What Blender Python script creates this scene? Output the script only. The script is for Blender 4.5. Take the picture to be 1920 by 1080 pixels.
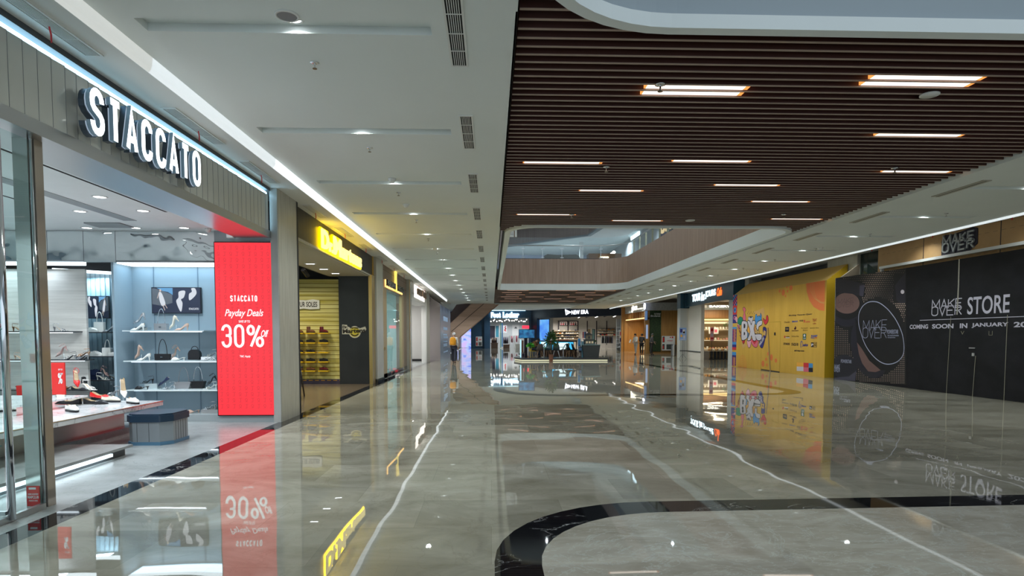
import bpy, math, random
from mathutils import Vector, Matrix
random.seed(7)
S = bpy.context.scene
for o in list(bpy.data.objects): bpy.data.objects.remove(o)
COL = S.collection
PI = math.pi
def rad(a): return math.radians(a)

# ------------------------------------------------------------------ camera
F_PX, CX, CY, EYE = 1160.0, 960.0, 691.0, 1.5
PITCH = rad(3.0); YAW = math.atan(39.0 / (F_PX / math.cos(PITCH)))
fw = Vector((math.sin(YAW)*math.cos(PITCH), math.cos(YAW)*math.cos(PITCH), -math.sin(PITCH)))
rt = Vector((math.cos(YAW), -math.sin(YAW), 0)); upv = rt.cross(fw)
cam = bpy.data.cameras.new('camera'); camo = bpy.data.objects.new('camera', cam); COL.objects.link(camo)
camo.matrix_world = Matrix(((rt.x, upv.x, -fw.x, 0), (rt.y, upv.y, -fw.y, 0), (rt.z, upv.z, -fw.z, EYE), (0, 0, 0, 1)))
cam.sensor_width = 36; cam.lens = F_PX/1920*36; cam.shift_x = 0; cam.shift_y = (CY-540)/1920
cam.clip_start = 0.05; cam.clip_end = 300
S.camera = camo
# ------------------------------------------------------------------ world and exposure
S.view_settings.view_transform = 'Standard'; S.view_settings.look = 'None'
S.view_settings.gamma = 1; S.view_settings.exposure = 0.0; S.view_settings.use_curve_mapping = False
W = bpy.data.worlds.new('mall_daylight'); S.world = W; W.use_nodes = True
W.node_tree.nodes['Background'].inputs[0].default_value = (0.78, 0.90, 1.0, 1)
W.node_tree.nodes['Background'].inputs[1].default_value = 1.25
S.cycles.use_denoising = True
S.cycles.max_bounces = 8; S.cycles.diffuse_bounces = 4; S.cycles.glossy_bounces = 5; S.cycles.transparent_max_bounces = 10
S.cycles.sample_clamp_indirect = 6.0
S.cycles.caustics_reflective = False; S.cycles.caustics_refractive = False

# ------------------------------------------------------------------ measuring on real planes
def ray(px, py): return fw + rt*((px-CX)/F_PX) + upv*((CY-py)/F_PX)
EYEV = Vector((0, 0, EYE))
def atz(px, py, z):
    d = ray(px, py); return EYEV + d*((z-EYE)/d.z)
def atx(px, py, x):
    d = ray(px, py); return EYEV + d*(x/d.x)
def aty(px, py, y):
    d = ray(px, py); return EYEV + d*(y/d.y)
class Fr:
    """a vertical plane: u to the right as one faces it, v up, w out of it"""
    def __init__(s, o, u):
        s.o = Vector(o); s.u = Vector(u).normalized(); s.v = Vector((0, 0, 1)); s.w = s.u.cross(s.v)
    def uv(s, px, py):
        d = ray(px, py); t = (s.o-EYEV).dot(s.w)/d.dot(s.w); p = EYEV + d*t - s.o
        return (p.dot(s.u), p.dot(s.v))
    def P(s, u, v, w=0): return s.o + s.u*u + s.v*v + s.w*w
    def off(s, w): return Fr(s.o + s.w*w, s.u)
def front(y, x0=0): return Fr((x0, y, 0), (1, 0, 0))
def rightwall(x, y0=0): return Fr((x, y0, 0), (0, -1, 0))
def leftwall(x, y0=0): return Fr((x, y0, 0), (0, 1, 0))

# ------------------------------------------------------------------ materials
MATS = {}
def mat(name, col=(.8, .8, .8), rough=.5, metal=0, emit=None, es=1.0, spec=.5, trans=0, ior=1.45, alpha=1, aniso=0):
    if name in MATS: return MATS[name]
    m = bpy.data.materials.new(name); m.use_nodes = True
    b = m.node_tree.nodes['Principled BSDF']
    b.inputs['Base Color'].default_value = (*col, 1); b.inputs['Roughness'].default_value = rough
    b.inputs['Metallic'].default_value = metal; b.inputs['Specular IOR Level'].default_value = spec
    b.inputs['IOR'].default_value = ior; b.inputs['Transmission Weight'].default_value = trans
    b.inputs['Alpha'].default_value = alpha
    if emit: b.inputs['Emission Color'].default_value = (*emit, 1); b.inputs['Emission Strength'].default_value = es
    MATS[name] = m; return m
def nd(m, t, **kw):
    n = m.node_tree.nodes.new(t)
    for k, v in kw.items():
        if k in n.inputs: n.inputs[k].default_value = v
        else: setattr(n, k, v)
    return n
def lk(m, a, b): m.node_tree.links.new(a, b)
def coords(m, scale=(1, 1, 1), rot=(0, 0, 0)):
    g = nd(m, 'ShaderNodeNewGeometry'); mp = nd(m, 'ShaderNodeMapping')
    mp.inputs['Scale'].default_value = scale; mp.inputs['Rotation'].default_value = rot
    lk(m, g.outputs['Position'], mp.inputs['Vector']); return mp.outputs[0]
def ramp(m, fac, stops):
    r = nd(m, 'ShaderNodeValToRGB'); e = r.color_ramp.elements
    while len(e) < len(stops): e.new(.5)
    for i, (p, c) in enumerate(stops): e[i].position = p; e[i].color = (*c, 1)
    lk(m, fac, r.inputs[0]); return r.outputs[0]
def mix(m, fac, a, b, mode='MIX'):
    n = nd(m, 'ShaderNodeMix', data_type='RGBA', blend_type=mode)
    for i, s in ((0, fac), (6, a), (7, b)):
        if isinstance(s, (float, int)): n.inputs[i].default_value = s
        elif isinstance(s, tuple): n.inputs[i].default_value = (*s, 1)
        else: lk(m, s, n.inputs[i])
    return n.outputs[2]
def bs(m): return m.node_tree.nodes['Principled BSDF']
def noisy(name, c1, c2, scale=(1, 1, 1), nscale=5, rough=.5, detail=5, metal=0, spec=.5, bump=0, lo=.35, hi=.65, **kw):
    if name in MATS: return MATS[name]
    m = mat(name, c1, rough, metal, spec=spec, **kw)
    n = nd(m, 'ShaderNodeTexNoise', Scale=nscale, Detail=detail); lk(m, coords(m, scale), n.inputs['Vector'])
    lk(m, ramp(m, n.outputs[0], [(lo, c1), (hi, c2)]), bs(m).inputs['Base Color'])
    if bump:
        b = nd(m, 'ShaderNodeBump', Strength=bump, Distance=.01); lk(m, n.outputs[0], b.inputs['Height']); lk(m, b.outputs[0], bs(m).inputs['Normal'])
    return m
def veins(m, vec, scale, width, dist=1.5):
    """thin bright lines where a warped noise crosses its middle value"""
    n = nd(m, 'ShaderNodeTexNoise', Scale=scale, Detail=7, Roughness=.62, Distortion=dist); lk(m, vec, n.inputs['Vector'])
    a = nd(m, 'ShaderNodeMath', operation='SUBTRACT'); lk(m, n.outputs[0], a.inputs[0]); a.inputs[1].default_value = .5
    b = nd(m, 'ShaderNodeMath', operation='ABSOLUTE'); lk(m, a.outputs[0], b.inputs[0])
    return ramp(m, b.outputs[0], [(0, (1, 1, 1)), (width, (0, 0, 0))])
def wavy_normal(m, strength=.25, dist=.004, tile=None):
    n = nd(m, 'ShaderNodeTexNoise', Scale=1.0, Detail=1.3, Roughness=.4); lk(m, coords(m, (1.0, .75, 1)), n.inputs['Vector'])
    b = nd(m, 'ShaderNodeBump', Strength=strength, Distance=dist); lk(m, n.outputs[0], b.inputs['Height'])
    lk(m, b.outputs[0], bs(m).inputs['Normal'])

def marble_floor():
    m = mat('polished_cream_marble', (.5, .48, .42), .014, spec=.8)
    c = coords(m)
    br = nd(m, 'ShaderNodeTexBrick', Scale=1.0, offset=.5, offset_frequency=2)
    br.inputs['Color1'].default_value = (.43, .415, .35, 1); br.inputs['Color2'].default_value = (.29, .28, .23, 1); br.inputs['Mortar'].default_value = (.27, .26, .21, 1)
    br.inputs['Mortar Size'].default_value = .0016; br.inputs['Mortar Smooth'].default_value = .1; br.inputs['Bias'].default_value = -.15
    br.inputs['Brick Width'].default_value = 1.22; br.inputs['Row Height'].default_value = .80
    lk(m, c, br.inputs['Vector'])
    n = nd(m, 'ShaderNodeTexNoise', Scale=1.1, Detail=7, Roughness=.6, Distortion=.8); lk(m, coords(m, (1, 1.6, 1), (0, 0, .5)), n.inputs['Vector'])
    cl = ramp(m, n.outputs[0], [(.3, (.62, .60, .55)), (.7, (1.12, 1.12, 1.12))])
    col = mix(m, 1.0, br.outputs[0], cl, 'MULTIPLY')
    v = veins(m, coords(m, (1, 1, 1), (0, 0, 1)), .9, .012, 2.0)
    col = mix(m, v, col, mix(m, .2, col, (.16, .12, .08)))
    lk(m, col, bs(m).inputs['Base Color']); wavy_normal(m, .85, .006); return m
def grey_vein_marble():
    m = mat('grey_brown_veined_marble', (.3, .27, .22), .02, spec=.7)
    n = nd(m, 'ShaderNodeTexNoise', Scale=1.3, Detail=8, Roughness=.65, Distortion=1.2); lk(m, coords(m, (1, 2.2, 1), (0, 0, -.5)), n.inputs['Vector'])
    base = ramp(m, n.outputs[0], [(.3, (.33, .30, .24)), (.7, (.52, .49, .42))])
    v = veins(m, coords(m, (1, 2.4, 1), (0, 0, -.55)), 2.6, .012, .4)
    v2 = veins(m, coords(m, (1, 1.3, 1), (0, 0, .6)), 1.1, .010, 1.5)
    col = mix(m, v, base, mix(m, .45, base, (.66, .66, .60))); col = mix(m, v2, col, (.5, .5, .45))
    lk(m, col, bs(m).inputs['Base Color']); wavy_normal(m, .35, .005); return m
def black_marble():
    m = mat('black_marble_with_white_veins', (.01, .01, .012), .03, spec=.6)
    v = veins(m, coords(m, (1.4, 2.4, 1), (0, 0, .5)), 1.2, .007, 1.2)
    n = nd(m, 'ShaderNodeTexNoise', Scale=1.2); lk(m, coords(m), n.inputs['Vector'])
    msk = ramp(m, n.outputs[0], [(.5, (0, 0, 0)), (.6, (1, 1, 1))])
    lk(m, mix(m, mix(m, 1.0, v, msk, 'MULTIPLY'), (.008, .008, .010), (.5, .5, .5)), bs(m).inputs['Base Color']); wavy_normal(m, .2, .004); return m
def white_marble(name='white_marble', base=(.72, .73, .74), dark=(.3, .3, .31), sc=1.6, rough=.12):
    m = mat(name, base, rough)
    v = veins(m, coords(m, (1, 1, 1), (0.3, .2, .4)), sc, .014, 1.2)
    n = nd(m, 'ShaderNodeTexNoise', Scale=2, Detail=6); lk(m, coords(m, (1, 1.6, 1)), n.inputs['Vector'])
    b = ramp(m, n.outputs[0], [(.3, tuple(x*.72 for x in base)), (.7, base)])
    lk(m, mix(m, v, b, dark), bs(m).inputs['Base Color']); return m
def planks(name, c1, c2, axis='z', width=.9, grain=14, rough=.45):
    """wood grain running along one axis with seams"""
    m = mat(name, c1, rough)
    sc = {'z': (grain, grain, .5), 'y': (grain, .5, grain), 'x': (.5, grain, grain)}[axis]
    n = nd(m, 'ShaderNodeTexNoise', Scale=1, Detail=6, Roughness=.6); lk(m, coords(m, sc), n.inputs['Vector'])
    lk(m, ramp(m, n.outputs[0], [(.3, c1), (.7, c2)]), bs(m).inputs['Base Color']); return m
FLOOR = marble_floor(); GREYM = grey_vein_marble(); BLACKM = black_marble(); WMARB = white_marble()
SHOPFLOOR = white_marble('pale_grey_streaked_floor', (.34, .36, .36), (.22, .24, .24), 3.0, .22)
WHITE = noisy('white_ceiling_paint', (.72, .765, .755), (.75, .795, .785), nscale=.6, rough=.85)
SOFF = mat('soffit_paint', (.72, .73, .71), .8)
BEIGE = noisy('beige_stone_cladding', (.40, .385, .33), (.46, .44, .38), (4, 4, .6), 3, .22)
GREYST = noisy('grey_stone_cladding', (.36, .36, .34), (.42, .42, .40), nscale=2, rough=.25)
SLAT = planks('dark_red_brown_slat', (.052, .016, .011), (.070, .022, .015), 'x', rough=.5)
SLATE_ = mat('floor_lit_slat_edge', (.36, .27, .22), .55)  # slat bottoms lighter, faces darker: floor light and shade put into the colour
WOODF = planks('taupe_wood_fascia', (.29, .195, .145), (.42, .30, .23), 'z')
SWHITE_ = mat('column_paint', (.7, .7, .68), .6)
DARKV = mat('black_plenum', (.004, .003, .003), .9)
MIRROR = mat('polished_steel', (.78, .78, .76), .04, 1)
CHROME = mat('chrome', (.7, .72, .75), .08, 1)
STEEL = mat('brushed_steel', (.55, .56, .57), .3, 1)
DGREY = mat('dark_grey_paint', (.06, .065, .07), .4)
MGREY = mat('mid_grey_paint', (.22, .235, .25), .5)
BLACK = mat('black_gloss', (.008, .008, .01), .2)
MBLACK = mat('matt_black', (.012, .012, .014), .6)
RED = mat('red_paint', (.65, .03, .03), .4)
GOLD = mat('brushed_gold', (.62, .45, .18), .3, 1)
SEA = mat('clear_glass', (.86, .96, .95), 0.0, spec=.5, trans=1.0, ior=1.02)
def thin_glass(name, tint=(.88, .96, .95), refl=.08):
    m = bpy.data.materials.new(name); m.use_nodes = True; t = m.node_tree; t.nodes.clear()
    o = t.nodes.new('ShaderNodeOutputMaterial'); mx = t.nodes.new('ShaderNodeMixShader'); tr = t.nodes.new('ShaderNodeBsdfTransparent'); gl = t.nodes.new('ShaderNodeBsdfGlossy')
    fr = t.nodes.new('ShaderNodeFresnel'); fr.inputs[0].default_value = 1.5
    tr.inputs[0].default_value = (*tint, 1); gl.inputs['Roughness'].default_value = .01
    g = t.nodes.new('ShaderNodeNewGeometry'); iv = t.nodes.new('ShaderNodeMath'); iv.operation = 'SUBTRACT'; iv.inputs[0].default_value = 1; mu = t.nodes.new('ShaderNodeMath'); mu.operation = 'MULTIPLY'
    t.links.new(g.outputs['Backfacing'], iv.inputs[1]); t.links.new(iv.outputs[0], mu.inputs[0]); t.links.new(fr.outputs[0], mu.inputs[1]); t.links.new(mu.outputs[0], mx.inputs[0]); t.links.new(tr.outputs[0], mx.inputs[1]); t.links.new(gl.outputs[0], mx.inputs[2]); t.links.new(mx.outputs[0], o.inputs[0])
    MATS[name] = m; return m
GLASS = thin_glass('shopfront_glass'); RAILG = thin_glass('railing_glass', (.95, .985, .99))
def em(name, col, s=1.0, base=(.0, .0, .0), rough=.4): return mat(name, base, rough, emit=col, es=s)

# ------------------------------------------------------------------ mesh builder
class MB:
    def __init__(s, fr=None):
        s.v = []; s.f = []; s.mi = []; s.ml = []; s.sm = []; s.fr = fr
    def _m(s, m):
        if m not in s.ml: s.ml.append(m)
        return s.ml.index(m)
    def add(s, vs, fs, m, smooth=False, local=True):
        b = len(s.v); k = s._m(m)
        for p in vs:
            s.v.append(s.fr.P(*p) if (s.fr and local) else Vector(p))
        for f in fs: s.f.append([b+i for i in f]); s.mi.append(k); s.sm.append(smooth)
        return s
    def box(s, a0, a1, b0, b1, c0, c1, m):
        a0, a1 = sorted((a0, a1)); b0, b1 = sorted((b0, b1)); c0, c1 = sorted((c0, c1))
        vs = [(a, b, c) for c in (c0, c1) for b in (b0, b1) for a in (a0, a1)]
        return s.add(vs, [(0, 2, 3, 1), (4, 5, 7, 6), (0, 1, 5, 4), (2, 6, 7, 3), (0, 4, 6, 2), (1, 3, 7, 5)], m)
    def bbox(s, a0, a1, b0, b1, c0, c1, m, r=.01, axis=2, seg=3):
        """box with four rounded edges along the third axis"""
        a0, a1 = sorted((a0, a1)); b0, b1 = sorted((b0, b1)); pts = []
        for cx, cy, st in ((a1-r, b1-r, 0), (a0+r, b1-r, 1), (a0+r, b0+r, 2), (a1-r, b0+r, 3)):
            for i in range(seg+1):
                t = (st+i/seg)*PI/2; pts.append((cx+r*math.cos(t), cy+r*math.sin(t)))
        return s.prism(pts, c0, c1, m)
    def prism(s, pts, c0, c1, m, mside=None, smooth=False):
        n = len(pts); c0, c1 = sorted((c0, c1))
        ar = sum(pts[i][0]*pts[(i+1) % n][1]-pts[(i+1) % n][0]*pts[i][1] for i in range(n))
        if ar < 0: pts = pts[::-1]
        vs = [(p[0], p[1], c0) for p in pts]+[(p[0], p[1], c1) for p in pts]
        s.add(vs, [tuple(range(n))[::-1], tuple(range(n, 2*n))], m)
        s.add(vs, [(i, (i+1) % n, n+(i+1) % n, n+i) for i in range(n)], mside or m, smooth); return s
    def ell(s, cu, cv, ru, rv, c0, c1, m, n=20, rot=0, **k):
        return s.prism([(cu+ru*math.cos(t)*math.cos(rot)-rv*math.sin(t)*math.sin(rot), cv+ru*math.cos(t)*math.sin(rot)+rv*math.sin(t)*math.cos(rot)) for t in (2*PI*i/n for i in range(n))], c0, c1, m, **k)
    def cyl(s, p0, p1, r0, r1, m, n=12, cap=True):
        p0, p1 = Vector(p0), Vector(p1); d = (p1-p0).normalized()
        a = d.orthogonal().normalized(); b = d.cross(a); vs = []
        for p, r in ((p0, r0), (p1, r1)):
            for i in range(n):
                t = 2*PI*i/n; vs.append(p+a*(r*math.cos(t))+b*(r*math.sin(t)))
        s.add(vs, [(i, (i+1) % n, n+(i+1) % n, n+i) for i in range(n)], m, True)
        if cap: s.add(vs, [tuple(range(n))[::-1], tuple(range(n, 2*n))], m)
        return s
    def tube(s, pts, r, m, n=8):
        pts = [Vector(p) for p in pts]; vs = []; rs = r if isinstance(r, (list, tuple)) else [r]*len(pts); a = None
        for i, p in enumerate(pts):
            d = (pts[min(i+1, len(pts)-1)]-pts[max(i-1, 0)]).normalized()
            a = d.orthogonal().normalized() if a is None else (a-d*a.dot(d)).normalized()
            b = d.cross(a)
            for k in range(n):
                t = 2*PI*k/n; vs.append(p+a*(rs[i]*math.cos(t))+b*(rs[i]*math.sin(t)))
        fs = [(i*n+k, i*n+(k+1) % n, (i+1)*n+(k+1) % n, (i+1)*n+k) for i in range(len(pts)-1) for k in range(n)]
        s.add(vs, fs+[tuple(range(n))[::-1], tuple(range(len(vs)-n, len(vs)))], m, True); return s
    def lathe(s, prof, c, m, n=20, smooth=True):
        vs = [(c[0]+r*math.cos(2*PI*k/n), c[1]+r*math.sin(2*PI*k/n), c[2]+z) for r, z in prof for k in range(n)]
        fs = [(i*n+k, i*n+(k+1) % n, (i+1)*n+(k+1) % n, (i+1)*n+k) for i in range(len(prof)-1) for k in range(n)]
        s.add(vs, fs+[tuple(range(n))[::-1], tuple(range(len(vs)-n, len(vs)))], m, smooth); return s
    def loft(s, rings, m, smooth=True, caps=True, mf=None):
        n = len(rings[0]); vs = [p for r in rings for p in r]
        for i in range(len(rings)-1):
            for k in range(n):
                s.add([vs[i*n+k], vs[i*n+(k+1) % n], vs[(i+1)*n+(k+1) % n], vs[(i+1)*n+k]], [(0, 1, 2, 3)], mf(i, k) if mf else m, smooth) if mf else None
        if not mf: s.add(vs, [(i*n+k, i*n+(k+1) % n, (i+1)*n+(k+1) % n, (i+1)*n+k) for i in range(len(rings)-1) for k in range(n)], m, smooth)
        if caps: s.add(rings[0], [tuple(range(n))[::-1]], m); s.add(rings[-1], [tuple(range(n))], m)
        return s
    def stroke(s, pts, w, c0, c1, m, closed=False, mside=None):
        """a flat ribbon of constant width along a 2D line, with thickness"""
        P = [Vector((p[0], p[1])) for p in pts]; n = len(P); L = []; R = []
        for i in range(n):
            if closed: a, b = P[i-1], P[(i+1) % n]
            else: a, b = P[max(i-1, 0)], P[min(i+1, n-1)]
            d1 = (P[i]-a); d2 = (b-P[i])
            d1 = d1.normalized() if d1.length > 1e-9 else d2.normalized(); d2 = d2.normalized() if d2.length > 1e-9 else d1
            n1 = Vector((-d1.y, d1.x)); n2 = Vector((-d2.y, d2.x)); q = n1+n2
            q = n1 if q.length < 1e-6 else q.normalized(); k = 1/max(q.dot(n1), .42)
            L.append(P[i]+q*(w/2*k)); R.append(P[i]-q*(w/2*k))
        vs = [(p.x, p.y, c) for c in (c1, c0) for A in (L, R) for p in A]; fs = []; ss = []
        for i in range(n if closed else n-1):
            j = (i+1) % n
            fs += [(n+i, n+j, j, i), (2*n+i, 2*n+j, 3*n+j, 3*n+i)]
            ss += [(i, j, 2*n+j, 2*n+i), (n+j, n+i, 3*n+i, 3*n+j)]
        if not closed: ss += [(n, 0, 2*n, 3*n), (n-1, 2*n-1, 4*n-1, 3*n-1)]
        s.add(vs, fs, m); s.add(vs, ss, mside or m); return s
    def build(s, name, parent=None, origin=None, label=None, cat=None, group=None, kind=None):
        if origin is None:
            if parent is not None: origin = WORLD_LOC.get(parent, Vector(parent.location))
            elif kind == 'structure': origin = Vector((0, 0, 0))
            else:
                xs = [p.x for p in s.v]; ys = [p.y for p in s.v]; zs = [p.z for p in s.v]
                origin = Vector(((min(xs)+max(xs))/2, (min(ys)+max(ys))/2, min(zs)))
        origin = Vector(origin)
        me = bpy.data.meshes.new(name); me.from_pydata([tuple(p-origin) for p in s.v], [], s.f)
        for m in s.ml: me.materials.append(m)
        me.polygons.foreach_set('material_index', s.mi); me.polygons.foreach_set('use_smooth', s.sm); me.update()
        o = bpy.data.objects.new(name, me); COL.objects.link(o)
        if parent is not None:
            o.parent = parent; WORLD_LOC[o] = origin
            o.location = origin-WORLD_LOC.get(parent, Vector(parent.location))
        else: o.location = origin; WORLD_LOC[o] = origin
        tag(o, label, cat, group, kind); return o
WORLD_LOC = {}
def tag(o, label=None, cat=None, group=None, kind=None):
    if label: o['label'] = label
    if cat: o['category'] = cat
    if group: o['group'] = group
    if kind: o['kind'] = kind
    return o
def thing(name, label, cat, loc, group=None):
    o = bpy.data.objects.new(name, None); COL.objects.link(o); o.location = loc; WORLD_LOC[o] = Vector(loc)
    o.empty_display_size = .1; return tag(o, label, cat, group)
KIDS = {}
def dup(o, loc=None, rot=None, label=None, group=None, scale=None, parent=None, cat=None):
    c = o.copy(); COL.objects.link(c)
    if parent is not None: c.parent = parent
    if loc is not None: c.location = loc; WORLD_LOC[c] = Vector(loc)
    if rot is not None: c.rotation_euler = rot
    if scale is not None: c.scale = scale if isinstance(scale, (tuple, list)) else (scale,)*3
    if label: c['label'] = label
    if group: c['group'] = group
    if cat: c['category'] = cat
    for ch in kids(o): dup(ch, parent=c)
    return c
def kids(o): return [c for c in COL.objects if c.parent == o] if o.name not in KIDS else KIDS[o.name]
def drop(o):
    for c in list(kids(o)): drop(c)
    bpy.data.objects.remove(o)
def ordn(i): return ('first', 'second', 'third', 'fourth', 'fifth', 'sixth', 'seventh', 'eighth', 'ninth', 'tenth', 'eleventh', 'twelfth', 'thirteenth', 'fourteenth', 'fifteenth', 'sixteenth', 'seventeenth', 'eighteenth', 'nineteenth', 'twentieth')[i]

# ------------------------------------------------------------------ lettering
def arc(cx, cy, rx, ry, a0, a1, n=8): return [(cx+rx*math.cos(rad(a0+(a1-a0)*i/n)), cy+ry*math.sin(rad(a0+(a1-a0)*i/n))) for i in range(n+1)]
RY = .24
GL = {
 'A': [[(0, 0), (.5, 1), (1, 0)], [(.2, .28), (.8, .28)]],
 'B': [[(0, 0), (0, 1), (.5, 1)]+arc(.5, .76, .42, .24, 90, -90)+[(0, .52)], [(.5, .52)]+arc(.5, .26, .5, .26, 90, -90)+[(0, 0)]],
 'C': [arc(.5, 1-RY, .5, RY, 0, 180)+arc(.5, RY, .5, RY, 180, 360)],
 'E': [[(1, 1), (0, 1), (0, 0), (1, 0)], [(0, .52), (.85, .52)]],
 'I': [[(.5, 0), (.5, 1)]],
 'J': [[(1, 1)]+[(1, RY)]+arc(.5, RY, .5, RY, 0, -180)],
 'K': [[(0, 0), (0, 1)], [(1, 1), (.04, .45)], [(.3, .62), (1, 0)]],
 'M': [[(0, 0), (.05, 1), (.5, .25), (.95, 1), (1, 0)]],
 'N': [[(0, 0), (0, 1), (1, 0), (1, 1)]],
 'O': [arc(.5, 1-RY, .5, RY, 0, 180)+arc(.5, RY, .5, RY, 180, 360)+[(1, 1-RY)]],
 'R': [[(0, 0), (0, 1), (.5, 1)]+arc(.5, .74, .45, .26, 90, -90)+[(0, .48)], [(.5, .48), (1, 0)]],
 'S': [arc(.5, 1-RY, .5, RY, 0, 180)+[(.04, .64), (.2, .56), (.8, .44), (.96, .36)]+arc(.5, RY, .5, RY, 0, -180)],
 'T': [[(.5, 0), (.5, 1)], [(0, 1), (1, 1)]],
 'U': [[(0, 1)]+arc(.5, RY, .5, RY, 180, 360)+[(1, 1)]],
 'V': [[(0, 1), (.5, 0), (1, 1)]],
 'W': [[(0, 1), (.25, 0), (.5, .9), (.75, 0), (1, 1)]],
 'Y': [[(0, 1), (.5, .48), (1, 1)], [(.5, .48), (.5, 0)]],
 '0': [arc(.5, 1-RY, .5, RY, 0, 180)+arc(.5, RY, .5, RY, 180, 360)+[(1, 1-RY)]],
 '3': [arc(.5, 1-RY, .5, RY, 180, 0)+[(1, .66)]+arc(.6, .62, .4, .1, 0, -90, 4)+[(.4, .52)], [(.6, .52)]+arc(.6, .40, .4, .12, 90, 0, 4)+arc(.5, RY, .5, RY, 0, -180)],
 '%': [[(.2, 0), (.8, 1)], arc(.2, .78, .2, .2, 0, 360, 12), arc(.8, .22, .2, .2, 0, 360, 12)],
}
WID = {'I': .25, 'M': 1.35, 'W': 1.4, '%': 1.7, 'N': 1.1}
def strokes(mb, text, u0, u1, v0, v1, sw, c0, c1, m, gap=.35, mside=None, slant=0, each=None):
    """letters of constant stroke width filling the rectangle u0..u1, v0..v1"""
    ws = [WID.get(c, 1.0) if c != ' ' else .6 for c in text]
    tot = sum(ws)+gap*(len(text)-1); k = (u1-u0)/tot; x = u0
    for i, c in enumerate(text):
        if c != ' ':
            w = ws[i]*k; h = v1-v0; b = each(i, c) if each else mb
            for pl in GL[c]:
                P = [(x+sw/2+(p[0])*(w-sw)+slant*p[1]*h, v0+sw/2+p[1]*(h-sw)) for p in pl]
                b.stroke(P, sw, c0, c1, m, mside=mside)
        x += (ws[i]+gap)*k
TXT = {}
def textmesh(t, bold=.0, shear=0.0):
    key = (t, bold, shear)
    if key not in TXT:
        c = bpy.data.curves.new('lettering', 'FONT'); c.body = t; c.size = 1; c.offset = bold; c.shear = shear; c.resolution_u = 4
        o = bpy.data.objects.new('lettering', c); COL.objects.link(o)
        me = bpy.data.meshes.new_from_object(o.evaluated_get(bpy.context.evaluated_depsgraph_get()))
        vs = [tuple(v.co) for v in me.vertices]; fs = [tuple(p.vertices) for p in me.polygons]
        bpy.data.objects.remove(o); bpy.data.meshes.remove(me)
        xs = [v[0] for v in vs] or [0, 1]; ys = [v[1] for v in vs] or [0, 1]
        TXT[key] = (vs, fs, min(xs), max(xs), min(ys), max(ys))
    return TXT[key]
def text(mb, t, u0, u1, v0, v1, w, m, bold=.0, shear=0, th=.002, rot=0):
    vs, fs, x0, x1, y0, y1 = textmesh(t, bold, shear)
    if not vs: return
    q = []
    for d in (w+th, w):
        for p in vs:
            a = (p[0]-x0)/(x1-x0)*(u1-u0); b = (p[1]-y0)/(y1-y0)*(v1-v0)
            q.append((u0+a*math.cos(rot)-b*math.sin(rot), v0+a*math.sin(rot)+b*math.cos(rot), d))
    n = len(vs); F = list(fs); mb.add(q[:n], F, m)
    # rim
    ed = {}
    for f in fs:
        for i in range(len(f)):
            e = (f[i], f[(i+1) % len(f)]); ed[tuple(sorted(e))] = None if tuple(sorted(e)) in ed else e
    mb.add(q, [(e[1], e[0], n+e[0], n+e[1]) for e in ed.values() if e], m)
def pxrect(fr, x0, y0, x1, y1):
    a = fr.uv(x0, y1); b = fr.uv(x1, y0); return (a[0], b[0], a[1], b[1])
def pp(fr, pts, sc=1.0, ox=0, oy=0): return [fr.uv(ox+x/sc, oy+y/sc) for x, y in pts]
def smooth(pts, n=4, closed=True):
    out = []; k = len(pts)
    for i in range(k if closed else k-1):
        p0, p1, p2, p3 = (Vector(pts[j % k] if closed else pts[min(max(j, 0), k-1)]) for j in (i-1, i, i+1, i+2))
        for j in range(n):
            t = j/n; out.append(tuple(.5*((2*p1)+(p2-p0)*t+(2*p0-5*p1+4*p2-p3)*t*t+(3*p1-p0-3*p2+p3)*t**3)))
    if not closed: out.append(tuple(pts[-1]))
    return out
def spot(name, loc, power, col=(.93, 1, .97), angle=150, blend=.6, size=.06):
    l = bpy.data.lights.new(name, 'SPOT'); l.energy = power; l.color = col; l.spot_size = rad(angle); l.spot_blend = blend; l.shadow_soft_size = size
    o = bpy.data.objects.new(name, l); o.location = loc; COL.objects.link(o); return o
def area(name, loc, sx, sy, power, col=(1, 1, 1), rot=(0, 0, 0)):
    l = bpy.data.lights.new(name, 'AREA'); l.shape = 'RECTANGLE'; l.size = sx; l.size_y = sy; l.energy = power; l.color = col
    o = bpy.data.objects.new(name, l); o.location = loc; o.rotation_euler = rot; COL.objects.link(o); return o
# ================================================================== SETTING
def rpoly(pts, rs, n=10):
    out = []; k = len(pts)
    for i in range(k):
        p, a, b = Vector(pts[i]), Vector(pts[i-1]), Vector(pts[(i+1) % k]); r = rs[i] if isinstance(rs, (list, tuple)) else rs
        if r <= 0: out.append(tuple(p)); continue
        d1 = (a-p).normalized(); d2 = (b-p).normalized(); ang = d1.angle(d2); t = r/math.tan(ang/2)
        s, e = p+d1*t, p+d2*t; c = p+(d1+d2).normalized()*(r/math.sin(ang/2))
        a0 = math.atan2(s.y-c.y, s.x-c.x); a1 = math.atan2(e.y-c.y, e.x-c.x); da = (a1-a0+PI) % (2*PI)-PI
        for j in range(n+1): out.append((c.x+r*math.cos(a0+da*j/n), c.y+r*math.sin(a0+da*j/n)))
    return out
def ring(mb, outer, inner, z0, z1, m):
    n = len(outer); vs = [(*p, z1) for p in outer]+[(*p, z1) for p in inner]
    mb.add(vs, [(i, (i+1) % n, n+(i+1) % n, n+i) for i in range(n)], m)
    if z0 != z1:
        vs2 = [(*p, z0) for p in outer]+[(*p, z0) for p in inner]
        mb.add(vs2, [(n+i, n+(i+1) % n, (i+1) % n, i) for i in range(n)], m)
        mb.add(vs+vs2, [(i, 2*n+i, 2*n+(i+1) % n, (i+1) % n) for i in range(n)]+[(n+(i+1) % n, 3*n+(i+1) % n, 3*n+i, n+i) for i in range(n)], m)
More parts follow.
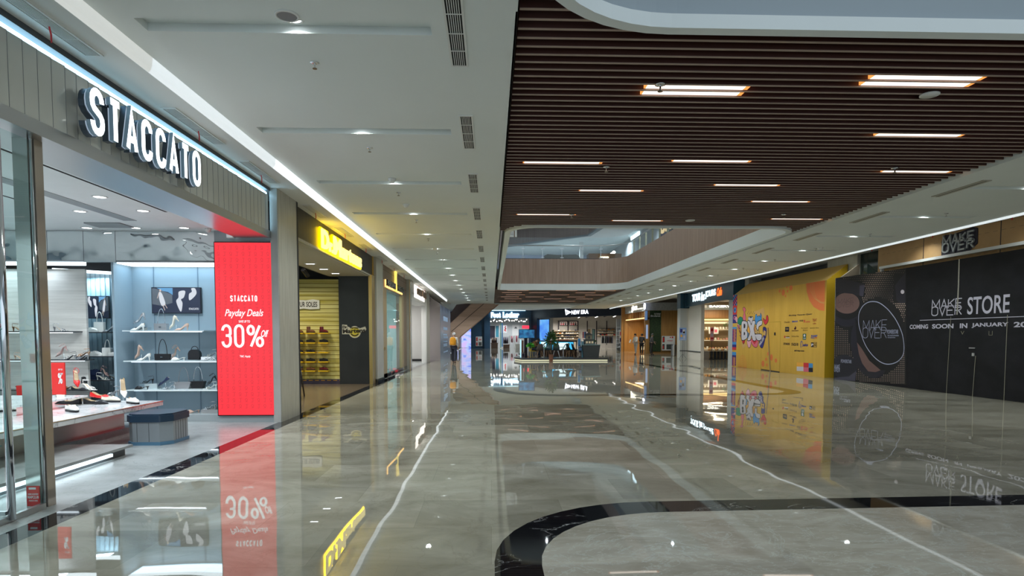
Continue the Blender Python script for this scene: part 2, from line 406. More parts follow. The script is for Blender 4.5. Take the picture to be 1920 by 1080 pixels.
# ---- floor
b = MB(); b.box(-3.46, 24, -5, 90, -.12, 0, FLOOR); b.build('floor', kind='structure')
b = MB(); b.box(-3.71, -3.46, -5, 48, -.12, 0, BLACKM); b.build('floor_border_strip', kind='structure')
b = MB(); b.box(-14, -3.71, -5, 11.9, -.12, 0, SHOPFLOOR); b.build('floor_shoe_shop', kind='structure')
BROWNF = planks('brown_wood_floor', (.10, .075, .05), (.15, .115, .08), 'x', rough=.18)
b = MB(); b.box(-14, -3.71, 11.9, 20.3, -.12, 0, BROWNF); b.build('floor_boot_shop', kind='structure')
b = MB(); b.box(-14, -3.71, 20.3, 90, -.12, 0, SHOPFLOOR); b.build('floor_side_shops', kind='structure')
o1 = rpoly([(.02, -3), (.02, 5.45), (8.2, 5.72), (8.2, -3)], [.1, 1.45, 1.45, .1]); i1 = rpoly([(.33, -2.7), (.33, 5.12), (7.9, 5.38), (7.9, -2.7)], [.1, 1.2, 1.2, .1])
b = MB(); ring(b, o1, i1, .0, .002, BLACKM); b.build('floor_black_inlay_1', kind='structure')
b = MB(); b.prism(i1, 0, .002, GREYM); b.build('floor_veined_inset_1', kind='structure')
o2 = rpoly([(.05, 37), (.05, 15.35), (8.4, 15.55), (8.4, 37)], [.1, 1.9, 1.2, .1]); i2 = rpoly([(.4, 36.6), (.4, 15.75), (8.0, 15.95), (8.0, 36.6)], [.1, 1.6, .9, .1])
b = MB(); ring(b, o2, i2, .0, .002, BLACKM); b.build('floor_black_inlay_2', kind='structure')
b = MB(); b.prism(i2, 0, .002, GREYM); b.build('floor_veined_inset_2', kind='structure')
# ---- left ceiling with grooves
ZC = 4.17; GY = [5.45+2.72*k for k in range(16)]
b = MB(); b.box(-3.29, -3.0, -1, 51, ZC, ZC+.07, WHITE); b.box(-.52, -.09, -1, 51, ZC, ZC+.07, WHITE); b.box(-.09, .22, -1, 51, ZC-.02, ZC+.07, WHITE)
ys = [-1]+[v for g in GY for v in (g, g+.22)]+[51]
for i in range(0, len(ys), 2): b.box(-3.0, -.52, ys[i], ys[i+1], ZC, ZC+.07, WHITE)
b.box(-3.29, .22, -1, 51, ZC+.07, ZC+.12, WHITE); b.build('ceiling_left', kind='structure')
b = MB(); b.box(.205, .225, 5.2, 15.2, ZC-.02, ZC+.34, DARKV); b.build('trim_1', kind='structure')
b = MB(); b.box(-4.3, -3.29, -1, 46, 4.03, 4.4, SOFF); b.box(-4.3, -3.29, 46, 51, 4.10, 4.4, SOFF); b.build('ceiling_left_soffit', kind='structure')
COVE = em('cove_glow', (.80, .88, .92), .75, (.7, .7, .7)); COVEN = mat('cove_face_paint', (.78, .79, .78), .45)  # the cove face itself glows, standing for the light that washes it
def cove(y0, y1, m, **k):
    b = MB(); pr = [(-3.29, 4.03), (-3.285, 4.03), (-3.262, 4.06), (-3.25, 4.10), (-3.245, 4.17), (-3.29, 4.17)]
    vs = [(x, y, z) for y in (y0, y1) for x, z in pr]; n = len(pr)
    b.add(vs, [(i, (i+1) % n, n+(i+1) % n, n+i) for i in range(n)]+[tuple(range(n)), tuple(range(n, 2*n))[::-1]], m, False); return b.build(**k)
cove(-1, 6.2, em('cove_glow_near', (.78, .81, .78), .55, (.7, .7, .7)), name='cove_light', label='dim nearest stretch of the white light cove along the left ceiling edge', cat='light')  # glow stepped up along the cove to imitate its brightening with distance
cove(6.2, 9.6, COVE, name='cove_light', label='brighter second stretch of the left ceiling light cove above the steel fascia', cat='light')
cove(9.6, 46, em('cove_glow_far', (.86, .94, .98), 1.1, (.7, .7, .7)), name='cove_light', label='long bright white far stretch of the left ceiling light cove', cat='light')
# ---- slat ceilings
def slatx(Y):
    x0, x1 = .24, 7.85
    if Y < 5.52:
        if Y < 4.37: return [(.24, .36)]
        d = 1.2-math.sqrt(max(0, 1.44-(Y-4.34)**2)); return [(.24, .36+d), (7.74-d, 7.85)]
    if Y > 15.15:
        if Y > 16: return []
        d = .9-math.sqrt(max(0, .81-(16.05-Y)**2)); return [(.24, .36+d), (7.74-d, 7.85)]
    return [(x0, x1)]
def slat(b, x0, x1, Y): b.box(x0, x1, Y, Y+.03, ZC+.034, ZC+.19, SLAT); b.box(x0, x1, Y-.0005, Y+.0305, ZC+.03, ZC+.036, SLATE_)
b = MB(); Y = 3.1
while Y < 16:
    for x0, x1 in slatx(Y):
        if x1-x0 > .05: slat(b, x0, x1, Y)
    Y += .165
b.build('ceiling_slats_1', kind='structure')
b = MB(); b.box(.22, 7.9, 5.62, 15.0, ZC+.42, ZC+.45, DARKV); b.build('ceiling_plenum_1', kind='structure')
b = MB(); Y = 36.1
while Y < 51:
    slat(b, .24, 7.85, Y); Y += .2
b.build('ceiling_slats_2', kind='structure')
b = MB(); b.box(.22, 7.9, 36, 51, ZC+.42, ZC+.45, DARKV); b.build('ceiling_plenum_2', kind='structure')
# ---- right ceiling
b = MB(); b.box(7.85, 8.25, -1, 52, ZC-.02, ZC+.07, WHITE); b.box(8.25, 8.7, -1, 52, ZC, ZC+.07, WHITE); b.box(10.85, 11.5, -1, 52, ZC, ZC+.07, WHITE)
for i in range(0, len(ys), 2): b.box(8.7, 10.85, ys[i], min(ys[i+1]+(1 if i == len(ys)-2 else 0), 52), ZC, ZC+.07, WHITE)
b.box(7.85, 11.54, -1, 62, ZC+.07, ZC+.12, WHITE); b.box(11.54, 13.7, -1, 62, ZC+.19, ZC+.25, SOFF); b.build('ceiling_right', kind='structure')
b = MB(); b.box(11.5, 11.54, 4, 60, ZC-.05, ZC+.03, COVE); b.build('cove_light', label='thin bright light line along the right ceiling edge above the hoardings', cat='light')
# ---- far ceiling
b = MB(); b.prism([(-8, 51), (11.5, 51), (13.6, 62), (14, 92), (-8, 92)], 4.62, 4.7, WHITE); b.prism([(-8, 51), (.3, 51), (.3, 51.2), (-8, 51.2)], 4.17, 4.62, WHITE)
b.prism([(.3, 51), (8.2, 51), (8.2, 51.2), (.3, 51.2)], 4.10, 4.62, WHITE); b.prism([(8.2, 52), (11.5, 52), (11.5, 52.15), (8.2, 52.15)], 4.17, 4.62, WHITE); b.build('ceiling_far', kind='structure')
for x_, y_ in ((-1, 58), (4, 57), (9, 58), (-.5, 66), (4.5, 66), (9.5, 64), (1, 72), (12, 57)): spot('far_fill_spot', (x_, y_, 4.55), 330, (.82, .93, 1))  # bare spots without fittings, added to brighten the far end
for y_ in (44.5, 49, 54, 59): spot('right_soffit_fill', (12.3, y_, 4.33), 150)  # bare spots added to lift the far right shopfronts, no fittings
spot('escalator_fill', (.8, 49, 4.1), 160); spot('escalator_fill', (-2.6, 48.5, 4.1), 160)  # added fill for the escalator face, no lamps modelled here
for y_ in (9.5, 13.5, 17.5, 21): spot('right_soffit_fill', (12.05, y_, 4.33), 42)  # more added fill, for the hoardings and the brown board
spot('cafe_front_fill', (14.6, 50.5, 4.2), 120)  # fill spot added to brighten the timber cafe wall
# ---- voids: rims, fascias, upper slab
def wall_along(mb, path, z0, z1, th, m, closed=False):
    """upright band along a path; thickness goes to the left of the path"""
    P = [Vector(p) for p in path]; n = len(P); Q = []
    for i in range(n):
        a, c = (P[i-1], P[(i+1) % n]) if closed else (P[max(0, i-1)], P[min(n-1, i+1)])
        d = (c-a).normalized(); Q.append(P[i]+Vector((-d.y, d.x))*th)
    vs = [(*p, z) for z in (z0, z1) for A in (P, Q) for p in A]
    for i in range(n if closed else n-1):
        j = (i+1) % n
        mb.add(vs, [(i, j, 2*n+j, 2*n+i)[::-1], (n+i, n+j, 3*n+j, 3*n+i), (i, j, n+j, n+i), (2*n+i, 2*n+j, 3*n+j, 3*n+i)[::-1]], m)
    return mb
VN = rpoly([(.36, -3), (.36, 5.42), (7.74, 5.42), (7.74, -3)], [.1, 1.2, 1.2, .1])
VF = rpoly([(.36, 35.9), (.36, 15.15), (7.74, 15.15), (7.74, 35.9)], [.5, .9, .9, 1.8], 14)
b = MB(); wall_along(b, VN, ZC-.02, ZC+.10, .12, WHITE, True); b.build('trim_3', kind='structure')
PAINTG = mat('shaded_fascia_paint', (.31, .36, .39), .6)  # white fascia in shade, the bluish shade put into the colour
b = MB(); wall_along(b, [(x, y) for x, y in rpoly([(.42, -3), (.42, 5.48), (7.68, 5.48), (7.68, -3)], [.1, 1.2, 1.2, .1])], ZC+.10, 7.2, .05, PAINTG, True); b.build('wall_near_void_fascia', kind='structure')
b = MB(); wall_along(b, VF, ZC-.02, ZC+.34, .14, WHITE, True); b.build('trim_4', kind='structure')
b = MB(); wall_along(b, rpoly([(.42, 36), (.42, 15.1), (7.70, 15.1), (7.70, 36)], [.5, .9, .9, 1.8], 14), ZC+.34, 5.95, .10, WOODF, True); b.build('wall_void_fascia', kind='structure')
b = MB(); pth = rpoly([(.42, 36), (.42, 15.1), (7.70, 15.1), (7.70, 36)], [.5, .9, .9, 1.8], 14)
SEAM = mat('fascia_seam', (.10, .08, .065), .7)
for y in [16.5+1.22*k for k in range(15)]: b.box(7.692, 7.70, y, y+.012, ZC+.34, 5.95, SEAM)
b.build('trim_5', kind='structure')
b = MB(); b.box(-14, 24, 9, 92, 13.5, 13.7, WHITE); b.box(-14, -2, 9, 92, 9.0, 13.5, WHITE); b.box(13.5, 13.7, 9, 92, 5.4, 13.5, PAINTG); b.build('ceiling_roof', kind='structure')  # unseen roof added to keep world light out of the far void
for x_, y_ in ((1.5, 20), (6, 20), (1.5, 28), (6, 28), (4, 36), (4, 44)): spot('roof_fill', (x_, y_, 13.3), 420, (.85, .95, 1))  # bare spots added to light the void under the roof
SL = mat('concrete_slab', (.5, .5, .48), .8)
b = MB(); b.box(-14, .3, -5, 92, 4.75, 5.4, SL); b.box(7.85, 24, -5, 92, 4.75, 5.4, SL); b.box(.3, 7.85, 5.6, 15.0, 4.75, 5.4, SL); b.box(.3, 7.85, 36.2, 92, 4.75, 5.4, SL); b.build('floor_upper_level', kind='structure')
# ---- upper level beyond the far void
L2W = mat('upper_wall_blue_white', (.50, .55, .68), .6)
b = MB(); b.prism([(-3, 51.8), (.85, 52), (7.2, 45.8), (7.6, 41.5), (7.6, 24), (20, 24), (20, 75), (-3, 75)], 8.9, 9.0, WHITE); b.build('ceiling_upper_level', kind='structure')
b = MB(); WOODG = planks('grey_taupe_upper_fascia', (.34, .28, .26), (.42, .36, .33), 'z')
wall_along(b, [(-3, 51.8), (.85, 52), (7.2, 45.8), (7.6, 41.5), (7.6, 24)], 8.98, 10.15, .1, WOODG); b.build('wall_third_level_fascia', kind='structure')
b = MB(); wall_along(b, [(-3, 51.7), (.85, 51.9), (7.1, 45.7), (7.5, 41.4), (7.5, 24)], 8.86, 8.98, .3, PAINTG); b.build('trim_6', kind='structure')
b = MB()
for i in range(26): b.box(.5, 6.2-.0*i, 44+i*.55, 44.06+i*.55, 11.6, 11.75, SLAT)
b.box(-2, 7, 43.8, 62, 11.9, 12, DARKV); b.build('ceiling_third_level_slats', kind='structure')
b = MB(); b.box(-6, 20, 57, 57.2, 5.4, 9, L2W); b.box(9.0, 12, 56.8, 57, 5.4, 9, mat('upper_tan_wall', (.5, .36, .24), .6)); b.build('wall_upper_back', kind='structure')
b = MB(); b.box(10.5, 10.7, 24, 70, 5.4, 8.9, mat('upper_shop_wall', (.42, .42, .42), .5)); b.build('wall_upper_right', kind='structure')
b = MB(); b.box(7.0, 7.28, 49, 49.3, 5.4, 8.9, SWHITE_); b.build('column_upper_level', kind='structure')
# ---- outer walls closing the shop backs
b = MB(); b.box(-14.2, -14, -5, 92, 0, 4.75, MGREY); b.build('wall_left', kind='structure')
b = MB(); b.box(24, 24.2, -5, 92, 0, 4.75, MGREY); b.build('wall_right', kind='structure')
b = MB(); b.box(-14, 24, 92, 92.2, 0, 4.75, MGREY); b.build('wall_far', kind='structure')

# ---- ceiling fittings
LB = mat('vent_frame_paint', (.70, .71, .69), .5); VD = mat('vent_dark_gap', (.006, .006, .006), .9)
def make_vent(L, Wd, n, horiz=False):
    b = MB(); t = .02
    for a in (0, Wd-t): b.box(a, a+t, 0, L, -.008, .004, LB)
    for a in (0, L-t): b.box(t, Wd-t, a, a+t, -.008, .004, LB)
    r = b.build('ceiling_vent', origin=(0, 0, 0))
    b = MB(); b.box(t, Wd-t, t, L-t, -.001, .003, VD); b.build('backing', parent=r)
    b = MB()
    for i in range(1, n):
        x = t+(Wd-2*t)*i/n; b.box(x-.0035, x+.0035, t, L-t, -.007, -.002, LB)
    for k in range(1, 4): b.box(t, Wd-t, L*k/4-.006, L*k/4+.006, -.006, -.003, LB)
    b.build('slat', parent=r); return r
v0 = make_vent(1.33, .17, 7)
for k in range(16):
    dup(v0, (-.39, 4.95+2.7*k, ZC-.004), label='slotted air vent in the left ceiling beside the slats, %s from the camera' % ordn(k), group='air vents along the left ceiling', cat='vent')
drop(v0)
v1 = make_vent(1.3, .17, 9); SV = [4.55, 7.12, 9.2, 12.2, 14.75, 17.3, 19.9, 22.5, 25.1, 27.7, 30.3, 33.0, 35.6]
for k, y in enumerate(SV):
    dup(v1, (-3.66, y, 4.026), label='grey linear air grille in the soffit above the left shopfronts, %s from the camera' % ordn(k), group='soffit grilles above the left shops', cat='vent')
drop(v1)
b = MB(); TAG = mat('red_ribbon', (.55, .02, .02), .5); b.add([(0, 0, 0), (.012, 0, 0), (.02, .01, -.06), (.005, .01, -.06), (.012, .02, -.12), (.0, .02, -.12)], [(0, 1, 2, 3), (3, 2, 4, 5)], TAG)
for v in list(b.v[:6]): pass
b.add([(0, .003, 0), (.012, .003, 0), (.02, .013, -.06), (.005, .013, -.06), (.012, .023, -.12), (.0, .023, -.12)], [(3, 2, 1, 0), (5, 4, 2, 3)], TAG)
tg = b.build('ribbon', origin=(0, 0, 0))
for k, y in enumerate(SV): dup(tg, (-3.60, y+.75, 4.018), label='short red ribbon hanging from the %s soffit grille from the camera' % ordn(k), group='red ribbons on the soffit grilles', cat='ribbon')
drop(tg)
DIFF = mat('linear_diffuser_beige', (.42, .40, .34), .6)
b = MB(); b.box(0, .16, 0, 1.25, -.012, 0, DIFF); b.box(.07, .09, .02, 1.23, -.013, -.011, VD); rv = b.build('ceiling_vent', origin=(0, 0, 0))
for k in range(16): dup(rv, (8.42, 7.75+2.72*k, ZC), label='narrow beige slot diffuser in the right ceiling, %s from the camera' % ordn(k), group='slot diffusers in the right ceiling', cat='vent')
drop(rv)
def make_sprinkler():
    b = MB(); b.lathe([(.045, 0), (.045, -.006), (.02, -.012), (.012, -.012)], (0, 0, 0), CHROME, 14); r = b.build('sprinkler', origin=(0, 0, 0))
    b = MB(); b.cyl((0, 0, -.01), (0, 0, -.055), .009, .009, CHROME, 8); b.build('stem', parent=r)
    b = MB(); b.cyl((0, 0, -.055), (0, 0, -.06), .022, .022, mat('dull_brass', (.25, .2, .14), .4, 1), 12); b.build('deflector', parent=r); return r
sp = make_sprinkler()
for k in range(15): dup(sp, (-1.72, 6.26+2.74*k, ZC), label='pendent sprinkler head below the left ceiling, %s from the camera' % ordn(k), group='sprinklers along the left ceiling', cat='sprinkler')
for k in range(13): dup(sp, (9.92, 10.6+2.72*k, ZC), label='pendent sprinkler head below the right ceiling, %s from the camera' % ordn(k), group='sprinklers along the right ceiling', cat='sprinkler')
for i, (px, py) in enumerate(((1238, 158), (1678, 315), (1137, 313), (1470, 402), (1072, 402))):
    p = atz(px, py, ZC+.03); dup(sp, (p.x, p.y, ZC+.03), label=['sprinkler head hanging under the slats at the nearest linear lamp', 'sprinkler head under the slats beside the rightmost lamp, third row back', 'sprinkler head under the slats near the left mid lamp', 'sprinkler head under the far right slats', 'sprinkler head under the far left slats'][i], group='sprinklers under the slats', cat='sprinkler', scale=1.3)
drop(sp)
DL = em('downlight_lens', (.9, .97, 1.0), 7.0); TRIM = mat('downlight_trim', (.75, .75, .74), .3)
def make_down(lens=DL, r=.065):
    b = MB(); b.lathe([(r+.02, 0), (r+.02, -.006), (r, -.008), (r-.005, 0)], (0, 0, 0), TRIM, 18); o = b.build('downlight', origin=(0, 0, 0))
    b = MB(); b.cyl((0, 0, -.001), (0, 0, -.004), r-.004, r-.004, lens, 16); b.build('lens', parent=o); return o
dl = make_down()
for k in range(16):
    dup(dl, (-1.70, GY[k]+.11, ZC+.069), label='round downlight in the middle of the %s left ceiling groove from the camera' % ordn(k), group='downlights in the left ceiling grooves', cat='downlight')
    spot('left_downlight', (-1.70, GY[k]+.11, ZC+.03), 150)
    dup(dl, (9.78, GY[k]+.11, ZC+.069), label='round downlight in the middle of the %s right ceiling groove from the camera' % ordn(k), group='downlights in the right ceiling grooves', cat='downlight')
    spot('right_downlight', (9.78, GY[k]+.11, ZC+.03), 165)
drop(dl)
# speakers, detectors
def disc_speaker(p, z, lab, r=.1):
    b = MB(); b.lathe([(r, 0), (r, -.008), (r-.018, -.012), (r-.018, -.004)], (p.x, p.y, z), LB, 24); o = b.build('ceiling_speaker', origin=(p.x, p.y, z), label=lab, cat='speaker')
    b = MB(); b.cyl((p.x, p.y, z-.002), (p.x, p.y, z-.007), r-.018, r-.018, MGREY, 20); b.build('grille', parent=o)
disc_speaker(atz(538, 29, ZC), ZC, 'round grey ceiling speaker nearest the camera in the left ceiling')
p = atz(1743, 177, ZC+.03); b = MB(); b.lathe([(.10, 0), (.10, -.012), (.0, -.02)], (p.x, p.y, ZC+.03), LB, 24); b.build('ceiling_speaker', label='tilted white round speaker under the slats near the rightmost lamp', cat='speaker')
p = atz(1294, 413, ZC+.03); b = MB(); b.lathe([(.11, 0), (.11, -.012), (.0, -.02)], (p.x, p.y, ZC+.03), LB, 24); b.build('ceiling_speaker', label='small white round speaker at the far edge of the slats', cat='speaker')
for px, py, z, lab in ((761, 383, ZC, 'white smoke detector under the left ceiling between the third and fourth grooves'), (735, 335, ZC, 'small flat white smoke detector just before the third ceiling groove'), (816, 465, ZC, 'white smoke detector near the fifth ceiling groove'), (830, 484, ZC, 'white smoke detector near the sixth ceiling groove'), (1326, 519, ZC, 'white smoke detector under the far right ceiling'), (1539, 464, ZC, 'small white smoke detector under the right ceiling')):
    p = atz(px, py, z); b = MB(); b.lathe([(.07, 0), (.07, -.02), (.045, -.05), (.03, -.07), (.0, -.07)], (p.x, p.y, z), LB, 18); b.build('smoke_detector', label=lab, cat='smoke detector')
# linear lamps in the slats
LAMP = em('warm_linear_lamp', (1.0, .84, .72), 2.4); LAMPF = em('warm_linear_lamp_far', (1.0, .56, .40), .62); LAMPE = em('lamp_end_glow', (1.0, .36, .08), 1.2)  # far lamps are the same kind; their grazing dimness is put into the emission
def slat_lamp(x0, x1, y, lab, dy=.13, zb=.045):
    o = thing('linear_lamp', lab, 'lamp', ((x0+x1)/2, y, ZC+.16), 'linear lamps in the slat ceiling')
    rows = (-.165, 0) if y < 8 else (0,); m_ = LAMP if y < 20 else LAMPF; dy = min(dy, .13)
    b = MB(); [b.box(x0, x1, y+d-dy/2, y+d+dy/2, ZC+zb, ZC+.10, m_) for d in rows]; o2 = b.build('diffuser', parent=o)
    b = MB()
    for d in rows: b.box(x1, x1+.05, y+d-dy/2, y+d+dy/2, ZC+zb, ZC+.10, LAMPE); b.box(x0-.02, x0, y+d-dy/2, y+d+dy/2, ZC+zb, ZC+.10, LAMPE)
    b.build('end_cap', parent=o2)
    b = MB(); b.box(x0-.02, x1+.05, y+rows[0]-dy/2, y+dy/2, ZC+.20, ZC+.41, mat('lamp_housing', (.12, .10, .09), .6)); b.build('housing', parent=o)
LP = [(172, 1207, 1398), (155, 1622, 1832), (250, 1650, 1817), (305, 983, 1130), (300, 1265, 1413), (323, 1653, 1783), (345, 1345, 1468), (357, 1088, 1208), (376, 1415, 1525), (403, 970, 1080), (413, 1150, 1245), (411, 1447, 1543)]
NM = ['nearest lamp left of centre', 'nearest lamp on the right', 'second lamp back on the right', 'lamp at the left edge, third row', 'lamp in the middle, third row', 'rightmost lamp, third row', 'lamp right of centre, fourth row', 'lamp left of centre, fourth row', 'right lamp, fifth row', 'farthest lamp at the left edge', 'farthest lamp near the middle', 'farthest lamp on the right']
for (y, a, c), nm in zip(LP, NM):
    p0, p1 = atz(a, y, ZC+.04), atz(c, y, ZC+.04); yy = p0.y
    Yq = 3.1+.165*round((yy-3.1-.0965)/.165)+.0965
    slat_lamp(p0.x, p1.x-.05, Yq, 'warm linear lamp set between the brown slats, '+nm)
k = 0
for r, yy in enumerate((36.9, 38.6, 40.6, 42.8, 45.0, 48.0)):
    for x in ((1.0, 3.9, 6.2) if r % 2 == 0 else (.7, 2.4, 5.3)):
        xx = x; Yq = 36.1+.2*round((yy-36.2)/.2)+.114
        slat_lamp(xx, xx+1.15, Yq, 'warm linear lamp in the distant slat ceiling, row %s, %s in its row' % (('one', 'two', 'three', 'four', 'five', 'six')[r], ordn(int(k % 3))), .16, .026); k += 1
# ================================================================== SHOE SHOP (front left)
# pillar between the shoe shop and the boot shop
b = MB(); b.box(-3.79, -3.66, 10.9, 11.9, 0, 4.03, BEIGE); b.box(-3.79, -3.665, 10.86, 10.9, 0, 4.03, GREYST); b.build('wall_pillar_1', kind='structure')
b = MB(); b.box(-4.35, -3.95, -1, 10.9, 3.30, 4.03, MGREY); b.box(-4.35, -3.78, -1, 10.86, 3.18, 3.30, STEEL); b.build('trim_7', kind='structure')
fl = leftwall(-3.79)
# fascia of upright mirror-polished panels, each slightly turned
FPAN = mat('satin_mirror_panel', (.62, .62, .57), .16, .25)
t = thing('fascia_panelling', 'row of upright satin steel panels above the shoe shop entrance', 'cladding', (-3.85, 5, 3.3))
b = MB(); y = 1.2; k = 0
while y < 10.75:
    w = .163; a = .010; y1 = min(y+w, 10.78)
    a = random.uniform(.003, .016); b.box(-3.93, -3.80+a+.002, y1-.0035, y1, 3.30, 3.90, MGREY)
    b.add([(-3.80, y, 3.30), (-3.80+a, y1, 3.30), (-3.80+a, y1, 3.90), (-3.80, y, 3.90), (-3.93, y, 3.30), (-3.93, y1, 3.30), (-3.93, y1, 3.90), (-3.93, y, 3.90)], [(0, 1, 2, 3), (1, 5, 6, 2), (0, 3, 7, 4), (3, 2, 6, 7), (0, 4, 5, 1)], FPAN); y += w; k += 1
b.build('panel', parent=t)
LEDB = em('blue_white_led_strip', (.42, .76, 1.0), 6.5)
b = MB(); b.box(-3.94, -3.82, 1.2, 10.78, 3.93, 3.95, LEDB); b.box(-3.90, -3.83, 10.79, 10.85, 3.32, 3.95, LEDB); b.build('led_strip', parent=t)
b = MB(); b.box(-3.93, -3.775, 1.2, 10.86, 3.975, 4.03, DGREY); b.build('top_channel', parent=t)
# illuminated letters
LETF = em('white_letter_face', (.90, .97, 1.0), 3.0); LETS = em('letter_blue_side', (.25, .50, .72), .13, (.22, .26, .29), .25)
fl_m = leftwall(-3.63); u0 = fl_m.uv(170, 240)[0]; u1 = fl_m.uv(376, 300)[0]; vt = fl_m.uv(365, 281)[1]; vb = fl_m.uv(365, 347)[1]
t = thing('shop_sign', 'large glowing white letters on the steel fascia above the shoe shop at the left', 'sign', fl.P((u0+u1)/2, vb))
fls = fl.off(.0)
def mk(i, c):
    mk.b = MB(fls); mk.l.append(mk.b); return mk.b
mk.l = []
strokes(None, 'STACCATO', u0, u1, vb, vt, .068, .12, .16, LETF, gap=.30, mside=LETS, each=mk)
for bb in mk.l: bb.build('letter', parent=t)
b = MB(fls)
strokes(b, 'STACCATO', u0-.01, u1-.01, vb-.015, vt-.015, .075, .06, .115, mat('letter_back_tray', (.10, .13, .17), .3, .6), gap=.30)
b.build('back_tray', parent=t)
# little spots above entrance
# ---- shop shell
ZS = 3.31
b = MB(); b.box(-14, -4.35, -1, 11.9, ZS, ZS+.1, noisy('shop_ceiling_paint', (.76, .80, .80), (.78, .82, .82), rough=.7)); b.build('ceiling_shoe_shop', kind='structure')
b = MB(); b.box(-14, -4.76, 12.9, 13.0, 0, ZS, mat('blue_grey_display_wall', (.26, .345, .40), .45)); b.box(-14, -11, -1, 13, 0, ZS, MATS['blue_grey_display_wall']); b.build('wall_shoe_shop_back', kind='structure')
b = MB(); b.box(-14, -3.66, 11.9, 12.0, 0, 4.03, MBLACK); b.build('wall_shop_partition', kind='structure')
# red screen
SREDF = em('red_screen_glow', (1.0, .040, .058), 1.0); SREDD = em('red_screen_pattern', (.70, .030, .045), 1.0); SW = em('screen_white', (1, .98, 1), 1.15)
fs = front(10.86)
a = fs.uv(403, 455); c = fs.uv(513, 778)
X0, X1 = fs.uv(410, 778)[0], fs.uv(514, 778)[0]; Z0, Z1 = fs.uv(460, 778)[1], fs.uv(460, 455)[1]
b = MB(); b.box(X0-.02, -3.80, 10.90, 11.3, 0, ZS, mat('grey_screen_surround', (.30, .33, .34), .4)); b.build('wall_screen_surround', kind='structure')
t = thing('advertising_screen', 'tall red screen with white 30% sale lettering beside the entrance pillar', 'screen', ((X0+X1)/2, 10.88, Z0))
b = MB(); b.box(X0-.015, X1+.015, 10.862, 10.898, Z0-.015, Z1+.015, BLACK); b.build('casing', parent=t)
b = MB(fs); b.box(X0, X1, Z0, Z1, 0, .004, SREDF); dsp = b.build('display', parent=t)
b = MB(fs); n = 0; st = .105; zz = Z1-.09
while zz > Z0+.06:
    r = int((Z1-zz)/st+.5)
    for i in range(9):
        x = X0+.06+i*.105; flip = (i+r) % 2
        if flip: b.stroke([(x-.02, zz+.035), (x+.035, zz+.035)], .006, .004, .0055, SREDD); b.stroke([(x+.01, zz+.035), (x+.01, zz-.03), (x-.02, zz-.03)], .006, .004, .0055, SREDD)
        else: b.stroke([(x+q[0]*1.0, zz+q[1]) for q in [(-.02, -.035), (.018, -.01), (.02, .02), (0, .037), (-.018, .02), (-.012, 0), (.022, -.033)]], .006, .004, .0055, SREDD)
    zz -= st
b.build('pattern', parent=dsp)
b = MB(fs)
r = pxrect(fs, 432, 554, 482.5, 565.5); strokes(b, 'STACCATO', *r, .017, .006, .009, SW, gap=.3)
r = pxrect(fs, 422, 580, 494, 597); text(b, 'Payday Deals', *r, .006, SW, .01, .35)
r = pxrect(fs, 448, 600.5, 469, 605); text(b, 'SAVE UP TO', *r, .006, SW, .01)
r = pxrect(fs, 416, 608, 495, 652); strokes(b, '30%', *r, .044, .006, .009, SW, gap=.22)
b2 = pxrect(fs, 490, 619, 504, 632); text(b, 'Off', *b2, .009, SW, .02, .4)
r = pxrect(fs, 450, 666, 470, 671); text(b, 'T&C Apply', *r, .006, SW, .01)
b.build('lettering', parent=dsp)
# ---- blue niche with glass shelves
NW = MATS['blue_grey_display_wall']; NWR = mat('ribbed_blue_grey_wall', (.28, .36, .40), .4)
WH = em('white_blue_light_box', (.80, .93, 1.0), 3.2)
f11 = front(11.0); f115 = front(11.55)
nx0 = f11.uv(219, 700)[0]; nx1 = X0-.02; ztop = f11.uv(300, 492)[1]
b = MB(); b.box(nx0, nx1, 11.55, 11.62, .12, ztop, NW); b.box(nx0-.04, nx0, 11.0, 11.6, 0, ztop, NW)
b.box(nx0, nx1, 11.0, 11.55, 0, .12, MATS['grey_screen_surround']); 
for x in (-6.15, -5.36): b.box(x, x+.012, 11.535, 11.55, .12, ztop, mat('niche_rail', (.17, .24, .30), .4))
b.build('wall_niche_blue', kind='structure')
b = MB(); b.box(nx0+.05, nx1, 11.02, 11.5, ztop-.02, ztop+.02, WH); b.build('light_box', label='bright white light bar across the top of the blue shoe niche', cat='light')
area('niche_light', ((nx0+nx1)/2, 11.3, ztop-.03), nx1-nx0-.1, .4, 6, (.40, .72, 1.0))
# wavy mirror frieze
WM = mat('wavy_mirror', (.80, .83, .83), .03, 1)
nn = nd(WM, 'ShaderNodeTexNoise', Scale=1.6, Detail=2); lk(WM, coords(WM), nn.inputs['Vector']); bb_ = nd(WM, 'ShaderNodeBump', Strength=.5, Distance=.08); lk(WM, nn.outputs[0], bb_.inputs['Height']); lk(WM, bb_.outputs[0], bs(WM).inputs['Normal'])
xs = [-10.9]+[f11.uv(p, 460)[0] for p in (90, 157.5, 217.5)]+[nx1]
for i in range(4):
    b = MB(); b.box(xs[i]+.004, xs[i+1]-.004, 10.98, 11.0, ztop+.03 if i != 2 else ztop-.0, ZS-.004, WM); b.build('frieze_mirror', label='rippled mirror frieze panel under the shoe shop ceiling, %s from the left' % ordn(i), cat='mirror', group='mirror frieze panels')
b = MB(); b.box(-11, nx1, 11.0, 11.05, ztop, ZS, MGREY); b.build('wall_frieze_backing', kind='structure')
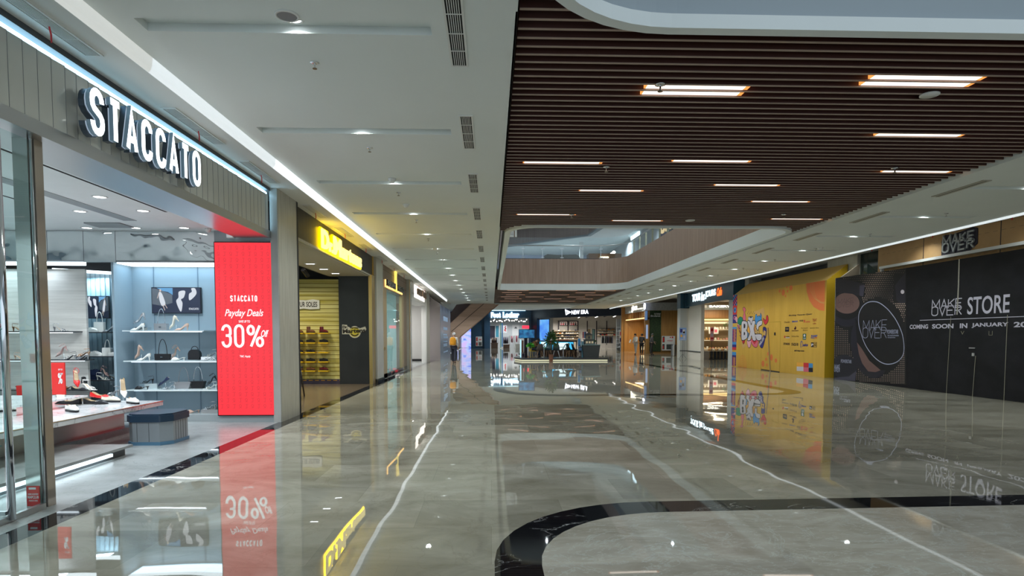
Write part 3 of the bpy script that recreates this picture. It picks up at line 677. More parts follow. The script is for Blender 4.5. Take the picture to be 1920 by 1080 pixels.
# travertine wall at left
TRAV = mat('travertine', (.5, .47, .42), .35); n_ = nd(TRAV, 'ShaderNodeTexNoise', Scale=1, Detail=8, Roughness=.7); lk(TRAV, coords(TRAV, (.7, .7, 22)), n_.inputs['Vector']); lk(TRAV, ramp(TRAV, n_.outputs[0], [(.3, (.46, .45, .42)), (.7, (.68, .67, .63))]), bs(TRAV).inputs['Base Color'])
tx1 = f11.uv(162, 600)[0]
b = MB(); b.box(-10.9, tx1, 11.0, 11.05, 0, ztop-.12, TRAV); b.build('wall_travertine', kind='structure')
b = MB(); b.box(-10.9, tx1, 10.97, 11.05, ztop-.055, ztop+.0, WH); b.build('light_box', label='bright white light bar above the travertine wall', cat='light')
area('travertine_light', (-8.9, 10.85, ztop-.1), 3, .1, 22, (.75, .88, 1), (rad(-15), 0, 0))
# angled mirror niche in between, deeper
ax0, ax1 = -8.1, -6.70
b = MB(); b.add([(ax0, 11.88, .1), (ax1, 11.62, .1), (ax1, 11.62, ztop-.1), (ax0, 11.88, ztop-.1)], [(0, 1, 2, 3)], NWR)
for i in range(14):
    k = i/14; x = ax0+(ax1-ax0)*k; y = 11.88-.26*k
    b.box(x, x+.006, y-.02, y, .1, ztop-.1, NW)
b.build('wall_angled_niche', kind='structure')
b = MB(); b.add([(ax0, 11.78, ztop-.07), (ax1, 11.5, ztop-.17), (ax1, 11.56, ztop-.17), (ax0, 11.84, ztop-.07), (ax0, 11.78, ztop-.02), (ax1, 11.5, ztop-.12), (ax1, 11.56, ztop-.12), (ax0, 11.84, ztop-.02)], [(0, 1, 5, 4), (0, 3, 2, 1), (4, 5, 6, 7)], WH); b.build('light_box', label='short slanted light bar above the angled shelves', cat='light')
area('angled_niche_light', (-7.3, 11.55, ztop-.2), .5, .15, 16, (.5, .8, 1.0))
# shelves
SHG = mat('frosted_glass_shelf', (.60, .68, .70), .2); SHB = mat('dark_shelf_edge', (.03, .035, .04), .3)
SHLED = em('shelf_led', (.8, .92, 1), 2.5)
SHELF = {}
def shelf(key, x0, x1, y0, y1, z, m, lab, led=True, th=.018):
    t = thing('shelf', lab, 'shelf', ((x0+x1)/2, (y0+y1)/2, z-th), 'shelves in the shoe shop')
    b = MB(); b.box(x0, x1, y0, y1, z-th, z, m); b.build('board', parent=t)
    if led: b = MB(); b.box(x0+.08, x1-.08, y0+.10, y0+.115, z-th-.012, z-th-.001, SHLED); b.build('led_strip', parent=t); area('shelf_light', ((x0+x1)/2, y0+.12, z-th-.015), x1-x0-.2, .03, 1.3, (.80, .92, 1))
    SHELF[key] = (x0, x1, y0, y1, z)
f = front(11.03)
for key, x0, x1, yy, lab in (('n1', 229, 382, 619.5, 'upper glass shelf in the blue niche below the wall picture'), ('n2', 231, 409, 676.5, 'middle glass shelf in the blue niche'), ('n3', 236, 411, 731, 'lower glass shelf in the blue niche')):
    u0, z = f.uv(x0, yy); u1, _ = f.uv(x1, yy); u1 = min(u1, nx1-.01); shelf(key, max(u0, nx0+.02), u1, 11.03, 11.54, z, SHG, lab)
SHELF['n4'] = (nx0+.02, nx1, 11.05, 11.5, .12)
f = front(10.75)
for key, x0, x1, yy, lab in (('t1', 40, 137, 621, 'short black lit shelf high on the travertine wall'), ('t2', 20, 160, 674.5, 'long black lit shelf on the travertine wall'), ('t3', 20, 160, 731, 'lowest black shelf on the travertine wall')):
    u0, z = f.uv(x0, yy); u1, _ = f.uv(x1, yy); shelf(key, -9.8, u1, 10.75, 10.995, z, SHB, lab, key != 't3')
f = front(11.4)
for key, yy, lab in (('a1', 622.5, 'top dark glass shelf in the angled mirror niche'), ('a2', 667.5, 'middle dark glass shelf in the angled mirror niche'), ('a3', 712, 'bottom dark glass shelf in the angled mirror niche')):
    u0, z = f.uv(165, yy); shelf(key, -7.72, -6.72, 11.28, 11.55, z, SHB, lab, False)
# wall pictures
def picture(fr, x0, y0, x1, y1, lab, swap=False):
    r = pxrect(fr, x0, y0, x1, y1); w = r[1]-r[0]; h = r[3]-r[2]
    t = thing('wall_picture', lab, 'picture', fr.P((r[0]+r[1])/2, r[2]))
    b = MB(fr); b.box(r[0]-.01, r[1]+.01, r[2]-.01, r[3]+.01, -.04, 0, BLACK); pf_ = b.build('frame', parent=t)
    b = MB(fr); q = lambda x, y: (r[0]+(1-x if swap else x)*w, r[2]+y*h)
    DK = mat('picture_dark_blue', (.02, .025, .05), .6); RK = mat('picture_rock_grey', (.11, .115, .13), .6); SK = em('picture_sky', (.16, .42, .75), .9); WHT = em('picture_white', (.75, .80, .88), .9); SKN = mat('picture_skin', (.6, .42, .34), .5)
    b.prism([q(0, 0), q(1, 0), q(1, 1), q(0, 1)], 0, .002, DK)
    b.prism([q(.1, 1), q(.43, 1), q(.43, .72), q(.33, .84), q(.22, .88)], .002, .003, SK)
    b.prism([q(0, .35)]+smooth([q(.0, .98), q(.08, .97), q(.25, .86), q(.42, .72)], 4, False)+[q(.42, .4), q(.2, .28)], .002, .003, RK)
    b.prism(smooth([q(.15, .82), q(.2, .8), q(.26, .5), q(.27, .33), q(.20, .28), q(.15, .55)]), .003, .004, WHT)
    b.ell(*q(.175, .9), .018*w/.9, .05*h, .003, .004, SKN, 10)
    b.stroke([q(.15, .82), q(.11, .58)], .012, .003, .004, SKN); b.stroke([q(.22, .32), q(.26, .1)], .014, .003, .004, SKN); b.stroke([q(.26, .35), q(.31, .18)], .012, .003, .004, SKN)
    b.prism(smooth([q(.56, .85), q(.69, .88), q(.66, .62), q(.60, .54), q(.63, .38), q(.59, .04), q(.50, .45), q(.55, .62)]), .003, .004, WHT)
    b.prism(smooth([q(.82, .98), q(.9, .98), q(.92, .75), q(.78, .5), q(.77, .75), q(.83, .85)]), .003, .004, WHT)
    if not swap: text(b, 'STACCATO', q(.76, 0)[0], q(.965, 0)[0], q(0, .12)[1], q(0, .2)[1], .003, WHT, .03)
    b.build('print', parent=pf_)
picture(front(11.5), 286, 540, 375, 586.5, 'wide picture of white heels and a woman on dark rocks in the blue niche')
picture(front(11.57), 163, 556, 203, 596, 'small picture of a walking woman above the angled shelves', True)
# ceiling downlights and slots of the shop
SDL = em('shop_downlight_lens', (.93, .98, 1.0), 7.0); dd = make_down(SDL, .075)
names = 'nearest the doorway post;second along the entrance row;third along the entrance row;fourth along the entrance row;fifth along the entrance row, by the red screen;farthest in the entrance row above the red screen;front left of the second row;middle of the second row;near the grey hatch;left of the back row;centre of the back row;right of the back row'.split(';')
for i, (px, py) in enumerate(((103, 297), (179, 328), (257, 360), (332, 389), (384, 409), (425, 427), (187, 369), (268, 395), (150, 396), (163, 427), (254, 427), (345, 427))):
    p = atz(px, py, ZS); dup(dd, (p.x, p.y, ZS), label='round shop ceiling downlight, '+names[i], group='shoe shop downlights', cat='downlight')
drop(dd)
for x, y, pw in ((-5.0, 6, 28), (-6.5, 6, 28), (-5.3, 8.2, 28), (-6.8, 8.6, 28), (-5.6, 10.0, 22), (-8.5, 7, 28), (-8.8, 9.6, 25), (-5.2, 4.2, 28)): spot('shop_spot', (x, y, ZS-.02), pw*7.5, (.85, .94, 1), 140)
b = MB()
for x, y0, y1 in ((-4.75, 3.5, 9.3), (-6.3, 3, 8.7)): b.box(x, x+.03, y0, y1, ZS-.004, ZS+.0, VD)
b.build('trim_8', kind='structure')
b = MB(); b.box(-5.75, -5.55, 4, 10.0, ZS-.006, ZS-.001, mat('vent_grey', (.28, .30, .31), .5)); b.build('ceiling_vent', label='long thin grey grille in the shoe shop ceiling', cat='vent')
p = atz(205, 421, ZS); b = MB(); b.box(p.x-.28, p.x+.28, p.y-.2, p.y+.2, ZS-.02, ZS, MATS['vent_grey']); b.build('ceiling_vent', label='square grey hatch grille in the shoe shop ceiling near the mirrors', cat='vent')
t = thing('spot_lamp', 'white adjustable spotlight at the ceiling above the red screen', 'lamp', atz(437, 432, ZS)); p = WORLD_LOC[t]
b = MB(); b.cyl(p, p+Vector((0, 0, -.03)), .04, .04, WHITE); b.tube([p+Vector((.03, 0, -.02)), p+Vector((.06, 0, -.06)), p+Vector((.05, 0, -.1))], .01, WHITE); b.build('bracket', parent=t)
b = MB(); b.bbox(p.x-.10, p.x+.02, p.y-.06, p.y+.06, p.z-.13, p.z-.02, WHITE, .02); b.build('head', parent=t)
p = atz(390, 428, ZS); b = MB(); b.lathe([(.05, 0), (.05, -.03), (.035, -.06), (.0, -.075)], (p.x, p.y, ZS), LB, 16); b.build('security_camera', label='white dome camera on the shop ceiling left of the red screen', cat='camera')
# ---- posts and glass showcase
t = thing('mirror_post', 'square mirror-polished doorway post with a red sticker at its foot', 'post', (-3.97, 5.6, 0))
b = MB(); b.box(-4.055, -3.93, 5.47, 5.62, 0, 3.2, mat('polished_post_steel', (.50, .53, .50), .08, .5)); b.build('face_panel', parent=t)
b = MB(); b.tube([(-3.912, 5.485, 0), (-3.912, 5.485, 3.2)], .015, CHROME, 12); b.build('chrome_edge', parent=t)
b = MB(); b.box(-3.925, -3.893, 5.50, 5.60, 0, 3.2, mat('bronze_mirror', (.38, .33, .28), .08, .5)); b.build('side_panel', parent=t)
fp = front(5.465); r = pxrect(fp, 65, 911, 92, 949); b = MB(fp); r = (-4.045, -3.935, r[2], r[3]); b.box(*r, .0, .004, RED); b.box(r[0]+.02, r[1]-.03, r[3]-.03, r[3]-.012, .004, .005, mat('sticker_white', (.8, .8, .8), .4))
SWH = MATS['sticker_white']; h = r[3]-r[2]
text(b, 'EARN & REDEEM', r[0]+.012, r[1]-.012, r[2]+h*.56, r[2]+h*.64, .004, SWH, .01, th=.001); text(b, 'MAPCLUB', r[0]+.008, r[1]-.008, r[2]+h*.38, r[2]+h*.52, .004, SWH, .02, th=.001); text(b, 'POINTS HERE', r[0]+.018, r[1]-.018, r[2]+h*.24, r[2]+h*.31, .004, SWH, .01, th=.001)
b.build('sticker', parent=t)
t = thing('glass_showcase', 'chrome and glass showcase with three shelves at the left edge', 'showcase', (-4.2, 5.0, 0))
b = MB(); b.tube([(-3.87, 5.06, .02), (-3.87, 5.06, 3.18)], .028, CHROME, 14); b.build('post', parent=t)
b = MB(); b.box(-3.915, -3.875, 4.2, 5.45, .0, .05, MATS['travertine'] if 0 else STEEL); b.box(-4.5, -3.9, 5.03, 5.07, .06, .09, STEEL); b.build('rail', parent=t)
b = MB(); b.box(-3.90, -3.89, 4.2, 5.03, .05, 3.15, GLASS); b.box(-3.90, -3.89, 5.1, 5.46, .05, 3.15, GLASS); b.build('pane', parent=t)
fz = front(5.05)
for yy in (617, 728, 835):
    z = fz.uv(10, yy)[1]; b = MB(); b.box(-4.45, -3.92, 4.3, 5.05, z-.01, z, mat('green_glass_shelf', (.25, .42, .42), .08)); b.build('shelf', parent=t)
    SHELF['g%d' % yy] = (-4.45, -3.92, 4.3, 5.05, z)
b = MB(); b.box(-4.44, -4.41, 4.3, 4.33, 0, 3.15, CHROME); b.box(-4.44, -4.42, 5.03, 5.05, 0, 3.15, CHROME); b.build('back_post', parent=t)
r = pxrect(front(5.0), -5, 669, 10, 690); b = MB(); z0 = r[2]
b.box(-4.32, -4.05, 4.98, 5.0, z0, r[3], mat('pink_white_card', (.75, .35, .33), .5)); b.box(-4.30, -4.07, 4.972, 4.98, z0+.02, z0+.06, SWH); b.build('price_card', label='small red and white card standing in the glass showcase', cat='card')
# ---- plinth with LED, table, riser, stool
PL = white_marble('plinth_marble', (.28, .29, .285), (.28, .28, .28), 2.5, .25)
t = thing('display_plinth', 'low grey marble plinth with a strip light under its edge in the shoe shop', 'plinth', (-6.5, 6, 0))
b = MB(); b.box(-9, -4.55, 3.5, 7.95, .10, .13, PL); b.box(-9, -4.62, 3.5, 7.9, 0, .10, DGREY); b.box(-9, -5.45, 7.95, 10.0, 0, .13, PL); b.build('slab', parent=t)
b = MB(); b.box(-4.62, -4.59, 3.6, 7.6, .04, .075, em('plinth_led', (.75, .92, 1), 2.4)); b.build('led_strip', parent=t)
area('plinth_light', (-4.57, 5.6, .06), 3.8, .05, 6, (.7, .9, 1), (0, rad(90), 0)).rotation_euler = (rad(90), 0, rad(90))
TZ = .50
t = thing('display_table', 'long low marble-topped display table covered with shoes in the shoe shop', 'table', (-6.2, 7.5, .13))
b = MB(); b.prism([(-7.6, 5.6), (-5.1, 5.6), (-5.1, 9.75), (-7.6, 9.75)], TZ-.07, TZ, WMARB); b.build('tabletop', parent=t)
b = MB(); b.prism([(-5.098, 5.6), (-5.09, 5.6), (-5.09, 9.75), (-5.098, 9.75)], TZ-.008, TZ-.001, GOLD); b.build('brass_edge', parent=t)
b = MB(); b.box(-7.3, -5.55, 5.9, 9.5, .13, TZ-.07, mat('champagne_metal', (.50, .47, .42), .28, .6)); b.build('mirror_base', parent=t)
RZ = TZ+.13
t = thing('display_riser', 'mirror-sided marble block standing on the display table', 'riser', (-6.4, 8.4, TZ))
b = MB(); b.box(-7.2, -5.95, 7.6, 9.3, RZ-.025, RZ, WMARB); b.build('top', parent=t)
b = MB(); b.box(-7.15, -6.0, 7.65, 9.25, TZ, RZ-.025, MIRROR); b.build('body', parent=t)
t = thing('pouf', 'square grey panelled stool with a dark blue cushion in front of the display table', 'stool', (-4.6, 8.95, 0))
b = MB(); sx0, sx1, sy0, sy1 = -5.02, -4.44, 8.6, 9.25
CUS = mat('dark_blue_leather', (.012, .03, .055), .3); PAN = mat('grey_satin_panel', (.30, .33, .35), .3, .5)
oct_ = lambda e: [(sx0-e+.10, sy0-e), (sx1+e-.12, sy0-e), (sx1+e, sy0-e+.14), (sx1+e, sy1+e-.1), (sx1+e-.1, sy1+e), (sx0-e+.1, sy1+e), (sx0-e, sy1+e-.1), (sx0-e, sy0-e+.1)]
b.prism(oct_(0), .0, .32, PAN)
for i in range(1, 6):
    y = sy0+.14+(sy1-sy0-.24)*i/6; b.box(sx1-.001, sx1+.002, y-.003, y+.003, .02, .31, DGREY)
for x in (-4.86, -4.70): b.box(x-.003, x+.003, sy0-.002, sy0+.001, .02, .31, DGREY)
b.build('body', parent=t)
b = MB(); b.prism(oct_(.012), .0, .045, mat('blue_steel_plinth', (.12, .25, .38), .3, .6)); b.build('base_trim', parent=t)
b = MB(); b.prism(rpoly(oct_(.02), .03, 3), .32, .41, CUS); b.prism(rpoly(oct_(.0), .03, 3), .41, .43, CUS); b.build('cushion', parent=t)

# ------------------------------------------------------------------ shoes and bags
SC = {'white': (.80, .79, .75), 'cream': (.72, .66, .55), 'nude': (.62, .42, .33), 'black': (.012, .012, .014), 'silver': (.55, .56, .58), 'red': (.62, .02, .02), 'brown': (.16, .07, .035), 'oxblood': (.13, .012, .018), 'grey': (.25, .25, .26), 'navy': (.02, .03, .08), 'tan': (.42, .20, .07), 'pink': (.65, .42, .40)}
def leather(c):
    return mat(c+'_leather', SC[c], .28 if c != 'silver' else .2, .7 if c == 'silver' else 0)
LIN = mat('tan_insole', (.50, .38, .24), .5)
def ss(a, b_, x): t_ = min(1, max(0, (x-a)/(b_-a))); return t_*t_*(3-2*t_)
def shoe(kind, c, name=None):
    m = leather(c); hh = {'pump': .075, 'slingback': .07, 'sandal': .075, 'loafer': .022, 'sneaker': .03, 'boot': .03, 'derby': .03, 'mule': .05, 'flat': .012}[kind]; L = .245
    def zb(t): return hh*(1-ss(.12, .66, t)) if kind in ('pump', 'slingback', 'sandal', 'mule') else (.02 if kind in ('sneaker', 'boot', 'derby', 'loafer') else .004)
    pointed = kind in ('pump', 'slingback', 'flat')
    def hw(t):
        base = [(0, .014), (.06, .026), (.3, .027), (.5, .031), (.68, .038), (.82, .034), (.93, .024), (1, .004 if pointed else .012)]
        if pointed: base[5] = (.82, .026); base[6] = (.93, .013)
        for (a, p), (b_, q) in zip(base, base[1:]):
            if t <= b_: return p+(q-p)*(t-a)/(b_-a)
        return base[-1][1]
    def ht(t):
        if kind in ('sandal',): return .007
        if kind == 'mule': return .007 if t < .5 else .05*math.sin(PI*min(1, (t-.42)/.62))+.008
        if kind in ('boot', 'derby', 'sneaker'): b0 = [(0, .06), (.3, .062), (.5, .075), (.7, .06), (.9, .045), (1, .02)]
        elif kind == 'loafer': b0 = [(0, .055), (.2, .045), (.42, .045), (.5, .06), (.7, .05), (.9, .035), (1, .015)]
        else: b0 = [(0, .055), (.1, .05), (.35, .028), (.58, .030), (.66, .042), (.8, .034), (.93, .018), (1, .006)]
        if kind == 'slingback': b0[0] = (0, .012); b0[1] = (.1, .012); b0[2] = (.35, .012)
        for (a, p), (b_, q) in zip(b0, b0[1:]):
            if t <= b_: return p+(q-p)*(t-a)/(b_-a)
        return b0[-1][1]
    N = 16; rings = []
    for i in range(N+1):
        t_ = i/N; x = t_*L; w = hw(t_); z0 = zb(t_); h = ht(t_); op = kind not in ('sandal', 'mule', 'boot') and t_ < .6
        tw = w*(.86 if op else .35)
        rings.append([(x, -w*.8, z0), (x, -w, z0+h*.3), (x, -w*.93, z0+h*.7), (x, -tw, z0+h), (x, -tw*.8, z0+h*(.45 if op else 1.04)), (x, tw*.8, z0+h*(.45 if op else 1.04)), (x, tw, z0+h), (x, w*.93, z0+h*.7), (x, w, z0+h*.3), (x, w*.8, z0)])
    b = MB(); b.loft(rings, m, mf=lambda i, k: LIN if (k in (3, 4, 5) and i/N < .6 and kind not in ('boot', 'mule')) or (kind == 'mule' and i/N < .45 and k in (3, 4, 5)) else m)
    if kind == 'boot':
        b.loft([[(.004+.055*(1-math.cos(a)), .040*math.sin(a), z) for a in [2*PI*k/12 for k in range(12)]] for z in (.06, .12, .17, .175)], m)
        b.loft([[(.010+.049*(1-math.cos(a)), .035*math.sin(a), z) for a in [2*PI*k/12 for k in range(12)]] for z in (.174, .178)], LIN)
    r = b.build(name or kind, origin=(0, 0, 0))
    if kind in ('pump', 'slingback', 'sandal', 'mule'):
        b = MB(); b.loft([[(.022+x*s_, y*s_, z) for x, y in ((-.02, -.012), (.014, -.015), (.014, .015), (-.02, .012))] for z, s_ in ((hh+.002, 1.1), (hh*.7, .6), (hh*.3, .38), (0, .38))], m); b.build('heel', parent=r)
    if kind in ('boot', 'derby', 'loafer', 'sneaker'):
        sm = mat('white_rubber_sole', (.75, .75, .72), .5) if kind == 'sneaker' else MBLACK
        b = MB(); b.loft([[(t_*L, -hw(t_)*1.08, 0), (t_*L, -hw(t_)*1.08, .022), (t_*L, hw(t_)*1.08, .022), (t_*L, hw(t_)*1.08, 0)] for t_ in [i/12 for i in range(13)]], sm, smooth=False)
        if kind in ('boot', 'derby'): b.box(.002, .06, -.028, .028, -.0, .024, sm)
        b.build('sole', parent=r)
    if kind in ('boot', 'derby', 'sneaker'):
        b = MB()
        for i in range(4): x = .10+i*.02; z = .02+ht(x/L)*1.04+.003; b.tube([(x, -.016, z-.004), (x, 0, z), (x, .016, z-.004)], .0022, SWH if kind == 'sneaker' else MBLACK, 5)
        b.build('laces', parent=r)
    if kind in ('sandal', 'slingback'):
        b = MB()
        def loop(x, z, rx, rz, r_=.003): b.tube([(x, rx*math.cos(rad(a)), z+rz*math.sin(rad(a))) for a in range(0, 181, 20)], r_, m, 6)
        if kind == 'sandal': loop(.175, zb(.71)+.005, .036, .032, .006); loop(.145, zb(.6)+.005, .033, .04, .004)
        b.tube([(.01+.045*(1-math.cos(rad(a))), .03*math.sin(rad(a)), hh+.055+.006*math.cos(rad(a))) for a in range(0, 361, 30)], .003, m, 6)
        b.tube([(.005, 0, hh), (.002, 0, hh+.05)], .003, m, 6); b.build('strap', parent=r)
    if kind == 'loafer' or c == 'red' and kind == 'flat':
        b = MB(); b.box(.145, .16, -.02, .02, .062 if kind == 'loafer' else .04, .072 if kind == 'loafer' else .046, GOLD); b.build('buckle', parent=r)
    return r
PROT = {}
def put_shoe(kind, c, loc, rz=0, lab='', tilt=0, group=None, s=1.0, roll=0):
    k = (kind, c)
    if k not in PROT: PROT[k] = shoe(kind, c); 
    o = dup(PROT[k], loc, (roll, -tilt, rz), lab, group, s, cat='shoe'); return o
STAND = mat('clear_acrylic', (.7, .78, .8), .1, spec=.6)
def stand(loc, h, lab='small clear display stand'):
    b = MB(); b.box(loc[0]-.04, loc[0]+.04, loc[1]-.04, loc[1]+.04, loc[2], loc[2]+.005, STAND); b.tube([(loc[0], loc[1], loc[2]+.005), (loc[0], loc[1], loc[2]+h)], .004, STAND, 6); b.build('shoe_stand', label=lab, cat='stand')
def bag(loc, w, d, h, c, lab, handle=.2, name='handbag', clasp=True, chain=False, shape='box', rz=0):
    m = leather(c); x, y, z = loc; t = thing(name, lab, 'bag', loc)
    b = MB(Fr((x, y+d/2, z), (math.cos(rz), math.sin(rz), 0)) if 1 else None)
    if shape == 'box': pts = [(-w/2, 0), (w/2, 0), (w/2*.97, h), (-w/2*.97, h)]
    elif shape == 'dome': pts = [(-w/2, 0), (w/2, 0), (w/2, h*.6), (w*.4, h*.85), (w*.22, h), (-w*.22, h), (-w*.4, h*.85), (-w/2, h*.6)]
    else: pts = [(-w*.36, 0), (w*.36, 0), (w/2, h), (-w/2, h)]
    b.prism(rpoly(pts, .012, 3), -d/2, d/2, m); cp_ = b.build('body', parent=t)
    fr = b.fr
    if shape == 'box' and c != 'white': b = MB(fr); b.prism([(-w/2*.99, h*.45), (w/2*.99, h*.45), (w/2*.99, h*1.01), (-w/2*.99, h*1.01)], d/2, d/2+.006, m); cp_ = b.build('flap', parent=t)
    if clasp: b = MB(fr); b.box(-.02, .02, h*.42, h*.58, d/2+.005, d/2+.012, CHROME if c in ('silver', 'black', 'grey') else GOLD); b.build('clasp', parent=cp_)
    hw_ = w*.30; b = MB(fr); b.tube([(hw_*math.cos(rad(a)), h-.01+handle*math.sin(rad(a)), 0) for a in range(0, 181, 12)], .006, CHROME if chain else m, 6); b.build('handle', parent=t)
    return t
def sx(key, px, yoff=.16):
    s_ = SHELF[key]; y = s_[2]+yoff; z = s_[4]
    p = aty(px, 600, y); return (p.x, y, z)
def at(key, px, dy=.16, dz=0): p = sx(key, px, dy); return Vector((p[0], p[1], p[2]+dz))
def S_(key, kind, c, px, lab, d=-1, dy=.16, dz=0, tilt=0, yaw=0, s=1.0):
    """shoe centred on px; d=-1 toe to the left; tilt>0 toe down on a stand"""
    p = at(key, px, dy, dz); rz = (PI if d < 0 else 0)+yaw
    if tilt: stand((p.x+.03*d*-1, p.y, p.z), .10 if dz == 0 else .08, 'clear stand for the '+lab.replace(' tilted on a stand', '').replace(' tilted toe down on a stand', '').replace(' raised', '')); p.z += .10
    L = .245*s*.5
    h = Vector((p.x-math.cos(rz)*L*math.cos(tilt), p.y-math.sin(rz)*L, p.z+(math.sin(tilt)*L if tilt else 0)))
    put_shoe(kind, c, h, rz, lab, -tilt, None, s)
def box_riser(p, w, d, h, m, lab, name='display_block'):
    b = MB(); b.box(p.x-w/2, p.x+w/2, p.y-d/2, p.y+d/2, p.z, p.z+h, m); b.build(name, label=lab, cat='block'); return h
ACR = mat('clear_block', (.45, .52, .54), .08, spec=.8)
box_riser(at('n1', 268, .33), .22, .12, .06, MIRROR, 'small mirrored block at the left of the upper niche shelf')
S_('n1', 'pump', 'silver', 262, 'silver pump raised at the left end of the upper niche shelf', dy=.33, dz=.06, tilt=.35, yaw=.1)
S_('n1', 'pump', 'white', 257, 'white pointed pump in front at the left end of the upper niche shelf', dy=.12)
bag(at('n1', 300, .2), .22, .09, .125, 'silver', 'silver flap handbag with a tall chain handle on the upper niche shelf', .27, chain=True)
S_('n1', 'pump', 'cream', 327, 'cream pump tilted toe down on a stand on the upper niche shelf', dy=.25, tilt=.7)
S_('n1', 'pump', 'nude', 340, 'shiny nude pump at the right of the upper niche shelf', dy=.12)
S_('n2', 'pump', 'nude', 260, 'nude pump tilted on a stand at the left of the middle niche shelf', dy=.28, tilt=.75)
S_('n2', 'pump', 'white', 267, 'white pump standing below the tilted nude pump on the middle niche shelf', dy=.12)
bag(at('n2', 301, .2), .25, .09, .115, 'black', 'black shoulder bag with a silver buckle on the middle niche shelf', .27)
S_('n2', 'sandal', 'nude', 328, 'nude strappy sandal tilted on a stand on the middle niche shelf', dy=.28, tilt=.7)
S_('n2', 'mule', 'white', 332, 'flat white heeled mule in the centre of the middle niche shelf', dy=.1)
bag(at('n2', 361, .2, .01), .20, .1, .18, 'black', 'small black dome backpack on the middle niche shelf', .07, shape='dome', clasp=False, name='backpack')
box_riser(at('n2', 392, .3), .26, .14, .06, MIRROR, 'mirrored tray block at the right of the middle niche shelf')
S_('n2', 'sandal', 'white', 394, 'white strappy sandal on the mirrored block, middle niche shelf', dy=.3, dz=.06)
S_('n2', 'sandal', 'silver', 390, 'silver sandal in front of the mirrored block, middle niche shelf', dy=.11)
box_riser(at('n3', 283, .3), .22, .14, .09, ACR, 'clear block at the left of the lower niche shelf')
S_('n3', 'sandal', 'black', 272, 'black heeled sandal raised on a clear block, lower niche shelf', dy=.3, dz=.09)
S_('n3', 'mule', 'black', 262, 'black strappy mule at the far left of the lower niche shelf', dy=.11)
S_('n3', 'flat', 'navy', 304, 'navy flat with a white bow tilted on a stand, lower niche shelf', dy=.25, tilt=.6)
S_('n3', 'sandal', 'silver', 312, 'silver strappy sandal left of the basket bags', dy=.1)
bag(at('n3', 338, .2), .30, .12, .12, 'grey', 'grey woven basket bag with tall handles, lower niche shelf', .27, shape='basket', clasp=False)
bag(at('n3', 366, .24), .26, .1, .13, 'black', 'black woven basket bag with tall handles, lower niche shelf', .27, shape='basket', clasp=False, chain=True)
S_('n3', 'sandal', 'black', 394, 'black sandal tilted on a stand at the right of the lower niche shelf', dy=.3, tilt=.5)
S_('n3', 'sandal', 'white', 391, 'white heeled sandal at the right end of the lower niche shelf', dy=.11)
S_('n4', 'mule', 'navy', 340, 'dark navy slide on the bottom ledge beside the stool', dy=.2, s=.9)
S_('n4', 'mule', 'nude', 357, 'nude slide with a knot on the bottom ledge of the niche', dy=.2)
box_riser(at('n4', 393, .2), .30, .2, .07, mat('silver_drum', (.5, .5, .5), .3, .6), 'round-looking silver block on the bottom ledge of the niche')
S_('n4', 'sandal', 'silver', 388, 'silver sandal on the silver block, left of its pair', dy=.2, dz=.07, d=-1); S_('n4', 'sandal', 'cream', 402, 'cream sandal on the silver block next to the red screen', dy=.24, dz=.07, d=-1)
# angled niche
bag(at('a1', 184, .1), .17, .08, .18, 'white', 'tall white tote with a long handle on the top angled shelf', .19, clasp=False, name='tote_bag')
S_('a1', 'sneaker', 'white', 171, 'white sneaker at the left end of the top angled shelf', d=1, dy=.08, s=.9)
S_('a1', 'pump', 'silver', 203, 'silver pointed heel beside the tall white tote', dy=.1, s=.9)
S_('a2', 'sneaker', 'white', 176, 'white sneaker at the left of the middle angled shelf', d=1, dy=.08)
bag(at('a2', 197, .1), .15, .08, .15, 'white', 'white boxy tote in the centre of the middle angled shelf', .15, clasp=False, name='tote_bag')
S_('a2', 'sneaker', 'white', 211, 'chunky white sneaker at the right of the middle angled shelf', d=1, dy=.08, s=.8)
bag(at('a3', 173, .1), .14, .08, .18, 'navy', 'dark ribbed bag at the left of the bottom angled shelf', .02, clasp=False)
S_('a3', 'sandal', 'white', 190, 'white sandal on the bottom angled shelf', d=1, dy=.06)
S_('a3', 'sandal', 'pink', 193, 'pink sandal tilted on a stand over the bottom angled shelf', d=1, dy=.17, tilt=.5, s=.9)
S_('a3', 'sandal', 'black', 212, 'black sandal at the right of the bottom angled shelf', d=1, dy=.08, s=.85)
# travertine shelves
S_('t1', 'sandal', 'silver', 113, 'thin silver sandal on the short high shelf right of the post', d=1, dy=.12)
S_('t1', 'sandal', 'brown', 36, 'brown strappy sandal on the high shelf left of the post', d=1, dy=.12)
S_('t1', 'flat', 'tan', 50, 'tan shoe on the high shelf just left of the mirror post', d=1, dy=.12, s=.7)
S_('t2', 'sandal', 'pink', 114, 'pink sandal tilted on a stand on the long travertine shelf', d=-1, dy=.16, tilt=.5)
S_('t2', 'sandal', 'silver', 127, 'silver sandal on the long travertine shelf', d=-1, dy=.08)
box_riser(at('t2', 152, .16), .20, .1, .05, MIRROR, 'small mirrored tray on the long travertine shelf')
S_('t2', 'sandal', 'tan', 153, 'bronze strappy sandal raised on the mirrored tray', d=-1, dy=.16, dz=.05)
S_('t2', 'sandal', 'silver', 151, 'silver strappy sandal in front of the mirrored tray', d=-1, dy=.06)
bag(at('t2', 51, .12), .14, .07, .11, 'tan', 'small tan box handbag on the long travertine shelf behind the post', .02)
S_('t2', 'sandal', 'nude', 36, 'nude sandal on the long travertine shelf left of the post', d=1, dy=.12, s=.9)
S_('t3', 'mule', 'black', 38, 'black mule on the lowest travertine shelf behind the showcase post', d=1, dy=.12)
S_('t3', 'mule', 'brown', 122, 'brown mule on the lowest travertine shelf beside the red card', d=-1, dy=.12)
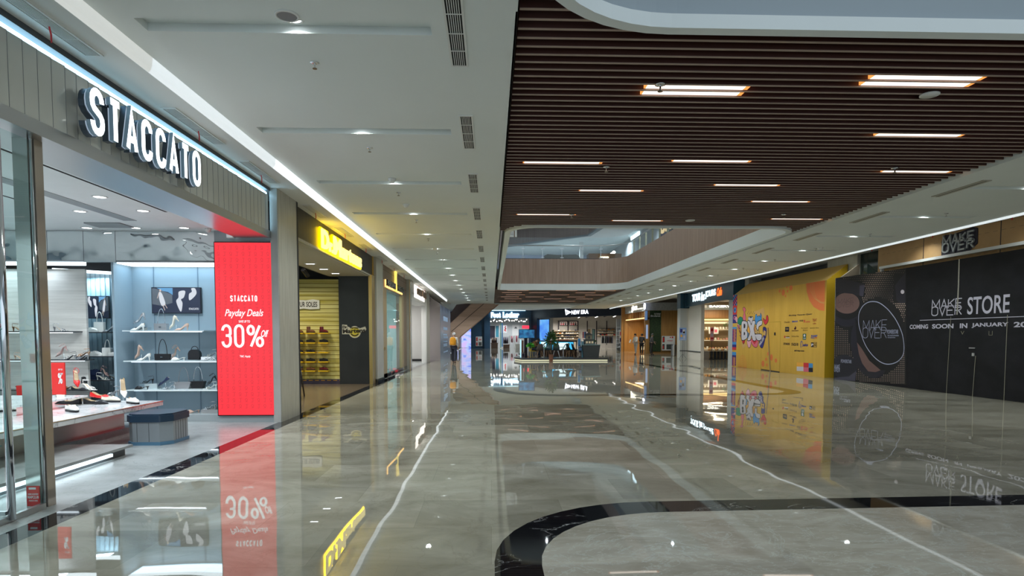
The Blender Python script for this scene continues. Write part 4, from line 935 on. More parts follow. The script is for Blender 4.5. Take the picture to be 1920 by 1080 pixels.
# table
def T_(kind, c, px, py, z, rz, lab, tilt=0, lift=0, s=1.0):
    s *= 1.22; lift *= 1.25; p = atz(px, py, z); rz = rad(rz); L = .12*s
    if lift: stand((p.x, p.y, z), lift, 'clear stand for the '+lab.replace(' tilted on a stand', '').replace(' tilted', ''))
    h = Vector((p.x-math.cos(rz)*L*math.cos(tilt), p.y-math.sin(rz)*L*math.cos(tilt), z+lift+math.sin(tilt)*L)); put_shoe(kind, c, h, rz, lab, -tilt, None, s)
T_('loafer', 'white', 135, 772, TZ, -35, 'plain white slip-on near the front of the display table')
T_('loafer', 'cream', 113, 760, TZ, -50, 'cream loafer tilted on a stand beside the doorway post', .7, .12, 1.1)
T_('flat', 'black', 180, 758, TZ, -5, 'black studded flat lying in front of the red one', s=1.25)
T_('flat', 'red', 190, 753, TZ, -8, 'red studded pointed flat on the display table', .12, .04, 1.2)
T_('loafer', 'cream', 208, 754, TZ, -10, 'cream loafer behind the red studded flat')
T_('pump', 'white', 231, 752, TZ, -48, 'white pump tilted on a stand near the end of the display table', .65, .12)
T_('loafer', 'white', 249, 757, TZ, -35, 'white bow flat at the end of the display table')
T_('slingback', 'red', 143, 731, RZ, -45, 'red slingback heel tilted on the marble riser', .75, .12)
T_('mule', 'black', 158, 729, RZ, 120, 'black mule on the marble riser behind the red slingback', .3, .08)
T_('sandal', 'white', 168, 731, RZ, -20, 'white and clear heeled sandal on the marble riser')
T_('flat', 'black', 149, 733, RZ, -15, 'black flat under the red slingback on the riser')
T_('sandal', 'silver', 212, 742, TZ, 160, 'silver strappy sandal at the back of the display table')
T_('flat', 'white', 176, 763, TZ, -10, 'small white flat at the table edge', s=.01) if 0 else None
p = atz(112, 742, TZ); t = thing('sale_card_stand', 'upright red 30% card standing on the display table beside the doorway post', 'sign', (p.x, 8.0, TZ+0.0))
fc = front(7.55); r = pxrect(fc, 98, 680, 120, 740); r = (r[0], r[1], max(r[2], TZ+.0), r[3])
b = MB(fc); b.box(r[0], r[1], r[2], r[3], -.02, 0, em('red_card', (.75, .04, .03), .35, (.5, .02, .02))); b.build('card', parent=t)
b = MB(fc); text(b, '%', r[0]+.075, r[1]-.025, r[2]+.13, r[2]+.26, 0, SWH, .03); text(b, 'OFF', r[1]-.055, r[1]-.018, r[2]+.235, r[2]+.26, 0, SWH, .02); text(b, 'UP TO', r[1]-.07, r[1]-.02, r[2]+.29, r[2]+.31, 0, SWH, .02); b.build('lettering', parent=t)
p = atz(45, 742, TZ); bag((p.x, p.y, TZ), .24, .10, .17, 'red', 'red flap handbag on the display table seen between the two posts', .03)
p = atz(52, 752, TZ); bag((p.x, p.y, TZ), .09, .08, .13, 'cream', 'small cream handbag beside the red handbag', .03)
p = (-4.2, 4.75, SHELF['g728'][4]); bag(p, .2, .1, .10, 'black', 'small black handbag with silver handle in the glass showcase', .09, chain=True)
put_shoe('flat', 'red', (-4.3, 4.8, SHELF['g617'][4]), 0, 'red flat on the top shelf of the glass showcase'); put_shoe('mule', 'tan', (-4.3, 4.8, SHELF['g835'][4]), 0, 'tan mule on the bottom shelf of the glass showcase')

# ================================================================== BOOT SHOP (black fascia, yellow sign)
FB = planks('black_stained_boards', (.022, .022, .020), (.05, .048, .042), 'z', rough=.5)
b = MB(); b.box(-4.1, -3.78, 11.9, 20.0, 3.42, 4.03, FB); b.box(-4.1, -3.75, 11.9, 20.0, 3.37, 3.42, BEIGE); b.build('wall_boot_shop_fascia', kind='structure')
b = MB(); b.box(-5.05, -3.8, 11.9, 20.3, 3.36, 3.37, mat('soffit_cream', (.5, .48, .40), .6)); b.box(-14, -5.05, 11.9, 20.3, 4.0, 4.05, MBLACK); b.box(-5.1, -5.05, 11.9, 20.3, 3.36, 4.0, MBLACK); b.build('ceiling_boot_shop', kind='structure')
YW = mat('yellow_slatted_wall', (.62, .55, .12), .5)
n_ = nd(YW, 'ShaderNodeTexNoise', Scale=1, Detail=4, Roughness=.6); lk(YW, coords(YW, (.4, .4, 9)), n_.inputs['Vector']); wv = nd(YW, 'ShaderNodeTexWave', Scale=2.4, wave_type='BANDS', bands_direction='Z'); lk(YW, coords(YW), wv.inputs['Vector'])
c_ = ramp(YW, n_.outputs[0], [(.35, (.50, .42, .06)), (.62, (.78, .72, .30))]); lk(YW, mix(YW, ramp(YW, wv.outputs[0], [(.05, (1, 1, 1)), (.14, (0, 0, 0))]), c_, (.30, .24, .04)), bs(YW).inputs['Base Color'])
fy = front(19.6)
z_y = fy.uv(600, 523.5)[1]
b = MB(); b.box(-8, fy.uv(636, 600)[0], 19.6, 19.75, .15, z_y, YW); b.build('wall_boot_shop_yellow', kind='structure')
b = MB(); b.box(-8, fy.uv(636, 600)[0], 19.57, 19.75, 0, .15, mat('purple_baseboard', (.06, .05, .09), .4))
for i in range(18): b.box(-8+i*.19, -8+i*.19+.12, 19.562, 19.57, .10, .12, mat('orange_stripe', (.6, .3, .03), .5))
b.build('baseboard_boot_shop', kind='structure')
b = MB(); b.box(-14, -8, 12, 20.3, 0, 4, MBLACK); b.box(-8, -3.9, 19.9, 20.3, 0, 4.03, MBLACK); b.build('wall_boot_shop_side', kind='structure')
fb = front(19.5); bx0, bx1 = fb.uv(635.5, 600)[0], fb.uv(691, 600)[0]
b = MB(); b.box(bx0, bx1+.02, 19.5, 19.9, 0, 3.36, noisy('charcoal_panel', (.018, .021, .025), (.028, .031, .036), nscale=1, rough=.35)); b.build('wall_charcoal_panel', kind='structure')
b = MB(); b.box(bx1+.02, bx1+.12, 19.45, 19.95, 0, 3.4, GOLD); b.box(-3.80, -3.74, 19.95, 20.05, 0, 4.03, GOLD); b.build('trim_9', kind='structure')
for px, py in ((582, 494), (607, 504), (629, 512), (648, 520)):
    p = atz(px, py, 3.36); b = MB(); b.box(p.x-.14, p.x+.14, p.y-.05, p.y+.05, 3.345, 3.36, TRIM); o = b.build('downlight', label='flat square downlight in the boot shop entrance soffit, at its %s' % {582: 'near end', 607: 'second place', 629: 'third place', 648: 'far end'}[px], cat='downlight', group='boot shop soffit lights')
    b = MB(); b.box(p.x-.10, p.x+.10, p.y-.03, p.y+.03, 3.341, 3.345, DL); b.build('lens', parent=o)
for x, y in ((-6.0, 18.3), (-5.4, 16.8), (-7, 17.5), (-5.4, 14.5)): area('boot_shop_light', (x, y, 3.9 if x < -5.1 else 3.3), .3, .3, 110, (1, .93, .72), (rad(-35), 0, 0))
t = thing('track_spotlight', 'black track spotlight under the boot shop ceiling', 'lamp', (-6.1, 17.5, 3.7)); p = aty(572, 513, 17.5)
b = MB(); b.cyl((p.x, 17.5, 4.0), (p.x, 17.5, p.z+.1), .015, .015, BLACK); b.build('stem', parent=t); b = MB(); b.cyl((p.x-.03, 17.4, p.z+.1), (p.x+.04, 17.62, p.z-.06), .06, .06, BLACK); b.build('head', parent=t)
# yellow glowing lettering
YF = em('yellow_letter_glow', (1.0, .82, .30), 1.5); YS = em('yellow_letter_side', (1.0, .64, .0), 11.0)
fm = leftwall(-3.78)
t = thing('shop_sign', 'glowing yellow letters on the black board fascia of the boot shop', 'sign', fm.P(14, 3.5))
def word(fr, s_, px0, py0t, py0b, px1, py1b, wv_, m, ms, depth, parent, bold=.03, w0=.05):
    b = MB(fr); a = fr.uv(px0, py0b); c = fr.uv(px1, py1b); top = fr.uv(px0, py0t)[1]
    text(b, s_, a[0], c[0], (a[1]+c[1])/2, top, w0, m, bold, th=depth); return b
a0 = fm.uv(597, 466); a1 = fm.uv(673, 503); tp = fm.uv(597, 428)[1]; tp2 = fm.uv(672, 476)[1]
b = MB(fm); u0, u1 = a0[0], a1[0]; v0 = a1[1]; H = tp-v0
w = u1-u0
text(b, 'D', u0, u0+w*.145, v0, v0+H, .06, YF, .035, th=.03); text(b, 'r.', u0+w*.155, u0+w*.24, v0, v0+H*.52, .06, YF, .035, th=.03)
text(b, 'M', u0+w*.25, u0+w*.43, v0, v0+H, .06, YF, .035, th=.03); text(b, 'artens', u0+w*.44, u1, v0, v0+H*.80, .06, YF, .035, th=.03); b.build('lettering', parent=t)
b = MB(fm)
def halo(x0, x1, y1): b.box(x0, x1, v0-.025, y1, .02, .058, YS)
halo(u0-.02, u0+w*.15, v0+H+.025); halo(u0+w*.15, u0+w*.245, v0+H*.55); halo(u0+w*.245, u0+w*.435, v0+H+.025); halo(u0+w*.435, u1+.02, v0+H*.66); b.build('backing', parent=t)
# logo on the charcoal panel
OL = mat('logo_cream', (.62, .60, .50), .5); LY = mat('logo_yellow', (.62, .52, .05), .5); LK = mat('logo_dark', (.02, .015, .01), .5)
sc = lambda pts: pp(fb, pts, 9.0, 640, 560)
t = thing('wall_logo', 'cream and yellow emblem with dark lettering on the charcoal panel', 'sign', fb.P(*fb.uv(665, 634)))
b = MB(fb); cu, cv = fb.uv(665.2, 622.5); rr = fb.uv(676.5, 622)[0]-cu
b.ell(cu, cv, rr, rr, .002, .006, OL, 28); b.ell(cu, cv, rr*.84, rr*.84, .006, .008, LY, 28)
r1 = [(15, 438), (98, 442), (102, 470), (135, 480), (150, 500), (290, 480), (310, 500), (405, 470), (422, 515), (405, 545), (330, 570), (300, 580), (120, 600), (15, 600)]
b.prism(sc(r1), .004, .007, OL); b.build('badge', parent=t)
b = MB(fb); r = pxrect(fb, 642.5, 610.5, 650.5, 616); text(b, 'Dr.', r[0], r[1]+.03, r[2], r[3], .008, LK, .05)
r = pxrect(fb, 643, 617.2, 685.5, 625.3); text(b, 'Martens', *r, .009, LK, .04, rot=.05)
r = pxrect(fb, 657, 612, 673, 616.5); text(b, 'Airwair', *r, .009, LK, .03)
b.stroke([(cu+rr*.62*math.cos(rad(a)), cv-.02+rr*.5*math.sin(rad(a))) for a in range(200, 341, 10)], .035, .008, .010, LK); b.build('lettering', parent=t)
# sole sign
fy2 = front(19.58); r = pxrect(fy2, 545, 562.5, 599, 579); t = thing('wall_sign', 'ragged white lettered board on the yellow slatted wall', 'sign', fy2.P(r[0], r[2]))
b = MB(fy2); b.prism([(r[0], r[2]), (r[0]+.2, r[2]-.02), (r[0]+.4, r[2]+.01), (r[0]+.6, r[2]-.015), (r[1], r[2]), (r[1], r[3]-.01), (r[1]-.2, r[3]+.02), (r[1]-.4, r[3]-.01), (r[0], r[3]+.01)], 0, .02, mat('board_white', (.8, .8, .76), .5)); b.build('board', parent=t)
b = MB(fy2); r2 = pxrect(fy2, 551, 566, 595, 575.5); text(b, 'YOUR SOLES', *r2, .02, LK, .02); b.build('lettering', parent=t)
# ledges and boots
YL = mat('yellow_ledge', (.72, .45, .01), .4)
cols = ((560, 'left'), (582.5, 'middle'), (607, 'right')); rows = (624, 642, 660, 677.5, 694.5)
kinds = [['boot:brown', 'boot:brown', 'boot:oxblood'], ['derby:black', 'derby:black', 'derby:black'], ['loafer:black', 'loafer:black', None], ['derby:black', 'derby:black', 'derby:black'], ['derby:brown', 'derby:brown', 'derby:oxblood']]
fy3 = front(19.45); RN = ('top', 'second', 'third', 'fourth', 'bottom')
for ri, yy in enumerate(rows):
    for ci, (px, cn) in enumerate(cols):
        u, z = fy3.uv(px, yy); b = MB(); b.bbox(u-.16, u+.16, 19.35, 19.59, z-.035, z, YL, .02); o = b.build('shoe_ledge', label='yellow wall ledge, %s row, %s column' % (RN[ri], cn), cat='shelf', group='yellow shoe ledges in the boot shop')
        k = kinds[ri][ci]
        if k: kd, c = k.split(':'); put_shoe(kd, c, (u-.13, 19.45, z), 0, {'boot': 'laced ankle boot', 'derby': 'laced low shoe', 'loafer': 'slip-on shoe'}[kd] and '%s %s on the %s-row ledge, %s column of the yellow wall' % (c, {'boot': 'laced ankle boot', 'derby': 'laced low shoe', 'loafer': 'slip-on shoe'}[kd], RN[ri], cn), 0, None, 1.1)
# bar stool
DW = mat('dark_stained_wood', (.03, .022, .016), .4); p = atz(560, 744, 0)
t = thing('bar_stool', 'dark wooden bar stool just behind the pillar in the boot shop', 'stool', (p.x, p.y, 0)); x, y = p.x-.12, p.y
b = MB(); b.bbox(x-.19, x+.19, y-.19, y+.19, .70, .75, DW, .04); b.build('seat', parent=t)
for sx_ in (-1, 1):
    for sy_ in (-1, 1): b = MB(); b.tube([(x+sx_*.13, y+sy_*.13, .71), (x+sx_*.2, y+sy_*.2, 0)], .02, DW, 6); b.build('leg', parent=t)
b = MB(); 
for sx_ in (-1, 1): b.tube([(x+sx_*.17, y-.17, .28), (x+sx_*.17, y+.17, .28)], .012, DW, 6); b.tube([(x-.17, y+sx_*.17, .36), (x+.17, y+sx_*.17, .36)], .012, DW, 6)
b.build('stretcher', parent=t)

# ================================================================== LEFT SHOPS FURTHER ALONG
b = MB(); b.box(-4.1, -3.66, 20.0, 21.2, .12, 4.03, BEIGE); b.box(-4.1, -3.64, 20.0, 21.2, 0, .12, BLACKM); b.build('wall_pillar_2', kind='structure')
PW = planks('brown_tile_boards', (.17, .115, .085), (.23, .165, .13), 'z', grain=8, rough=.45)
PLANKW = planks('pale_oak', (.30, .22, .12), (.42, .31, .18), 'z', rough=.4)
fh = leftwall(-3.80)
yb = lambda px, py: fh.uv(px, py)
Yh0, Yh1 = 21.2, fh.uv(762, 600)[0]
zt = fh.uv(752, 553.5)[1]
b = MB(fh); b.box(Yh0, Yh1, zt, 4.03, -.3, 0, PW)
for v in (zt+.3, zt+.62, zt+.94): b.box(Yh0, Yh1, v, v+.012, 0, .003, SEAM)
b.box(fh.uv(756, 600)[0], Yh1, 0, zt, -.3, 0, PW); b.build('wall_brown_fascia', kind='structure')
b = MB(fh); b.box(Yh0, Yh1, 0, .16, -.3, .02, BLACKM); b.build('baseboard_brown_shop', kind='structure')
t = thing('shop_window', 'tall glazed shop window with oak posts under the brown fascia', 'window', fh.P((Yh0+Yh1)/2, .16))
u = lambda px: fh.uv(px, 620)[0]
b = MB(fh); b.box(u(724.5), u(753), .16, zt, -.06, -.04, GLASS); b.box(Yh0, u(717), .16, zt, -.06, -.04, GLASS); b.build('pane', parent=t)
b = MB(fh); b.box(u(717.5), u(724.5), .0, zt, -.15, .02, PLANKW); b.box(u(753), u(756), .16, zt, -.1, .02, PLANKW); b.build('post', parent=t)
b = MB(fh); b.box(u(727), u(740), .0, 0.01, -.1, -.09, GOLD); b.box(u(718.5), u(722), 1.02, 1.10, .02, .05, GOLD); b.build('handle', parent=t)
TEAL = mat('pale_teal_interior', (.55, .68, .68), .5)
b = MB(); b.box(-7.5, -7.4, 20.5, 28.6, 0, 3.9, TEAL); b.box(-7.5, -4.1, 28.5, 28.6, 0, 3.9, TEAL); b.box(-7.5, -4.1, 20.3, 28.6, 3.6, 3.7, TEAL); b.build('wall_glazed_shop_interior', kind='structure')
area('glazed_shop_light', (-5.6, 24.5, 3.5), 2, 4, 260, (.9, 1, 1))
# mannequin and shelf goods seen through the glass
t = thing('clothed_mannequin', 'white mannequin in a teal top behind the left window pane', 'mannequin', (-4.45, 22.3, 0.16))
b = MB(); b.lathe([(.04, 1.38), (.085, 1.44), (.09, 1.52), (.06, 1.6), (0, 1.62)], (-4.45, 22.3, .16), SWH, 14); b.build('head', parent=t)
b = MB(); b.lathe([(.13, .8), (.12, .95), (.14, 1.15), (.17, 1.3), (.1, 1.38), (.045, 1.4)], (-4.45, 22.3, .16), mat('teal_cloth', (.08, .30, .33), .7), 14); b.build('top', parent=t)
b = MB(); b.lathe([(.12, 0), (.12, .4), (.15, .8), (.13, .82)], (-4.45, 22.3, .16), mat('navy_cloth', (.02, .04, .08), .7), 14); b.build('trousers', parent=t)
# sign with tower emblem
BG = em('warm_backlight', (1.0, .60, .18), 2.2); t = thing('shop_sign', 'black backlit letters with a tall gold emblem on the brown fascia', 'sign', fh.P(25, 3.2))
fl1 = fh.uv(721, 530); fl2 = fh.uv(753, 549); top = fh.uv(721, 523)[1]
v0, v1 = fh.uv(721, 535.5)[1], fh.uv(721, 523.5)[1]
um = fh.uv(739, 540)[0]
b = MB(fh); text(b, 'PERSIAN', fl1[0], fh.uv(737, 540)[0], v0, v1, .06, BLACK, .05, th=.05); text(b, 'VINGLAZE', fh.uv(741, 540)[0], fl2[0], v0, v1, .06, BLACK, .05, th=.05); b.build('lettering', parent=t)
b = MB(fh); text(b, 'PERSIAN', fl1[0]-.03, fh.uv(737, 540)[0]-.03, v0-.05, v1, .02, BG, .06, th=.02); text(b, 'VINGLAZE', fh.uv(741, 540)[0]-.03, fl2[0]-.03, v0-.05, v1, .02, BG, .06, th=.02); b.build('backlight', parent=t)
GE = em('gold_emblem_glow', (1.0, .78, .16), 1.1, (.5, .35, .05)); e0 = fh.uv(738.5, 510)
b = MB(fh); b.prism([(um-.22, v0-.05), (um+.22, v0-.05), (um+.16, v0+.5), (um+.24, v0+.8), (um+.08, v1+.75), (um-.08, v1+.75), (um-.2, v0+.8), (um-.12, v0+.5)], .03, .09, GE); b.build('emblem', parent=t)
# pillar 3 and white opening
def ul(px, x=-3.66): return leftwall(x).uv(px, 600)[0]
Y3a, Y3b = Yh1, ul(772)
b = MB(); b.box(-4.1, -3.66, Y3a, Y3b, 0, 4.03, BEIGE); b.box(-3.66, -3.64, Y3a, Y3a+.12, 0, 4.03, GOLD); b.build('wall_pillar_3', kind='structure')
Y4 = ul(800); WP = mat('white_wall_panel', (.72, .71, .70), .5)
zo = leftwall(-3.7).uv(772.5, 562)[1]
b = MB(); b.box(-4.3, -3.70, Y3b, Y4, zo, 4.03, WP); b.box(-3.92, -3.66, Y4-.35, Y4+.0, 0, 4.03, WP); b.box(-3.92, -3.66, Y4, ul(806), 0, 4.03, BEIGE); b.build('wall_white_shopfront', kind='structure')
b = MB(); b.box(-7.1, -7, Y3b, 37.8, 0, zo+.3, WP); b.box(-7, -3.7, Y3b, 37.8, zo+.3, zo+.36, WP); b.box(-7, -3.98, 37.6, 37.8, .12, zo+.3, WP); b.box(-7, -3.98, 37.55, 37.8, 0, .12, MBLACK); b.build('wall_white_hoarding', kind='structure')
area('white_shop_light', (-5.2, 33.5, zo+.2), 1.5, 5, 150, (1, .98, .95))
fw_ = leftwall(-3.70); t = thing('shop_sign', 'dark metal letters with a white backlight on the white shopfront', 'sign', fw_.P(33, 3.4))
lv0 = fw_.uv(786, 556.5)[1]; lv1 = fw_.uv(786, 545)[1]; la, lb, lc, ld = (fw_.uv(q, 550)[0] for q in (777.5, 786, 787.5, 795))
BRZ = mat('bronze_letter', (.16, .10, .06), .35, .5)
b = MB(fw_); strokes(b, 'SEE', la, lb, lv0, lv1, .11, .10, .16, BRZ, gap=.2); strokes(b, 'NIER' if 0 else 'MORE', lc, ld, lv0, lv1, .11, .10, .16, BRZ, gap=.2); b.build('lettering', parent=t)
b = MB(fw_); b.box(la-.25, ld, lv0-.14, lv1+.14, .01, .03, em('white_backlight', (1, .93, .84), 2.2)); b.build('backlight', parent=t)
# pink hoarding box with sloping top
PK = mat('dusty_pink_board', (.46, .40, .41), .55); BLG = noisy('glossy_blue_vinyl', (.16, .22, .34), (.26, .34, .48), (1, 1, 1), 2, .15)
pr = [(-3.9, 0), (-3.12, 0), (-3.12, 3.45), (-3.9, 4.01)]
t = thing('hoarding', 'tall boxed hoarding with a dusty pink end and glossy blue printed side', 'hoarding', (-3.5, 42, 0))
b = MB(); vs = [(x, y, z) for y in (38.1, 47.4) for x, z in pr]; b.add(vs, [(0, 1, 2, 3), (7, 6, 5, 4), (3, 2, 6, 7), (0, 4, 5, 1)], PK); b.build('body', parent=t)
b = MB(leftwall(-3.12)); b.box(38.1, 47.4, 0, 3.45, 0, .01, BLG); b.build('printed_face', parent=t)
b = MB(leftwall(-3.11)); LT = mat('pale_blue_print', (.35, .5, .75), .4); 
for i, (v, h) in enumerate(((2.5, .3), (1.9, .2), (1.55, .1), (1.35, .14), (1.1, .08), (.8, .2), (.4, .1))): b.box(40.5, 44.5-.3*(i % 3), v, v+h, 0, .004, LT)
b.build('print', parent=t)
b = MB(); b.box(-4.2, -3.91, 38.1, 48, 0, 4.1, MGREY); b.box(-14, -4, 48, 48.2, 0, 4.17, MGREY); b.build('wall_left_end', kind='structure')
# ================================================================== RIGHT SIDE
for k in list(PROT.values()): drop(k)
# ---- yellow hoarding
YH = noisy('mustard_yellow_board', (.62, .36, .05), (.68, .41, .065), (1, 2.5, .5), 1.2, .5)
YT = mat('pale_mustard_slope', (.60, .40, .12), .55); YE = mat('dark_mustard_end', (.46, .29, .01), .5)
fx = rightwall(12.0)
Ya, Yb = -fx.uv(1547, 650)[0], -fx.uv(1373, 650)[0]
zt = 3.50
t = thing('hoarding', 'mustard yellow hoarding with a sloping top and a colourful graffiti print', 'hoarding', (12.4, (Ya+Yb)/2, 0))
pr = [(12.0, 0), (12.0, zt), (12.75, 4.08), (12.75, 0)]
b = MB(); vs = [(x, y, z) for y in (Ya, Yb) for x, z in pr]
b.add(vs, [(1, 2, 6, 5)], YT); b.add(vs, [(3, 2, 1, 0)], YE); b.add(vs, [(0, 1, 5, 4)], YH); b.add(vs, [(4, 5, 6, 7), (2, 3, 7, 6)], YT); bdy = b.build('body', parent=t)
def C(r, g, b_): return tuple(((x/255+.055)/1.055)**2.4 if x > 10 else x/255/12.92 for x in (r, g, b_))
def pm(nm, r, g, b_, rough=.5): return mat(nm, tuple(v*1.25 for v in C(r, g, b_)), rough)
P_W = pm('print_white', 185, 180, 190); P_K = pm('print_black', 25, 20, 35); P_PK = pm('print_pink', 200, 95, 115); P_GR = pm('print_green', 25, 125, 95); P_BL = pm('print_blue', 60, 130, 190); P_NV = pm('print_navy', 40, 40, 115); P_RD = pm('print_red', 190, 45, 55); P_OR = pm('print_orange', 205, 110, 60); P_CR = pm('print_sand', 190, 150, 90); P_YE = pm('print_yellow', 215, 155, 60); P_LP = pm('print_light_pink', 205, 150, 165); P_TL = pm('print_dark_green', 20, 95, 80)
g = lambda pts, sc=12.0, ox=1375, oy=570: pp(fx, pts, sc, ox, oy)
b = MB(fx); L0, L1, L2_, L3 = (.002, .004), (.004, .006), (.006, .008), (.008, .010)
b.prism(g([(455, 180), (610, 120), (690, 70), (712, 290), (640, 310), (600, 420)]), *L0, P_CR); b.prism(g([(182, 865), (335, 930), (205, 1005)]), *L0, P_CR)
def blob(pts, m, z=L1, ow=.045):
    q = smooth(g(pts), 4); b.prism(q, z[0]-.001, z[1]-.001, P_K) if 0 else None
    b.stroke(q, ow, z[0]-.0015, z[0]+.0005, P_K, closed=True); b.prism(q, z[0], z[1], m)
blob([(215, 110), (245, 75), (280, 130), (262, 190), (285, 340), (250, 370), (215, 330), (240, 190)], P_PK)
blob([(40, 320), (70, 285), (95, 330), (90, 410), (60, 390)], P_LP); blob([(100, 360), (150, 295), (210, 330), (210, 430), (140, 470), (105, 430)], P_GR); blob([(95, 450), (140, 480), (135, 550), (105, 550)], P_LP)
blob([(345, 300), (440, 290), (430, 380), (400, 440), (350, 380)], P_W); b.prism(g([(355, 300), (395, 283), (437, 296), (400, 318)]), .0065, .0075, P_K)
blob([(500, 260), (525, 235), (545, 290), (580, 265), (620, 330), (610, 430), (520, 470), (490, 380)], P_BL); blob([(615, 210), (635, 270), (630, 360), (612, 290)], P_BL)
blob([(675, 330), (730, 370), (750, 270), (780, 280), (785, 380), (730, 460), (685, 400)], P_RD)
blob([(680, 525), (745, 560), (735, 740), (720, 760), (655, 985), (580, 880), (690, 700), (670, 600)], P_NV)
b.prism(g([(690, 590), (735, 620), (722, 720), (680, 690)]), .0065, .0075, P_CR)
blob([(320, 560), (380, 480), (410, 570), (395, 660), (340, 650)], P_YE); blob([(500, 520), (560, 560), (580, 690), (480, 640)], P_CR); b.stroke(g([(505, 520), (475, 635)]), .05, .0075, .0085, P_OR)
for x, y in ((520, 560), (550, 600), (510, 610), (545, 640)): b.prism(g([(x-9, y-9), (x+9, y-9), (x+9, y+9), (x-9, y+9)]), .0075, .0085, P_TL)
blob([(205, 760), (260, 770), (255, 850), (225, 895), (205, 820)], P_RD); blob([(400, 800), (550, 810), (540, 950), (490, 970), (430, 910)], P_PK); b.prism(g([(420, 820), (540, 830), (480, 910)]), .0065, .0075, P_RD)
blob([(310, 830), (395, 830), (380, 960), (340, 970)], P_LP); blob([(318, 640), (345, 650), (330, 760), (315, 740)], P_BL)
for i in range(46):
    a_ = i/46; x = 105+a_*110+random.uniform(-22, 22); y = 470+a_*370+random.uniform(-20, 20); m_ = (P_K, P_PK, P_RD, P_K)[i % 4]; cu, cv = g([(x, y)])[0]; b.ell(cu, cv, .035, .03, .005, .0062, m_, 7)
# big letters B X C
def fat(paths, w):
    for p in paths: b.stroke(g(p), w+.09, .0085, .0095, P_K)
    for p in paths: b.stroke(g(p), w, .010, .011, P_W)
def let(pts, zz=.0095, m=None, ow=.07):
    q = smooth(g(pts), 3); b.stroke(q, ow, zz-.0006, zz, P_K, closed=True); b.prism(q, zz, zz+.001, m or P_W)
let([(200, 400), (285, 395), (320, 440), (312, 555), (292, 590), (318, 640), (315, 740), (280, 790), (195, 800), (190, 600)])
let([(240, 450), (272, 462), (270, 530), (240, 540)], .0115, P_K, .01); let([(243, 632), (268, 648), (264, 690), (243, 700)], .0115, P_K, .01)
let([(325, 400), (372, 388), (408, 480), (438, 388), (500, 400), (462, 560), (515, 795), (450, 812), (412, 700), (385, 808), (325, 800), (388, 620)], .0102)
let([(648, 378), (590, 385), (545, 425), (525, 510), (552, 585), (580, 500), (642, 462)], .0095); let([(500, 690), (600, 682), (642, 702), (635, 780), (590, 818), (540, 800), (512, 740)], .0095)
for i, x in enumerate((320, 345, 372, 398, 425, 450, 475)): b.stroke(g([(x, 240-abs(i-3)*6-(40 if i in (1, 3, 5) else 0)), (x+4, 200-(30 if i in (1, 3, 5) else 0))]), .03, .004, .005, P_K)
q = g([(600, 930), (700, 760)]); r_ = math.atan2(q[1][1]-q[0][1], q[1][0]-q[0][0]); text(b, 'MILES', q[0][0], q[0][0]+((q[1][0]-q[0][0])**2+(q[1][1]-q[0][1])**2)**.5, q[0][1]-.05, q[0][1]+.1, .0075, P_W, .03, rot=r_)
b.build('graffiti_print', parent=t)
# coloured strip, dots, arcs
b = MB(fx); us0 = -Yb; us1 = us0+(fx.uv(1381, 650)[0]-fx.uv(1373, 650)[0])*.95
zs = [fx.uv(1377, y)[1] for y in (553, 572, 585, 600, 606, 615, 640, 648, 652, 656, 662, 668, 671)]
seg = [('chk', 553, 573), ('mix', 573, 590), ('mix2', 590, 602), ('s', 602, 606, P_NV), ('s', 613, 617, P_BL), ('wav', 617, 641), ('s', 641, 646, P_BL), ('s', 646, 651, P_NV), ('s', 651, 656, P_RD), ('s', 660, 666, P_BL), ('s', 666, 670, P_NV), ('wav', 670, 686)]
for sg in seg:
    z1, z0 = fx.uv(1377, sg[1])[1], max(0.01, fx.uv(1377, sg[2])[1])
    if sg[0] == 's': b.box(us0, us1, z0, z1, .002, .004, sg[3])
    else:
        b.box(us0, us1, z0, z1, .002, .004, P_NV if sg[0] != 'mix' else P_RD); w_ = us1-us0
        if sg[0] == 'chk':
            for i in range(4):
                for j in range(6):
                    if (i+j) % 2: b.box(us0+w_*i/4, us0+w_*(i+1)/4, z0+(z1-z0)*j/6, z0+(z1-z0)*(j+1)/6, .004, .005, (P_BL, P_RD, P_PK)[(i*2+j) % 3])
        elif sg[0] == 'wav':
            for k, m_ in enumerate((P_RD, P_YE, P_OR)): b.stroke([(us0+w_*(.25+.25*k)+.03*math.sin(j*1.6), z0+(z1-z0)*j/16) for j in range(17)], .05, .004, .005+.001*k, m_)
        else: b.ell((us0+us1)/2, (z0+z1)/2, w_*.32, (z1-z0)*.3, .004, .005, P_BL if sg[0] == 'mix' else P_PK, 14); b.ell((us0+us1)/2, (z0+z1)/2, w_*.16, (z1-z0)*.15, .005, .006, P_NV, 12)
b.build('pattern_strip', parent=t)
b = MB(fx); h_ = lambda x, y: fx.uv(1360+x/4.32, 470+y/4.32)
